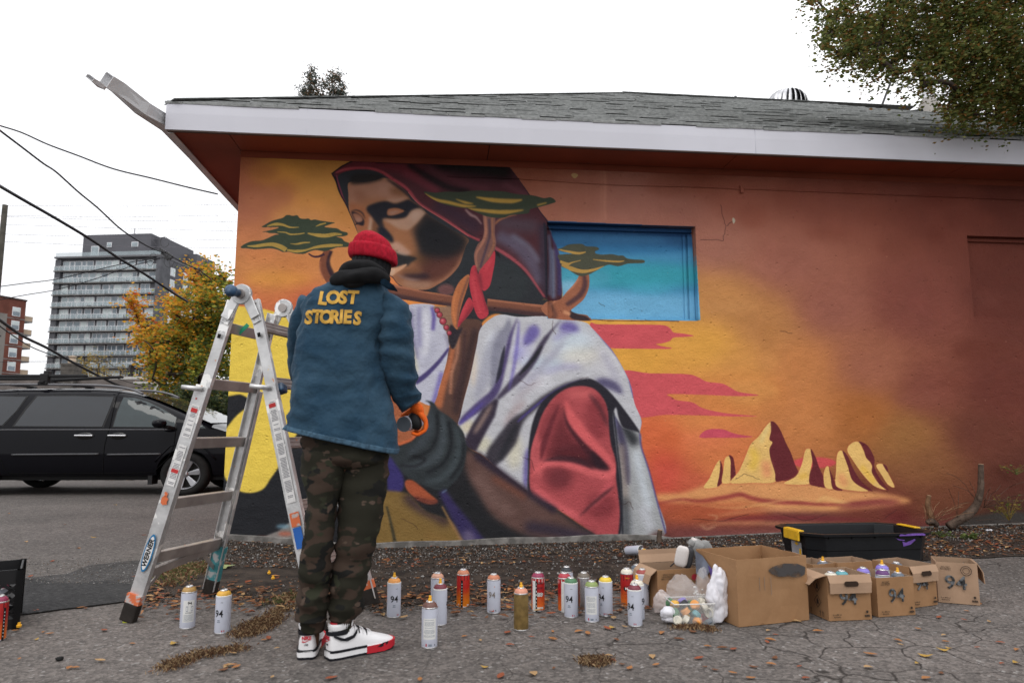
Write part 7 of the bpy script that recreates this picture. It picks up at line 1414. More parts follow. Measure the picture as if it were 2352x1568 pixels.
# trainers
WHL = mat('white_leather', (.74, .73, .74), .45, var=.05, scale=20); RDL = mat('red_rubber', (.50, .022, .035), .5); BLL = mat('black_leather', (.012, .012, .016), .5); REDP = mat('red_print', (.55, .03, .05), .6)
def shoe(heel, toe, sgn):
    d = (toe - heel); d.z = 0; d.normalize(); s_ = Vector((d.y, -d.x, 0)); sh_ = bpy.data.objects.new('shoe', None); COL.objects.link(sh_); sh_.parent = per; sh_.location = rl_(heel); sh_.rotation_euler = (0, 0, math.atan2(d.y, d.x)); sh_.scale = (1.02, 1.08, 1.2)
    X = [-.012, 0, .03, .07, .11, .15, .19, .23, .265, .290, .302]; Wd = [.022, .031, .036, .037, .037, .040, .045, .0475, .043, .030, .012]
    def slab(nm, z0, z1, grow, m, x0=-9, x1=9, rise=0):
        bm = bmesh.new(); top = []; bot = []; xs_ = [x for x in X if x0 <= x <= x1]
        def ww(x): return np.interp(x, X, Wd) + grow
        L = [(x, ww(x)) for x in xs_]; P = [(x, w) for x, w in L] + [(x, -w) for x, w in L[::-1]]
        zt = lambda x: z1 + rise * sstep(.2, .3, x)
        a = [bm.verts.new((x, y, z0 + (.012 * sstep(.24, .31, x)))) for x, y in P]; b = [bm.verts.new((x, y * 1.0, zt(x))) for x, y in P]; n = len(P)
        bm.faces.new(a[::-1]); bm.faces.new(b)
        for i in range(n): bm.faces.new((a[i], a[(i+1) % n], b[(i+1) % n], b[i]))
        return obj(nm, bm, m, sh_, auto=60)
    slab('outsole', 0, .009, .003, BLL); slab('midsole', .009, .030, .0045, WHL, rise=.004); slab('sole_stripe', .026, .034, .0055, BLL, x1=.16); slab('red_sole_front', .004, .030, .0062, RDL, x0=.145, rise=.006)
    H = [.098, .105, .112, .116, .100, .084, .070, .058, .048, .040, .032]; bm = bmesh.new(); rings = []
    for x, w, h in zip(X, Wd, H):
        rg = []
        for k in range(15):
            a = math.pi * k / 14; y = -math.cos(a) * (w if x > .1 else w * (1 - .12 * math.sin(a))); z = .028 + (h - .028) * (math.sin(a) ** (.55 if x < .12 else .75)); rg.append(bm.verts.new((x, y, z)))
        rings.append(rg)
    for i in range(len(rings) - 1):
        for k in range(14): bm.faces.new((rings[i][k], rings[i][k+1], rings[i+1][k+1], rings[i+1][k]))
    bm.faces.new(rings[0]); bm.faces.new(rings[-1][::-1]); up = obj('upper', bm, WHL, sh_, smooth=True); sb = up.modifiers.new('s', 'SUBSURF'); sb.levels = sb.render_levels = 2
    bm = bmesh.new(); lathe(bm, [(.042, .100), (.045, .112), (.043, .122), (.036, .120)], 28, cap=False); 
    for v in bm.verts: v.co = Vector((v.co.x * 1.12 + .040, v.co.y * .86, v.co.z + .10 * max(0, v.co.x + .02)))
    obj('collar', bm, WHL, sh_, smooth=True)
    bm = bmesh.new(); lathe(bm, [(.0405, .084), (.0425, .092), (.0410, .099)], 28, cap=False)
    for v in bm.verts: v.co = Vector((v.co.x * 1.22 + .034, v.co.y * .93, v.co.z - .02 * max(0, v.co.x)))
    obj('collar_stripe', bm, BLL, sh_, smooth=True)
    bm = bmesh.new(); lathe(bm, [(.034, .112), (.037, .125), (.033, .126)], 24, cap=False)
    for v in bm.verts: v.co = Vector((v.co.x * 1.1 + .040, v.co.y * .86, v.co.z + .12 * max(0, v.co.x + .02)))
    obj('lining', bm, RDL, sh_, smooth=True)
    bm = bmesh.new(); beam(bm, (.085, 0, .105), (.096, 0, .140), .05, .008, up=(1, 0, 0)); obj('tongue', bm, WHL, sh_, bevel=.004)
    bm = bmesh.new(); beam(bm, (.082, 0, .12), (.09, 0, .132), .045, .006, up=(1, 0, 0)); obj('tongue_lining', bm, RDL, sh_, bevel=.003)
    for k in range(5):
        x = .105 + .018 * k; z = np.interp(x, X, H) + .004; bm = bmesh.new(); tube(bm, [(x - .004, -.030, z - .020), (x, -.016, z - .002), (x + .003, .016, z - .002), (x, .030, z - .020)], .0032, 6); obj('lace', bm, BLL if k % 2 else WHL, sh_, smooth=True)
    for sy in (-1, 1):                                  # black swoosh along the side, black toe flash
        bm = bmesh.new(); P = [(-.002, .088), (.045, .072), (.085, .078), (.108, .100), (.106, .083), (.092, .068), (.06, .060), (.03, .066), (0, .080)]
        for seg in (P,):
            vs_ = [bm.verts.new((x, sy * (np.interp(x, X, Wd) * (1.015 - .25 * max(0, (z - .06) / .06) ** 2) + .0022), z)) for x, z in seg]; bm.faces.new(vs_)
        obj('side_flash', bm, BLL, sh_)
        bm = bmesh.new(); bm.faces.new([bm.verts.new((x, sy * (np.interp(x, X, Wd) + .0072), z)) for x, z in [(.195, .022), (.22, .034), (.25, .036), (.245, .026), (.215, .020)]]); obj('toe_flash', bm, BLL, sh_)
    txt('NIKE', .017, REDP, basis((-.0135, 0, .075), (0, -1, 0), (0, 0, 1)), sh_, 'lettering', .0005, bold=.0008)
    txt('AIR', .010, BLL, basis((-.0130, 0, .052), (0, -1, 0), (0, 0, 1)), sh_, 'lettering', .0005)
    bm = bmesh.new(); bm.faces.new([bm.verts.new((-.0138, y, z)) for y, z in [(.018, .066), (.004, .064), (-.022, .073), (.004, .0605), (.016, .0605)]]); obj('tick_mark', bm, REDP, sh_)
shoe(G(703, 1513), G(733, 1440), 1); shoe(G(757, 1513), G(890, 1484), 1)

# ================================================================ spray cans
CS_ = 1.12                                              # can size
RC, HB = .0325 * CS_, .155 * CS_
STEEL = mat('tin_rim', (.55, .54, .54), .3, .9); WBODY = mat('can_pale_blue_white', (.50, .52, .60), .38, var=.06, scale=20, spec=.4); LBL = mat('can_label_white', (.66, .66, .64), .55); INK = mat('can_ink', (.012, .012, .014), .6); FNT = mat('faded_ink', (.22, .25, .30), .7); REDI = mat('red_ink', (.45, .03, .05), .6)
def capm(name, c): return mat(name, c, .45, var=.08, scale=30)
CAPS = dict(orange=capm('cap_orange', (.72, .30, .07)), peach=capm('cap_peach', (.60, .32, .22)), maroon=capm('cap_maroon', (.16, .02, .035)), brown=capm('cap_brown', (.14, .06, .045)), rust=capm('cap_rust', (.52, .19, .10)), salmon=capm('cap_salmon', (.62, .26, .17)), green=capm('cap_green', (.06, .17, .08)), black=capm('cap_black', (.02, .022, .026)), taupe=capm('cap_taupe', (.14, .115, .09)), olive=capm('cap_olive', (.22, .29, .09)), yellow=capm('cap_yellow', (.72, .50, .04)), cream=capm('cap_cream', (.66, .62, .52)), redbrown=capm('cap_red_brown', (.30, .05, .04)), slate=capm('cap_slate', (.10, .12, .15)), ochre=capm('cap_ochre', (.38, .22, .06)), gold=capm('cap_gold', (.66, .36, .04)), violet=capm('cap_violet', (.22, .17, .55)), purple=capm('cap_purple', (.10, .025, .14)), teal=capm('cap_teal', (.10, .32, .36)), steel=STEEL, red=capm('cap_red', (.40, .03, .05)), wine=capm('cap_wine', (.25, .02, .07)))
NZ = capm('nozzle_yellow', (.80, .40, .02))
def grad_mat(name, c1, c2):
    m = bpy.data.materials.new(name); m.use_nodes = True; t = m.node_tree; b = t.nodes['Principled BSDF']; tcn = t.nodes.new('ShaderNodeTexCoord'); s_ = t.nodes.new('ShaderNodeSeparateXYZ'); n = t.nodes.new('ShaderNodeTexNoise'); n.inputs['Scale'].default_value = 40
    a = t.nodes.new('ShaderNodeMath'); a.operation = 'MULTIPLY_ADD'; a.inputs[1].default_value = .05; r = t.nodes.new('ShaderNodeValToRGB'); r.color_ramp.elements[0].position = .04; r.color_ramp.elements[1].position = .13; r.color_ramp.elements[0].color = (*c2, 1); r.color_ramp.elements[1].color = (*c1, 1)
    L = t.links; L.new(tcn.outputs['Object'], s_.inputs[0]); L.new(tcn.outputs['Object'], n.inputs[0]); L.new(n.outputs[0], a.inputs[0]); L.new(s_.outputs[2], a.inputs[2]); L.new(a.outputs[0], r.inputs[0]); L.new(r.outputs[0], b.inputs['Base Color']); b.inputs['Roughness'].default_value = .35; return m
FIRE = grad_mat('fire_print', (.42, .012, .008), (.75, .22, .01)); FIRE2 = grad_mat('red_orange_print', (.35, .01, .01), (.72, .16, .02))
GOLDB = mat('overspray_gold', (.20, .13, .045), .5, var=.35, scale=30); SILV = mat('bare_silver', (.55, .54, .53), .25, .9, var=.2, scale=10)
def mesh_of(fn, mats):
    bm = bmesh.new(); fn(bm); bmesh.ops.recalc_face_normals(bm, faces=bm.faces[:]); me = bpy.data.meshes.new('m'); bm.to_mesh(me); bm.free()
    for p in me.polygons: p.use_smooth = True
    me.set_sharp_from_angle(angle=R(40))
    for m in mats: me.materials.append(m)
    return me
def child(nm, me, parent, m=None):
    if m is not None:
        me = me.copy(); me.materials.clear(); me.materials.append(m)
    o = bpy.data.objects.new(nm, me); COL.objects.link(o); o.parent = parent; return o
CB = mesh_of(lambda bm: lathe(bm, [(RC * .97, .004), (RC, .008), (RC, HB - .004), (RC * .985, HB)], 32), [])
CR = mesh_of(lambda bm: lathe(bm, [(RC * .90, .001), (RC * .99, .0), (RC * 1.015, .003), (RC * 1.0, .007), (RC * .97, .008)], 32), [])
CT = mesh_of(lambda bm: lathe(bm, [(RC * 1.0, HB - .001), (RC * 1.01, HB + .003), (RC * .97, HB + .005)], 32), [])
CD = mesh_of(lambda bm: lathe(bm, [(RC * .93, HB + .002), (RC * .92, HB + .008 * CS_), (RC * .80, HB + .016 * CS_), (RC * .55, HB + .022 * CS_), (RC * .48, HB + .022 * CS_)], 32), [])
CVv = mesh_of(lambda bm: (lathe(bm, [(RC * .50, HB + .019 * CS_), (RC * .52, HB + .024 * CS_), (RC * .46, HB + .027 * CS_), (RC * .42, HB + .023 * CS_), (.006, HB + .023 * CS_)], 24), tube(bm, [(0, 0, HB + .02), (0, 0, HB + .034 * CS_)], .0025, 8)), [])
CN_ = mesh_of(lambda bm: (lathe(bm, [(.0085, HB + .024 * CS_), (.0085, HB + .034 * CS_), (.006, HB + .036 * CS_), (.0055, HB + .046 * CS_), (.004, HB + .047 * CS_)], 16), box(bm, .006, 0, HB + .041 * CS_, .004, .005, .008)), [])
def wraptext(parent, body, size, z, ang, m, r=RC + .0006, bold=0, xs=1, nm='print'):
    """print round the can, ang = azimuth of the middle (world), towards the camera"""
    me_o = txt(body, size, m, Matrix(), parent, nm, 0, bold=bold, xs=xs); me = me_o.data
    bm = bmesh.new(); bm.from_mesh(me)
    bmesh.ops.triangulate(bm, faces=bm.faces[:]); 
    for _ in range(2):
        bmesh.ops.subdivide_edges(bm, edges=[e for e in bm.edges if e.calc_length() > .006], cuts=1)
    for v in bm.verts:
        a = ang + v.co.x / r; v.co = Vector((r * math.cos(a), r * math.sin(a), z + v.co.y))
    bm.to_mesh(me); bm.free(); return me_o
def wrappatch(parent, z0, z1, ang, half, m, r=RC + .0003, nm='print'):
    bm = bmesh.new(); A = np.linspace(ang - half, ang + half, 13)
    for a, b_ in zip(A[:-1], A[1:]): quad(bm, [(r * math.cos(a), r * math.sin(a), z0), (r * math.cos(b_), r * math.sin(b_), z0), (r * math.cos(b_), r * math.sin(b_), z1), (r * math.cos(a), r * math.sin(a), z1)])
    return obj(nm, bm, m, parent, smooth=True)
rc = random.Random(8)
def can(px, py, cap, label, body=None, nozzle=False, style='94', turn=0, loc=None, tilt=None, group='spray cans standing on the asphalt', name='spray_can'):
    q = loc if loc is not None else GG(px, py - 3); t = empty(name, q, 0, label, 'spray can', group)
    if tilt is not None: t.rotation_euler = tilt
    child('can_body', CB, t, body or WBODY); child('bottom_rim', CR, t, STEEL); child('top_rim', CT, t, STEEL if style != '94' else LBL); child('cap', CD, t, CAPS[cap]); child('valve', CVv, t, STEEL)
    if nozzle: child('nozzle', CN_, t, NZ).rotation_euler = (0, 0, rc.uniform(0, 6))
    cam_a = math.atan2(-q.y, -q.x); a = cam_a + turn      # side that faces the yard
    if style == '94':
        wraptext(t, '94', .046, HB * .55, a, INK, bold=.0007, xs=.92); wraptext(t, 'mtn', .008, HB * .86, a + .35, INK)
        wrappatch(t, HB * .36, HB * .39, a, .18, FNT); wrappatch(t, HB * .32, HB * .345, a, .22, FNT); wrappatch(t, .012, .020, a + .5, .06, REDI); wrappatch(t, .012, .020, a + .75, .05, REDI)
    elif style == 'faded': wraptext(t, '94', .044, HB * .56, a, mat('worn_ink', (.20, .17, .15), .8), bold=.0005, xs=.92); wrappatch(t, .014, .023, a + .3, .05, REDI); wrappatch(t, .014, .023, a + .6, .04, INK); wrappatch(t, HB * .80, HB * .84, a + .4, .05, CAPS['rust'])
    elif style == 'label':
        wrappatch(t, HB * .24, HB * .76, a, .85, LBL)
        z = HB * .72
        while z > HB * .28:
            if rc.random() < .85: wrappatch(t, z, z + .0016, a + rc.uniform(-.05, .0), rc.uniform(.55, .75), FNT, RC + .0006)
            z -= .0048
        wrappatch(t, .012, .024, a - .4, .08, REDI); wrappatch(t, .012, .022, a + .1, .22, FNT); wrappatch(t, .014, .020, a + .72, .05, INK)
    elif style == 'danger':
        wrappatch(t, HB * .20, HB * .80, a, .75, LBL); wraptext(t, '94', .020, HB * .72, a + .1, INK, RC + .0008, .0003); wraptext(t, 'DANGER', .0085, HB * .46, a + .05, INK, RC + .0008)
        for da in (-.22, .42): wrappatch(t, HB * .50, HB * .64, a + da, .13, FNT, RC + .0006); wrappatch(t, HB * .52, HB * .62, a + da, .09, LBL, RC + .0008)
        for k in range(6): wrappatch(t, HB * (.24 + .03 * k), HB * (.245 + .03 * k) + .0008, a, .6, FNT, RC + .0006)
    elif style == 'fire':
        wrappatch(t, HB * .85, HB * .99, a, 3.13, INK); wrappatch(t, .0, HB * .86, a - .35, .16, INK, RC + .0006)
        for k in range(8): wrappatch(t, HB * (.10 + .09 * k), HB * (.13 + .09 * k), a - .35, .05, LBL, RC + .0009)
        wrappatch(t, .012, .022, a - .85, .12, LBL, RC + .0009); wrappatch(t, .012, .018, a + .65, .18, LBL, RC + .0009)
    elif style == 'checker':
        wrappatch(t, HB * .86, HB * .99, a, 3.13, LBL); wrappatch(t, 0, HB * .93, a - .75, .34, LBL, RC + .0004); wrappatch(t, 0, HB * .93, a - .42, .13, INK, RC + .0006)
        for k in range(8): wrappatch(t, HB * (.04 + .11 * k), HB * (.09 + .11 * k), a - .42 + (.03 if k % 2 else -.03), .05, LBL, RC + .0009)
        wraptext(t, 'belton', .020, HB * .87, a + .08, INK, RC + .0010, .0003, .8); wrappatch(t, HB * .69, HB * .74, a + .1, .5, INK, RC + .0006)
        for k in range(6): wrappatch(t, HB * .70, HB * .73, a - .28 + .16 * k, .04, REDI, RC + .0009)
        for da in (-.08, .36):
            for rr, mm, o_ in ((.0105, LBL, .0008), (.0065, INK, .0011), (.004, LBL, .0014)):
                bm = bmesh.new(); r_ = RC + o_; quad(bm, [(r_ * math.cos(a + da + rr * math.cos(w) / RC), r_ * math.sin(a + da + rr * math.cos(w) / RC), HB * .52 + rr * math.sin(w)) for w in np.linspace(0, 6.283, 17)[:-1]]); obj('print', bm, mm, t)
        wrappatch(t, HB * .08, HB * .14, a + .1, .6, LBL, RC + .0006)
    elif style == 'logo':
        wrappatch(t, HB * .80, HB * .97, a, 3.13, INK); wraptext(t, '400ml', .010, HB * .89, a + .05, NZ, RC + .0009)
        for rr, mm, o_ in ((.0155, INK, .0006),):
            bm = bmesh.new(); r_ = RC + o_; quad(bm, [(r_ * math.cos(a - .1 + rr * math.cos(w) / RC), r_ * math.sin(a - .1 + rr * math.cos(w) / RC), HB * .56 + rr * math.sin(w)) for w in np.linspace(0, 6.283, 25)[:-1]]); obj('print', bm, mm, t)
        wraptext(t, 'M', .020, HB * .56, a - .1, LBL, RC + .0012, .0004); wraptext(t, 'premium', .008, HB * .40, a, INK, RC + .0006)
    return t
can(430, 1444, 'ochre', 'pale can with ochre cap and a DANGER label, left of the pair by the ladder', style='danger', turn=.05)
can(510, 1455, 'gold', 'pale 94 can with golden cap, right of the pair by the ladder', turn=-.55)
can(904, 1418.5, 'orange', 'pale 94 can with orange cap and nozzle just right of the right shoe', nozzle=True, turn=.05)
can(1004, 1405, 'peach', 'pale can with peach cap hidden behind the maroon capped can', style='plain')
can(1010, 1436, 'maroon', 'pale can with maroon cap and yellow nozzle behind the nearest can', nozzle=True, style='94', turn=1.6)
can(986, 1488, 'brown', 'nearest can, brown cap, yellow nozzle and a block of small print', nozzle=True, style='label', turn=.0)
can(1063.5, 1395, 'rust', 'red and orange can with black collar and checkered stripe', body=FIRE, style='fire', turn=.15)
can(1134, 1409, 'rust', 'pale can with rusty cap and worn 94 print', style='faded', turn=-.3)
can(1197, 1448, 'salmon', 'brown gold oversprayed can with peach cap and yellow nozzle', body=GOLDB, nozzle=True, style='plain')
can(1236, 1403.5, 'wine', 'red can with white checker stripe and two round marks', body=FIRE2, style='checker', turn=.15)
can(1297, 1405, 'red', 'white and red checkered can half hidden behind the green capped can', body=FIRE2, style='checker', turn=.6)
can(1302, 1387, 'black', 'pale can with black cap at the back of the row', style='plain')
can(1312, 1419, 'green', 'pale 94 can with dark green cap', turn=-.3)
can(1342, 1404, 'taupe', 'bare silver can with grey brown cap', body=SILV, style='plain')
can(1360, 1429, 'olive', 'pale can with olive green cap and a white text label', style='label', turn=-.1)
can(1392, 1415.6, 'yellow', 'pale 94 can with bright yellow cap', turn=-.75)
can(1441, 1392, 'cream', 'red orange can with black band and round black logo', body=FIRE2, style='logo')
can(1464, 1381, 'slate', 'pale can with slate grey cap behind the red orange can', style='plain')
can(1476.6, 1394, 'redbrown', 'pale can with red brown cap beside the small open box', style='94', turn=1.4)
can(1465, 1425, 'cream', 'pale can with cream cap and yellow nozzle behind the maroon capped can', nozzle=True, style='94', turn=1.2)
can(1459, 1438.7, 'maroon', 'pale 94 can with dull maroon cap, nearest at the right end of the row', turn=-.65)
q = GG(1460, 1282); can(0, 0, 'black', 'pale can with black cap lying on its side on the soil', nozzle=True, turn=.8, loc=q + Vector((-.055, .06, RC + .015)), tilt=(R(80), 0, R(30)), group='spray cans lying or held')
hq = at(927, 974, 3.34); can(0, 0, 'slate', 'can held in the orange gloved hand, its base towards the viewer', loc=hq, tilt=(R(-84), R(0), R(-14)), style='plain', group='spray cans lying or held')
# yellow caps and bits on the ground
for px, py, lb in [(43, 1445, 'small orange nozzle cap on the asphalt near the left edge'), (618, 1321, 'small orange nozzle cap on the soil, upper of the two by the ladder'), (627, 1333, 'small orange nozzle cap on the soil, lower of the two by the ladder')]:
    q = GG(px, py); bm = bmesh.new(); lathe(bm, [(.011, 0), (.012, .010), (.007, .013), (.007, .022), (.0, .023)], 14); o = obj('cap_fitting', bm, NZ, None, auto=40); o.location = q + Vector((0, 0, .012)); tag(o, lb, 'cap', 'loose caps on the ground')
q = GG(137, 1516); bm = bmesh.new(); bmesh.ops.create_icosphere(bm, subdivisions=2, radius=.016)
for v in bm.verts: v.co *= 1 + .3 * mnoise.noise(v.co * 90); v.co.z *= .6
o = obj('black_stone', bm, mat('black_lump', (.012, .012, .012), .8), None, smooth=True); o.location = q + Vector((0, 0, .008)); tag(o, 'small black lump on the asphalt at lower left', 'stone')

# ================================================================ boxes
CBD = mat('cardboard', (.31, .175, .088), .85, var=.12, scale=5, bump=.05, bscale=30, col2=(.27, .148, .072)); CBI = mat('cardboard_inside', (.33, .22, .145), .9, var=.15, scale=6); CBL = mat('cardboard_pale', (.38, .25, .165), .85, var=.12, scale=6, bump=.04, bscale=40)
BPR = mat('box_print', (.045, .032, .025), .8); BPR2 = mat('box_print_grey', (.16, .17, .18), .7, var=.5, scale=30, col2=(.03, .03, .03), ramp=(.45, .55)); HOLEM = mat('slot_shadow', (.03, .018, .012), .9)
def carton(name, label, FL, FR, depth, height, m=CBD, prints=None, flaps=(), handle=None, group='open cardboard boxes at the wall', crush=.004, z_extra=0, mi=CBI, lean=0):
    FL, FR = GG(*FL), GG(*FR); ang = math.atan2(FR.y - FL.y, FR.x - FL.x); w = math.hypot(FR.x - FL.x, FR.y - FL.y)
    t = empty(name, (FL.x, FL.y, min(FL.z, FR.z) + .003), ang, label, 'cardboard box', group); th = .004
    def wall(nm, p, q, o_, dz0=0, dz1=0, mm=m):          # a board with slight bow, worn top edge
        bm = bmesh.new(); n = 8; p = Vector(p); q = Vector(q); o_ = Vector(o_); g = []
        for j in range(5):
            z = height * j / 4
            for i in range(n + 1):
                s_ = i / n; v = p.lerp(q, s_) + Vector((0, 0, z + (dz0 * (1 - s_) + dz1 * s_) * (j / 4) + (.003 * mnoise.noise(Vector((s_ * 5, p.x * 9, 1))) if j == 4 else 0))); v += o_ * (crush * math.sin(s_ * 3.14) * math.sin(j / 4 * 3.0) * mnoise.noise(Vector((s_ * 2, z * 4, p.y * 5))) * 3 - lean * j / 4 * 0); g.append(v)
        A = [bm.verts.new(v) for v in g]; B = [bm.verts.new(v - o_ * th) for v in g]; W_ = n + 1
        for j in range(4):
            for i in range(n):
                a = j * W_ + i; f = bm.faces.new((A[a], A[a+1], A[a+W_+1], A[a+W_])); f.material_index = 0; f = bm.faces.new((B[a], B[a+W_], B[a+W_+1], B[a+1])); f.material_index = 1
        for i in range(n):
            a = 4 * W_ + i; bm.faces.new((A[a], A[a+1], B[a+1], B[a])).material_index = 1
        for j in range(4):
            for i in (0, n):
                a = j * W_ + i; bm.faces.new((A[a], A[a+W_], B[a+W_], B[a])).material_index = 0
        return obj(nm, bm, [mm, mi], t, smooth=False)
    L_ = lean
    wall('side', (0, 0, 0), (w, 0, 0), (0, -1, 0)); wall('side', (w - .0005, .001, 0), (w - .0005, depth, 0), (1, 0, 0)); wall('side', (w - .001, depth, 0), (.001, depth, 0), (0, 1, 0)); wall('side', (.0005, depth - .001, 0), (.0005, .001, 0), (-1, 0, 0))
    bm = bmesh.new(); box(bm, w / 2, depth / 2, .004, w - .012, depth - .012, .004); obj('bottom', bm, mi, t)
    for (edge, out, drop, l0, l1, mm) in flaps:          # edge: 'f','b','l','r'
        e = {'f': ((0, 0), (w, 0), (0, -1)), 'b': ((0, depth), (w, depth), (0, 1)), 'l': ((0, 0), (0, depth), (-1, 0)), 'r': ((w, 0), (w, depth), (1, 0))}[edge]
        a = Vector((*e[0], height)); b_ = Vector((*e[1], height)); o_ = Vector((*e[2], 0)); p = a.lerp(b_, l0); q = a.lerp(b_, l1); bm = bmesh.new()
        off = o_ * .004; pts = [p + off, q + off, q.lerp(p, .02) + o_ * out + Vector((0, 0, -drop)), p.lerp(q, .02) + o_ * out + Vector((0, 0, -drop))]
        mid0, mid1 = (pts[0] + pts[3]) / 2 + o_ * .01 + Vector((0, 0, .008)), (pts[1] + pts[2]) / 2 + o_ * .01 + Vector((0, 0, .008))
        for F4 in ([pts[0], pts[1], mid1, mid0], [mid0, mid1, pts[2], pts[3]]): quad(bm, F4)
        bmesh.ops.remove_doubles(bm, verts=bm.verts[:], dist=.0005); fo = obj('flap', bm, mm or CBL, t); sd = fo.modifiers.new('s', 'SOLIDIFY'); sd.thickness = .004; sd.offset = 0
        if handle == edge:
            c = (pts[0] + pts[1] + pts[2] + pts[3]) / 4 + o_ * .016 + Vector((0, 0, .004)); xd = (q - p).normalized(); zd = (pts[0] - pts[3]).normalized(); bm = bmesh.new(); P = [c + xd * (.03 * (1 if abs(k_) < 4.5 else -1)) for k_ in []]
            P = [c + xd * (sx * .027 + .013 * math.cos(an)) + zd * .013 * math.sin(an) for sx, r0 in ((1, -90), (-1, 90)) for an in [R(r0 + 22.5 * i) for i in range(9)]]; quad(bm, P); obj('handle_hole', bm, HOLEM, t)
    if prints: prints(t, w, height, depth)
    return t, w, ang
def Mf(x, z, y=-.0075): return basis((x, y, z), (1, 0, 0), (0, 0, 1))
def prints94(sz=.075, cx=.42, cz=.52, m=BPR2, side=True, small=True):
    def f_(t, w, h, d):
        txt('94', sz * 1.3, m, Mf(w * cx, h * cz), t, 'print', .0003, bold=.0012, xs=1.05)
        for k in (-.6, .62):                              # stencil bridges
            pass
        if small:
            txt('mtn', .018, BPR, Mf(w * .88, h * .10), t, 'print', .0003, bold=.001); bm = bmesh.new(); quad(bm, [(w * .88 + .007 * math.cos(a), -.0078, h * .10 + .019 + .007 * math.sin(a)) for a in np.linspace(0, 6.28, 11)[:-1]]); obj('print', bm, BPR, t)
            txt('6 x 400 ml\nAerosols', .011, BPR, Mf(w * .18, h * .11), t, 'print', .0003); txt('SPRAY PAINT\nLOW PRESSURE\nMATT COLOUR', .0075, BPR, Mf(w * .22, h * .86), t, 'print', .0003)
        if side:                                          # hazard diamond and arrows on the left side
            for k, s_ in ((.70, .034), (.36, .034)):
                bm = bmesh.new(); c = (-.0078, d * .42, h * k); 
                for r1, r2 in ((s_, s_ * .86),):
                    o_ = [(0, r1), (r1, 0), (0, -r1), (-r1, 0)]; i_ = [(0, r2), (r2, 0), (0, -r2), (-r2, 0)]
                    for n_ in range(4): a, b_ = o_[n_], o_[(n_+1) % 4]; c1_, d1_ = i_[n_], i_[(n_+1) % 4]; quad(bm, [(c[0], c[1] + a[0], c[2] + a[1]), (c[0], c[1] + b_[0], c[2] + b_[1]), (c[0], c[1] + d1_[0], c[2] + d1_[1]), (c[0], c[1] + c1_[0], c[2] + c1_[1])])
                quad(bm, [(c[0], c[1] - .010, c[2] - .014), (c[0], c[1] + .010, c[2] - .014), (c[0], c[1] + .008, c[2] + .006), (c[0], c[1], c[2] + .016), (c[0], c[1] - .008, c[2] + .006)]); obj('print', bm, BPR, t)
            for k in (.2, .32, .75):
                bm = bmesh.new(); y = d * k; quad(bm, [(-.0078, y - .002, .012), (-.0078, y + .002, .012), (-.0078, y + .002, .030), (-.0078, y + .006, .030), (-.0078, y, .042), (-.0078, y - .006, .030), (-.0078, y - .002, .030)]); obj('print', bm, BPR, t)
    return f_
def topz(px, py, base): 
    q = GG(*base); return at(px, py, q.y).z - q.z
def incan(pos, cap, label, dz, nozzle=False, style='plain'):
    return can(0, 0, cap, label, loc=Vector(pos) + Vector((0, 0, dz)), style=style, nozzle=nozzle, group='spray cans in the boxes')
def inbox(T3, w_frac, d, dz=0):
    t, w, ang = T3; v = Matrix.Rotation(ang, 3, 'Z') @ Vector((w * w_frac, d, 0)); return Vector(t.location) + v + Vector((0, 0, .008 + dz))
# the big box
def bigprint(t, w, h, d):
    bm = bmesh.new(); P = []
    for k in range(26):
        a = 2 * math.pi * k / 26; r_ = 1 + .22 * mnoise.noise(Vector((math.cos(a) * 2, math.sin(a) * 2, 4))); x = .115 * math.cos(a) * r_; z = .034 * math.sin(a) * r_ - .020 * (1 if math.cos(a) > .3 and math.sin(a) < 0 else 0) * math.cos(a); P.append((w * .70 + x, -.0078, h * .80 + z))
    quad(bm, P); obj('overspray', bm, m_sp, t)
    bm = bmesh.new()
    for x in (.30, .37, .46): tube(bm, [(w * x, -.0075, h * .72), (w * x, -.0075, h * (.52 if x != .46 else .44))], .0012, 4)
    obj('paint_drips', bm, mat('grey_drip', (.22, .18, .15), .9), t)
    bm = bmesh.new(); quad(bm, [(-.0082, d * .55, h * .75), (-.0082, d * .80, h * .93), (-.0082, d * .98, h * .98), (-.0082, d * .98, h * .60), (-.0082, d * .8, h * .55)]); obj('paint_patch', bm, mat('grey_blue_paint', (.20, .22, .28), .8, var=.4, scale=14), t)
    bm = bmesh.new(); quad(bm, [(-.0088, d * .30, h * .55), (-.0088, d * .50, h * .74), (-.0088, d * .66, h * .80), (-.0088, d * .58, h * .60), (-.0088, d * .40, h * .45)]); obj('paint_patch', bm, mat('violet_paint', (.11, .07, .26), .8, var=.3, scale=14), t)
m_sp = bpy.data.materials.new('dark_overspray'); m_sp.use_nodes = True; b_ = m_sp.node_tree.nodes['Principled BSDF']; b_.inputs['Base Color'].default_value = (.05, .045, .045, 1); b_.inputs['Roughness'].default_value = .9
n_ = m_sp.node_tree.nodes.new('ShaderNodeTexNoise'); n_.inputs['Scale'].default_value = 14; n_.inputs['Detail'].default_value = 4; r_ = m_sp.node_tree.nodes.new('ShaderNodeMapRange'); r_.inputs['From Min'].default_value = .32; r_.inputs['From Max'].default_value = .55; tq = m_sp.node_tree.nodes.new('ShaderNodeTexCoord'); m_sp.node_tree.links.new(tq.outputs['Object'], n_.inputs[0]); m_sp.node_tree.links.new(n_.outputs[0], r_.inputs[0]); m_sp.node_tree.links.new(r_.outputs[0], b_.inputs['Alpha'])
carton('cardboard_box', 'largest open brown cardboard box with a dark spray smudge on its front', (1697,1441), (1859,1424), .36, topz(1690, 1287, (1697,1441)), prints=bigprint, crush=.006, mi=CBD)
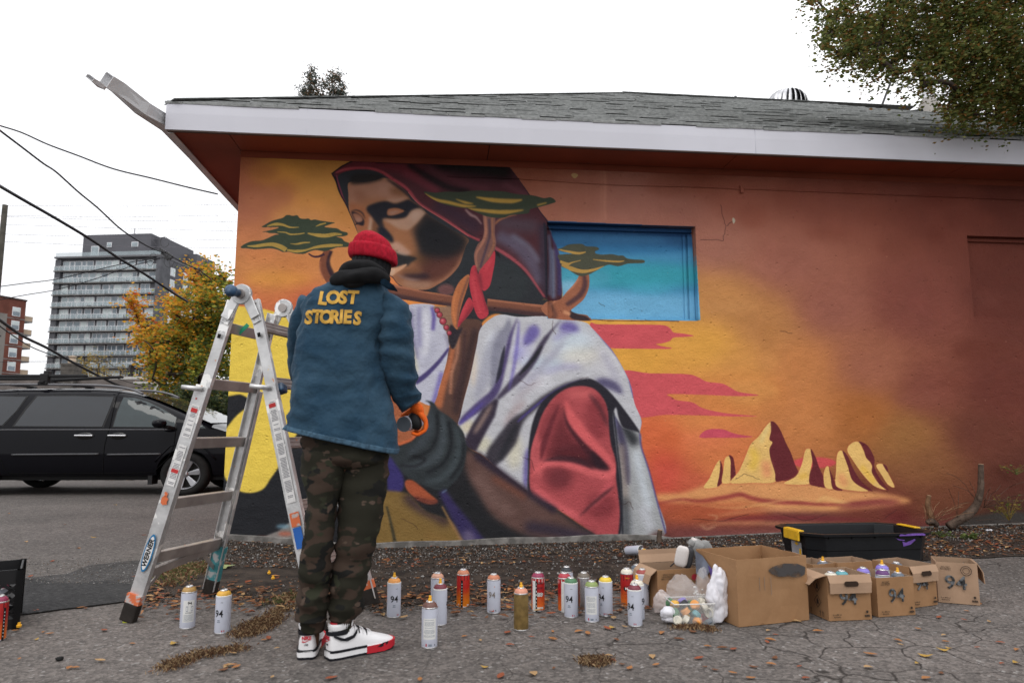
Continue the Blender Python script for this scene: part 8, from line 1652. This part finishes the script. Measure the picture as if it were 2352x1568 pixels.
b1 = carton('cardboard_box', 'open 94 box with pale front flap folded down, right of the largest box', (1904.5,1427), (2003,1423), .20, topz(1904, 1322, (1904,1427)), prints=prints94(cx=.46, cz=.48), flaps=[('f', .016, .090, 0, 1, None), ('l', .10, .045, 0, 1, None)], handle='f')
incan(inbox(b1, .28, .07, .02), 'cream', 'can with cream cap inside the box with the folded front flap', 0); incan(inbox(b1, .62, .10, .02), 'teal', 'can with teal cap inside the box with the folded front flap', 0)
b2 = carton('cardboard_box', 'open 94 box holding violet capped cans, second from the largest box', (2018,1418), (2103,1412), .22, topz(2020, 1328, (2018,1418)), prints=prints94(cx=.50, cz=.52), flaps=[])
incan(inbox(b2, .40, .06, .018), 'purple', 'can with dark purple cap in the box of violet cans', 0); incan(inbox(b2, .82, .06, .0), 'slate', 'can with grey cap at the right of the box of violet cans', 0, True); incan(inbox(b2, .66, .13, .03), 'violet', 'can with light violet cap standing tallest in its box', 0, True); incan(inbox(b2, .16, .14, .016), 'violet', 'can with light violet cap at the left back of its box', 0)
b3 = carton('cardboard_box', 'open 94 box with lifted flap, between the violet cans and the last box', (2094,1397), (2154,1389), .24, topz(2110, 1300, (2106,1394)), prints=prints94(cx=.42, cz=.55, small=True, side=False), flaps=[('f', .018, .085, 0, 1, None)], handle='f')
incan(inbox(b3, .3, .13, .01), 'slate', 'can with silver grey cap in the box with the lifted flap', 0)
b4 = carton('cardboard_box', 'pale open 94 box at the right end of the row', (2156,1383), (2252,1391), .20, topz(2150, 1290, (2156,1383)), m=CBL, prints=prints94(sz=.082, cx=.45, cz=.50, m=BPR2, side=False), flaps=[('r', .035, .11, .1, 1, None)])
incan(inbox(b4, .78, .14, -.01), 'black', 'can with black cap inside the pale box at the right end', 0)
t4 = b4[0]; w4 = b4[1]; bm = bmesh.new(); tube(bm, [(w4 * .72 + .026 * math.cos(a), -.0072, .185 + .026 * math.sin(a)) for a in np.linspace(0, 6.283, 25)], .0016, 4, cap=False); tube(bm, [(w4 * .72 + .016 * math.cos(a), -.0072, .185 + .016 * math.sin(a)) for a in np.linspace(0, 6.283, 21)], .0012, 4, cap=False); obj('print', bm, BPR, t4)
b5 = carton('cardboard_box', 'box with cut open back standing behind the folded flap box', (1872,1400), (1925,1394), .18, topz(1880, 1296, (1880,1398)), flaps=[], m=CBD)
incan(inbox(b5, .8, .06, .03), 'slate', 'can with grey cap in the box behind the folded flap box', 0, True)
b6 = carton('cardboard_box', 'box standing against the black tote behind the violet cans', (1930,1396), (2010,1390), .16, topz(1930, 1293, (1930,1396)), flaps=[])
bs = carton('cardboard_box', 'small open box under the respirator mask beside the row of cans', (1512,1401), (1612,1394), .22, topz(1512, 1310, (1512,1401)), prints=lambda t, w, h, d: (txt('SPRAY PAINT\nLOW PRESSURE\nMATT COLOUR', .012, BPR, Mf(w * .24, h * .82), t, 'print', .0003), ), flaps=[('l', .055, .075, 0, 1, None), ('b', .03, -.07, 0, 1, None)])
bm = bmesh.new(); quad(bm, [(bs[1] * .83 + .017 * math.cos(a), -.009, .165 + .017 * math.sin(a)) for a in np.linspace(0, 6.28, 17)[:-1]]); obj('red_dot', bm, CAPS['red'], bs[0])
# ================================================================ respirator mask
mq = inbox(bs, .74, .10); mq.z = at(1600, 1275, mq.y).z; rm = empty('respirator_mask', mq, 0, 'grey respirator mask with two filter cartridges lying on the small box', 'respirator'); GR = mat('grey_rubber', (.27, .27, .265), .6, var=.2, scale=20); GRW = mat('filter_white', (.62, .58, .56), .6, var=.12, scale=20); GRD = mat('dark_rubber', (.05, .05, .055), .6)
def blob(nm, c, s_, m, parent, rot=None, sub=2, bev=.35):
    bm = bmesh.new(); bmesh.ops.create_cube(bm, size=1); o = obj(nm, bm, m, parent, smooth=True); o.location = c; o.scale = s_
    if rot: o.rotation_euler = rot
    x = o.modifiers.new('b', 'BEVEL'); x.width = .28; x.segments = 4; return o
def mp_(px, py, dy=0): v = at(px, py, mq.y + dy); return v - mq
blob('filter_cartridge', mp_(1566, 1277, -.05), (.072, .045, .115), GRW, rm, (0, R(12), R(-20))); blob('filter_rim', mp_(1577, 1279, -.035), (.072, .045, .118), GRD, rm, (0, R(12), R(-20)))
blob('filter_cartridge', mp_(1622, 1262, .02), (.075, .045, .105), GR, rm, (0, R(-32), R(12))); blob('facepiece', mp_(1598, 1258, 0), (.070, .09, .10), GR, rm, (R(15), R(28), 0)); blob('valve_cover', mp_(1588, 1246, -.03), (.035, .04, .035), GR, rm, (0, R(30), 0)); blob('facepiece_lip', mp_(1596, 1242, .0), (.045, .05, .030), GRW, rm, (0, R(28), 0)); blob('facepiece_lip', mp_(1612, 1292, -.02), (.085, .045, .035), GR, rm, (0, R(38), 0))
bm = bmesh.new(); tube(bm, spline([mp_(1604, 1244), mp_(1618, 1250, .02), mp_(1636, 1258, .04), mp_(1650, 1262, .05), mp_(1662, 1266, .06)], 5), .004, 6); tube(bm, spline([mp_(1574, 1282, -.03), mp_(1552, 1290, -.02), mp_(1540, 1300, .0)], 5), .004, 6); obj('head_strap', bm, GRD, rm, smooth=True)
# ================================================================ clear tub of caps, plastic bags
def plastic(name, c, a, rough=.25):
    m = bpy.data.materials.new(name); m.use_nodes = True; b = m.node_tree.nodes['Principled BSDF']; b.inputs['Base Color'].default_value = (*c, 1); b.inputs['Alpha'].default_value = a; b.inputs['Roughness'].default_value = rough; return m
PLA = plastic('clear_film', (.80, .77, .76), .20, .18); PLB = plastic('frosted_tub', (.72, .72, .70), .14, .15); PLW = plastic('white_film', (.78, .77, .82), .82, .4)
TL, TR_ = GG(1552, 1439), GG(1640, 1437); tw_ = (TR_ - TL).length; ta = math.atan2(TR_.y - TL.y, TR_.x - TL.x); tub = empty('plastic_tub', (TL.x, TL.y, .004), ta, 'clear plastic tub full of coloured caps in front of the small box', 'plastic tub'); hT = .105; dT = .15
for nm, p, q in (('tub_side', (0, 0), (1, 0)), ('tub_side', (1, 0), (1, 1)), ('tub_side', (1, 1), (0, 1)), ('tub_side', (0, 1), (0, 0))):
    f2 = lambda s, t_: Vector((tw_ * (s[0] * (1 + .06 * t_) - .03 * t_), dT * (s[1] * (1 + .06 * t_) - .03 * t_), hT * t_))
    bm = bmesh.new(); quad(bm, [f2(p, 0), f2(q, 0), f2(q, 1), f2(p, 1)]); o = obj(nm, bm, PLB, tub); sd = o.modifiers.new('s', 'SOLIDIFY'); sd.thickness = .0015
bm = bmesh.new(); tube(bm, [f2(s, 1) for s in ((0, 0), (1, 0), (1, 1), (0, 1), (0, 0))], .0035, 6); obj('tub_rim', bm, plastic('rim', (.75, .74, .72), .7), tub); bm = bmesh.new(); quad(bm, [f2(s, .01) for s in ((0, 0), (1, 0), (1, 1), (0, 1))]); obj('tub_base', bm, PLB, tub)
capcols = ['cream', 'cream', 'orange', 'slate', 'black', 'gold', 'cream', 'red', 'green', 'orange', 'teal', 'cream', 'yellow', 'slate', 'green', 'cream', 'gold', 'black', 'orange', 'cream', 'green', 'violet', 'green', 'cream']
CPm = mesh_of(lambda bm: (lathe(bm, [(.0, .018), (.013, .018), (.016, .015), (.017, .0), (.0145, .0), (.0135, .013), (.0, .014)], 16, cap=False)), [])
for k, cn_ in enumerate(capcols):
    lay = k // 8; i = k % 8; x = .018 + (i % 4) * (tw_ - .036) / 3 + rc.uniform(-.006, .006); y = .022 + (i // 4) * .045 + lay * .02 + rc.uniform(-.004, .004); z = .006 + lay * .030 + rc.uniform(0, .006)
    v = Matrix.Rotation(ta, 3, 'Z') @ Vector((x, y, z)); me = CPm.copy(); me.materials.clear(); me.materials.append(CAPS[cn_]); o = bpy.data.objects.new('cap_fitting', me); COL.objects.link(o); o.location = Vector(tub.location) + v + Vector((0, 0, .012)); o.rotation_euler = (rc.uniform(0, 2.6), rc.uniform(-1, 1), rc.uniform(0, 6)); o.scale = (1.4,) * 3
    tag(o, '%s spray can cap in the clear plastic tub' % {'cream': 'white', 'slate': 'grey', 'gold': 'golden'}.get(cn_, cn_), 'cap', 'caps in the tub')
def bag(name, label, ctr, s_, m, seed, amp=.30, open_top=False, pinch=.0):
    bm = bmesh.new(); bmesh.ops.create_icosphere(bm, subdivisions=5, radius=1)
    for v in bm.verts:                                  # film: rounded folds meeting in creases, same size whatever the bag
        n = v.co.copy(); w_ = Vector((n.x * s_[0], n.y * s_[1], n.z * s_[2])); o_ = Vector((seed, 0, 0))
        d = .034 * abs(mnoise.noise(w_ * 8 + o_)) * 2 + .006 * abs(mnoise.noise(w_ * 30 + o_)) * 2 + .002 * mnoise.noise(w_ * 80 + o_) - .014
        k = 1 - pinch * max(0, n.z) ** 2; w_ = Vector((w_.x * k, w_.y * k, max(-.72 * s_[2], w_.z))) + n * d * min(1, s_[1] / .045) * amp * 2.6; v.co = w_
    mz = min(v.co.z for v in bm.verts)
    for v in bm.verts: v.co.z -= mz
    o = obj(name, bm, m, None, smooth=True); o.location = ctr; tag(o, label, 'plastic bag', 'plastic bags by the boxes'); return o
def gp2(px, py, dz=0): q = GG(px, py); return Vector((q.x, q.y, q.z + .004 + dz))
bag('clear_bag', 'crumpled clear plastic bag standing in the tub of caps', gp2(1566, 1424, .07), (.080, .05, .085), PLA, 3, .30, pinch=.25)
bag('clear_bag', 'clear bag with a white knob of beads behind the tub', gp2(1618, 1416, .02), (.050, .04, .135), PLA, 9, .3, pinch=.45)
bag('white_bag', 'crumpled white plastic bag between the tub and the largest box', gp2(1650, 1430), (.050, .045, .160), PLW, 5, .34, pinch=.30)
bag('white_bag', 'small scrap of white plastic at the left of the tub', gp2(1538, 1433), (.050, .035, .036), PLW, 14, .4)
bag('clear_bag', 'milky bag with pink caps beside the small box', gp2(1520, 1410), (.050, .035, .070), plastic('milky_film', (.72, .64, .62), .5, .3), 21, .3, pinch=.2)
q = gp2(1517, 1400, .05); bm = bmesh.new(); lathe(bm, [(.0, .02), (.016, .018), (.018, 0)], 12); o = obj('cap_fitting', bm, capm('cap_pink', (.75, .18, .22))); o.location = q + Vector((.04, -.06, -.015)); tag(o, 'pink spray can cap in the milky bag', 'cap')
qq = gp2(1610, 1415, .05); bm = bmesh.new()
for k in range(90):
    M = Matrix.Translation((rc.gauss(0, .022), rc.gauss(0, .015), abs(rc.gauss(.03, .025)))); bmesh.ops.create_icosphere(bm, subdivisions=1, radius=.0055, matrix=M)
o = obj('white_caps', bm, mat('white_nozzle', (.75, .74, .70), .5), None, smooth=True); o.location = qq; tag(o, 'heap of tiny white nozzles in the clear bag', 'nozzles', kind='stuff')
# ================================================================ black tote
a, b_ = GG(1873, 1300), GG(2140, 1292); ang = math.atan2(b_.y - a.y, b_.x - a.x); tl = (b_ - a).length; tote = empty('storage_tote', (a.x, a.y, a.z + .003), ang, 'long open black storage tote with yellow latches and purple scrawl', 'storage tote')
BPL = mat('black_plastic', (.010, .011, .013), .42, var=.2, scale=8, bump=.02, bscale=60, spec=.3); YPL = mat('yellow_latch', (.72, .42, .015), .45, var=.12, scale=20); PUR = mat('purple_paint', (.20, .10, .42), .7, var=.3, scale=40)
hT = topz(1880, 1226, (1873, 1300)); dT = .52
def tp(u, v, t_): e = .024 * t_; return Vector((-e + (tl + 2 * e) * u, -e + (dT + 2 * e) * v, hT * t_))
def octo(t_, ins, cr=.10):
    P = []
    for (u, v, du, dv) in ((0, 0, 1, 1), (1, 0, -1, 1), (1, 1, -1, -1), (0, 1, 1, -1)):
        c = tp(u, v, t_) + Vector((du * ins, dv * ins, 0)); a_ = c + Vector((du * cr, 0, 0)); b2 = c + Vector((0, dv * cr, 0)); P += ([b2, a_] if (u, v) in ((0, 0), (1, 1)) else [a_, b2])
    return P
bm = bmesh.new(); prof = [(0, .02), (.04, .0), (.45, .0), (.46, -.004), (.88, -.004), (.9, -.012), (.91, -.03), (1.0, -.032), (1.0, -.006), (.96, .004), (.5, .006), (.03, .006), (.03, .08)]
rings = [[bm.verts.new(p) for p in octo(t_, ins)] for t_, ins in prof]
for r0, r1 in zip(rings[:-1], rings[1:]):
    for k in range(8): bm.faces.new((r0[k], r0[(k+1) % 8], r1[(k+1) % 8], r1[k]))
bm.faces.new(rings[0]); bm.faces.new(rings[-1]); obj('tote_body', bm, BPL, tote, bevel=.003)
for k in range(5):
    u = .12 + .19 * k; p = tp(u, 0, .90); bm = bmesh.new(); prism(bm, [tp(u, 0, .90) + Vector((0, .002, 0)), tp(u, 0, .90) + Vector((0, -.022, 0)), tp(u, 0, .80) + Vector((0, .0, 0))], (.004, 0, 0)); obj('rib', bm, BPL, tote)
for u, v, ax_ in ((-.0, .42, 0), (1.0, .55, 1)):
    c = tp(u, v, .93) + Vector((-.036 if ax_ == 0 else .036, 0, -.002)); lt = bpy.data.objects.new('latch', None); COL.objects.link(lt); lt.parent = tote
    bm = bmesh.new(); box(bm, c.x, c.y, c.z - .015, .016, .22, .075); box(bm, c.x + (.02 if ax_ == 0 else -.02), c.y, c.z + .022, .05, .22, .012); obj('latch_clip', bm, YPL, lt, bevel=.006)
c = tp(0, .48, .42); bm = bmesh.new(); quad(bm, [c + Vector((-.004 - e, y, z)) for y, z, e in ((-.10, -.05, 0), (.05, -.05, 0), (.05, .07, .006), (-.10, .07, .006))]); obj('sticker', bm, mat('grey_sticker', (.38, .38, .40), .5), tote)
c = tp(0, .44, .42); bm = bmesh.new(); quad(bm, [c + Vector((-.0065 - e, y, z)) for y, z, e in ((.02, .03, .004), (-.01, .018, .0035), (-.04, .032, .004), (-.01, .048, .005))]); quad(bm, [c + Vector((-.0065, y, z)) for y, z in ((-.07, -.045), (-.04, -.045), (-.04, .0), (-.07, .0))]); obj('sticker_mark', bm, YPL, tote)
def scrawl(P, nm='purple_scrawl', y=-.002):
    bm = bmesh.new(); quad(bm, [tp(u, 0, z) + Vector((0, y, 0)) for u, z in P]); obj(nm, bm, PUR, tote)
scrawl([(.68, .915), (.69, .975), (.73, .955), (.76, .985), (.82, .99), (.88, .985), (.90, .95), (.895, .915), (.84, .925), (.78, .915)], y=-.0355); scrawl([(.74, .56), (.73, .72), (.76, .68), (.83, .80), (.84, .76), (.80, .62)], y=-.0085); scrawl([(.67, .84), (.70, .80), (.75, .775), (.745, .74), (.70, .76)], y=-.0085)
# ================================================================ milk crate at the left edge with a red can beside it
c0 = GG(36, 1443); cr_ = empty('milk_crate', c0, R(33), 'black plastic milk crate cut off by the left edge', 'crate'); s_ = .33; hc = topz(40, 1306, (36, 1443))
BKC = mat('crate_black', (.008, .008, .009), .5, spec=.3)
for (p, q) in (((0, 0), (-1, 0)), ((0, 0), (0, 1)), ((-1, 0), (-1, 1)), ((0, 1), (-1, 1))):
    P, Q2 = Vector((p[0] * s_, p[1] * s_, 0)), Vector((q[0] * s_, q[1] * s_, 0)); bm = bmesh.new(); d = (Q2 - P).normalized()
    for z0, z1 in ((.0, .05), (hc - .07, hc)): beam(bm, P + Vector((0, 0, (z0 + z1) / 2)), Q2 + Vector((0, 0, (z0 + z1) / 2)), .008, z1 - z0)
    for e in (P, Q2): beam(bm, e + Vector((0, 0, .0)), e + Vector((0, 0, hc)), .03, .03, up=(1, 0, 0))
    n = 5
    for i in range(-3, n + 1):
        for sg in (1, -1):
            x0 = (i if sg > 0 else i + 3) * s_ / n; x1 = x0 + sg * 3 * s_ / n; za, zb = .05, hc - .07
            if x1 < 0: k = x0 / (x0 - x1); zb = za + (zb - za) * k; x1 = 0
            if x0 < 0: k = -x0 / (x1 - x0); za = za + (zb - za) * k; x0 = 0
            if x1 > s_: k = (s_ - x0) / (x1 - x0); zb = za + (zb - za) * k; x1 = s_
            if x0 > s_: k = (x0 - s_) / (x0 - x1); za = za + (zb - za) * k; x0 = s_
            if abs(x1 - x0) > .01 and zb > za: beam(bm, P + d * x0 + Vector((0, 0, za)), P + d * x1 + Vector((0, 0, zb)), .006, .014, up=(0, 0, 1))
    obj('crate_side', bm, BKC, cr_)
bm = bmesh.new(); box(bm, -s_ / 2, s_ / 2, .008, s_, s_, .008); obj('crate_base', bm, BKC, cr_)
for k, (x, y, cp) in enumerate([(-.08, .09, 'wine'), (-.2, .1, 'cream'), (-.1, .2, 'slate')]):
    v = Matrix.Rotation(R(33), 3, 'Z') @ Vector((x, y, .012)); can(0, 0, cp, '%s capped can inside the milk crate' % {'wine': 'wine red', 'cream': 'cream', 'slate': 'grey'}[cp], loc=c0 + v, style='plain', group='spray cans in the crate')
can(-8, 1472, 'wine', 'red and orange can in front of the milk crate, cut by the left edge', body=FIRE2, style='fire', turn=1.0)
# ================================================================ stumps, stems and weeds at the wall
BARK = mat('grey_bark', (.12, .085, .065), .95, var=.4, scale=18, bump=.3, bscale=60); CUTW = mat('cut_wood', (.42, .28, .18), .85, var=.2, scale=30)
def stem(parent, P, rs, nm='stem', m=BARK, cut=True):
    bm = bmesh.new(); Q_ = spline(P, 5); n = len(Q_); tube(bm, [Vector(q) - Vector(parent.location) for q in Q_], [float(np.interp(i / (n - 1), np.linspace(0, 1, len(rs)), rs)) * (1 + .10 * mnoise.noise(Vector((i * .9, 0, 1)))) for i in range(n)], 10); obj(nm, bm, m, parent, smooth=True)
    if cut:
        d = (Q_[-1] - Q_[-2]).normalized(); M = Matrix.Translation(Vector(Q_[-1]) - Vector(parent.location) + d * .001) @ d.to_track_quat('Z', 'Y').to_matrix().to_4x4(); bm = bmesh.new(); lathe(bm, [(rs[-1] * .95, 0), (rs[-1] * .9, .004), (0, .005)], 10, M=M); obj('cut_end', bm, CUTW, parent)
wy = lambda px, v: (lambda u: WP(u, v, 0).y)(wall_uz(px, 1200)[0])
st = empty('stump', at(1515, 1257, wy(1515, .25)), 0, 'short sawn sapling stump below the end of the white robe', 'stump'); Y_ = wy(1515, .25); stem(st, [at(1517, 1262, Y_), at(1514, 1238, Y_), at(1516, 1217, Y_)], [.026, .024, .022])
Y_ = wy(2130, .28); st = empty('cut_shrub', at(2135, 1200, Y_), 0, 'cut back shrub with one short orange stem by the black tote', 'shrub'); stem(st, [at(2143, 1206, Y_), at(2136, 1180, Y_), at(2130, 1158, Y_), at(2134, 1138, Y_)], [.034, .026, .022, .020], m=mat('tan_bark', (.20, .11, .06), .9, var=.3, scale=14, bump=.2)); stem(st, [at(2150, 1204, Y_), at(2140, 1196, Y_ - .05), at(2128, 1200, Y_ - .05)], [.03, .028, .02], 'root', cut=False)
rs_ = random.Random(31)
bm = bmesh.new(); o_ = Vector(st.location)
for k in range(16):
    x0, y0 = 2140 + rs_.uniform(-10, 10), 1200; P = [at(x0, y0, Y_)]
    dx, dy = rs_.uniform(-8, 34), rs_.uniform(-30, -12)
    for j in range(4): x0 += dx * rs_.uniform(.5, 1.1); y0 += dy * rs_.uniform(.2, 1.0); dy += 5; P.append(at(x0, y0, Y_ - rs_.uniform(0, .12)))
    tube(bm, [p - o_ for p in spline(P, 4)], .0022, 4)
obj('twigs', bm, mat('twig_tan', (.24, .14, .08), .9), st)['kind'] = 'stuff'
Y_ = wy(2240, .35); st = empty('cut_shrub', at(2190, 1202, Y_), 0, 'thick bent shrub stem sawn off at the top, right of the short orange stem', 'shrub'); stem(st, [at(2178, 1208, Y_), at(2200, 1196, Y_), at(2222, 1182, Y_), at(2242, 1160, Y_), at(2252, 1128, Y_), at(2253, 1095, Y_), at(2253, 1066, Y_)], [.036, .040, .042, .036, .030, .027, .025])
bm = bmesh.new(); o_ = Vector(st.location)
for k in range(22):
    x0, y0 = rs_.choice(((2245, 1150), (2230, 1175), (2260, 1165), (2200, 1195), (2320, 1200))); P = [at(x0, y0, Y_)]; dx, dy = rs_.uniform(-26, 36), rs_.uniform(-34, 2)
    for j in range(4): x0 += dx * rs_.uniform(.5, 1.0); y0 += dy * rs_.uniform(.3, 1.0); dy += 4; P.append(at(x0, y0, Y_ - rs_.uniform(0, .15)))
    tube(bm, [p - o_ for p in spline(P, 4)], .0022, 4)
obj('twigs', bm, mat('twig_brown', (.09, .055, .04), .9), st)['kind'] = 'stuff'
def weed(px, py, Y0, n, spread, h, mats, label, lf=.03, seed=1):
    rr = random.Random(seed); base = at(px, py, Y0); w = empty('weed', base, 0, label, 'weed', 'weeds at the foot of the wall'); V, Fc, MI = [], [], []; bm = bmesh.new()
    for k in range(n):
        a, r_ = rr.uniform(0, 6.28), rr.uniform(.2, 1) * spread; top = Vector((math.cos(a) * r_, math.sin(a) * r_ * .5, h * rr.uniform(.4, 1))); tube(bm, [Vector((0, 0, 0)), top * .5 + Vector((0, 0, .02)), top], .0016, 4)
        for j in range(4):
            c = top * rr.uniform(.5, 1.05) + Vector((rr.gauss(0, .015), rr.gauss(0, .015), rr.gauss(0, .01))); s2 = lf * rr.uniform(.6, 1.2); a_, b2 = frame_of(Vector((rr.gauss(0, .6), rr.gauss(0, .6), 1))); b0 = len(V)
            V += [tuple(c - a_ * s2 * .5), tuple(c + b2 * s2 * .33), tuple(c + a_ * s2 * .5), tuple(c - b2 * s2 * .33)]; Fc += [(b0, b0+1, b0+2), (b0, b0+2, b0+3)]; mi = rr.randrange(len(mats)); MI += [mi, mi]
    obj('weed_stems', bm, mats[0], w); me = bpy.data.meshes.new('foliage'); me.from_pydata(V, [], Fc); me.update(); me.polygons.foreach_set('material_index', MI); link_mesh('foliage', me, mats, w)
WG = [leafm('weed_green', (.07, .11, .03)), leafm('weed_lime', (.14, .18, .05)), leafm('weed_yellow', (.30, .22, .05))]
weed(2166, 1236, GG(2166, 1236).y, 14, .10, .07, WG[:2], 'low green weed right beside the black tote', .032, 2); weed(2225, 1240, GG(2225, 1240).y, 18, .12, .06, WG[:2], 'low green weed among the leaves, right of the one by the tote', .036, 3)
weed(2318, 1195, wy(2318, .3), 22, .22, .26, [WG[2], WG[1]], 'yellowing stems with small leaves at the right edge', .03, 4); weed(2335, 1090, wy(2335, .1) , 12, .18, .10, [WG[1], WG[2]], 'few green leaves high on a thin vine at the right edge', .028, 5)
bag('paper_scrap', 'small white scrap of paper among the leaves at far right', gp2(2272, 1222), (.022, .02, .014), PLW, 31, .5)
bm = bmesh.new(); q = GG(514, 1306); P = [(.06 * math.cos(a) * (1 + .4 * math.cos(5 * a)), .05 * math.sin(a) * (1 + .4 * math.cos(5 * a)), .008 * math.cos(3 * a)) for a in np.linspace(0, 6.28, 31)[:-1]]
c_ = bm.verts.new((0, 0, .004)); vs_ = [bm.verts.new(p) for p in P]
for i in range(30): bm.faces.new((c_, vs_[i], vs_[(i+1) % 30]))
o = obj('fallen_leaf', bm, mat('green_maple_leaf', (.26, .30, .13), .7)); o.location = q + Vector((0, 0, .022)); tag(o, 'pale green maple leaf on the soil behind the ladder', 'leaf')
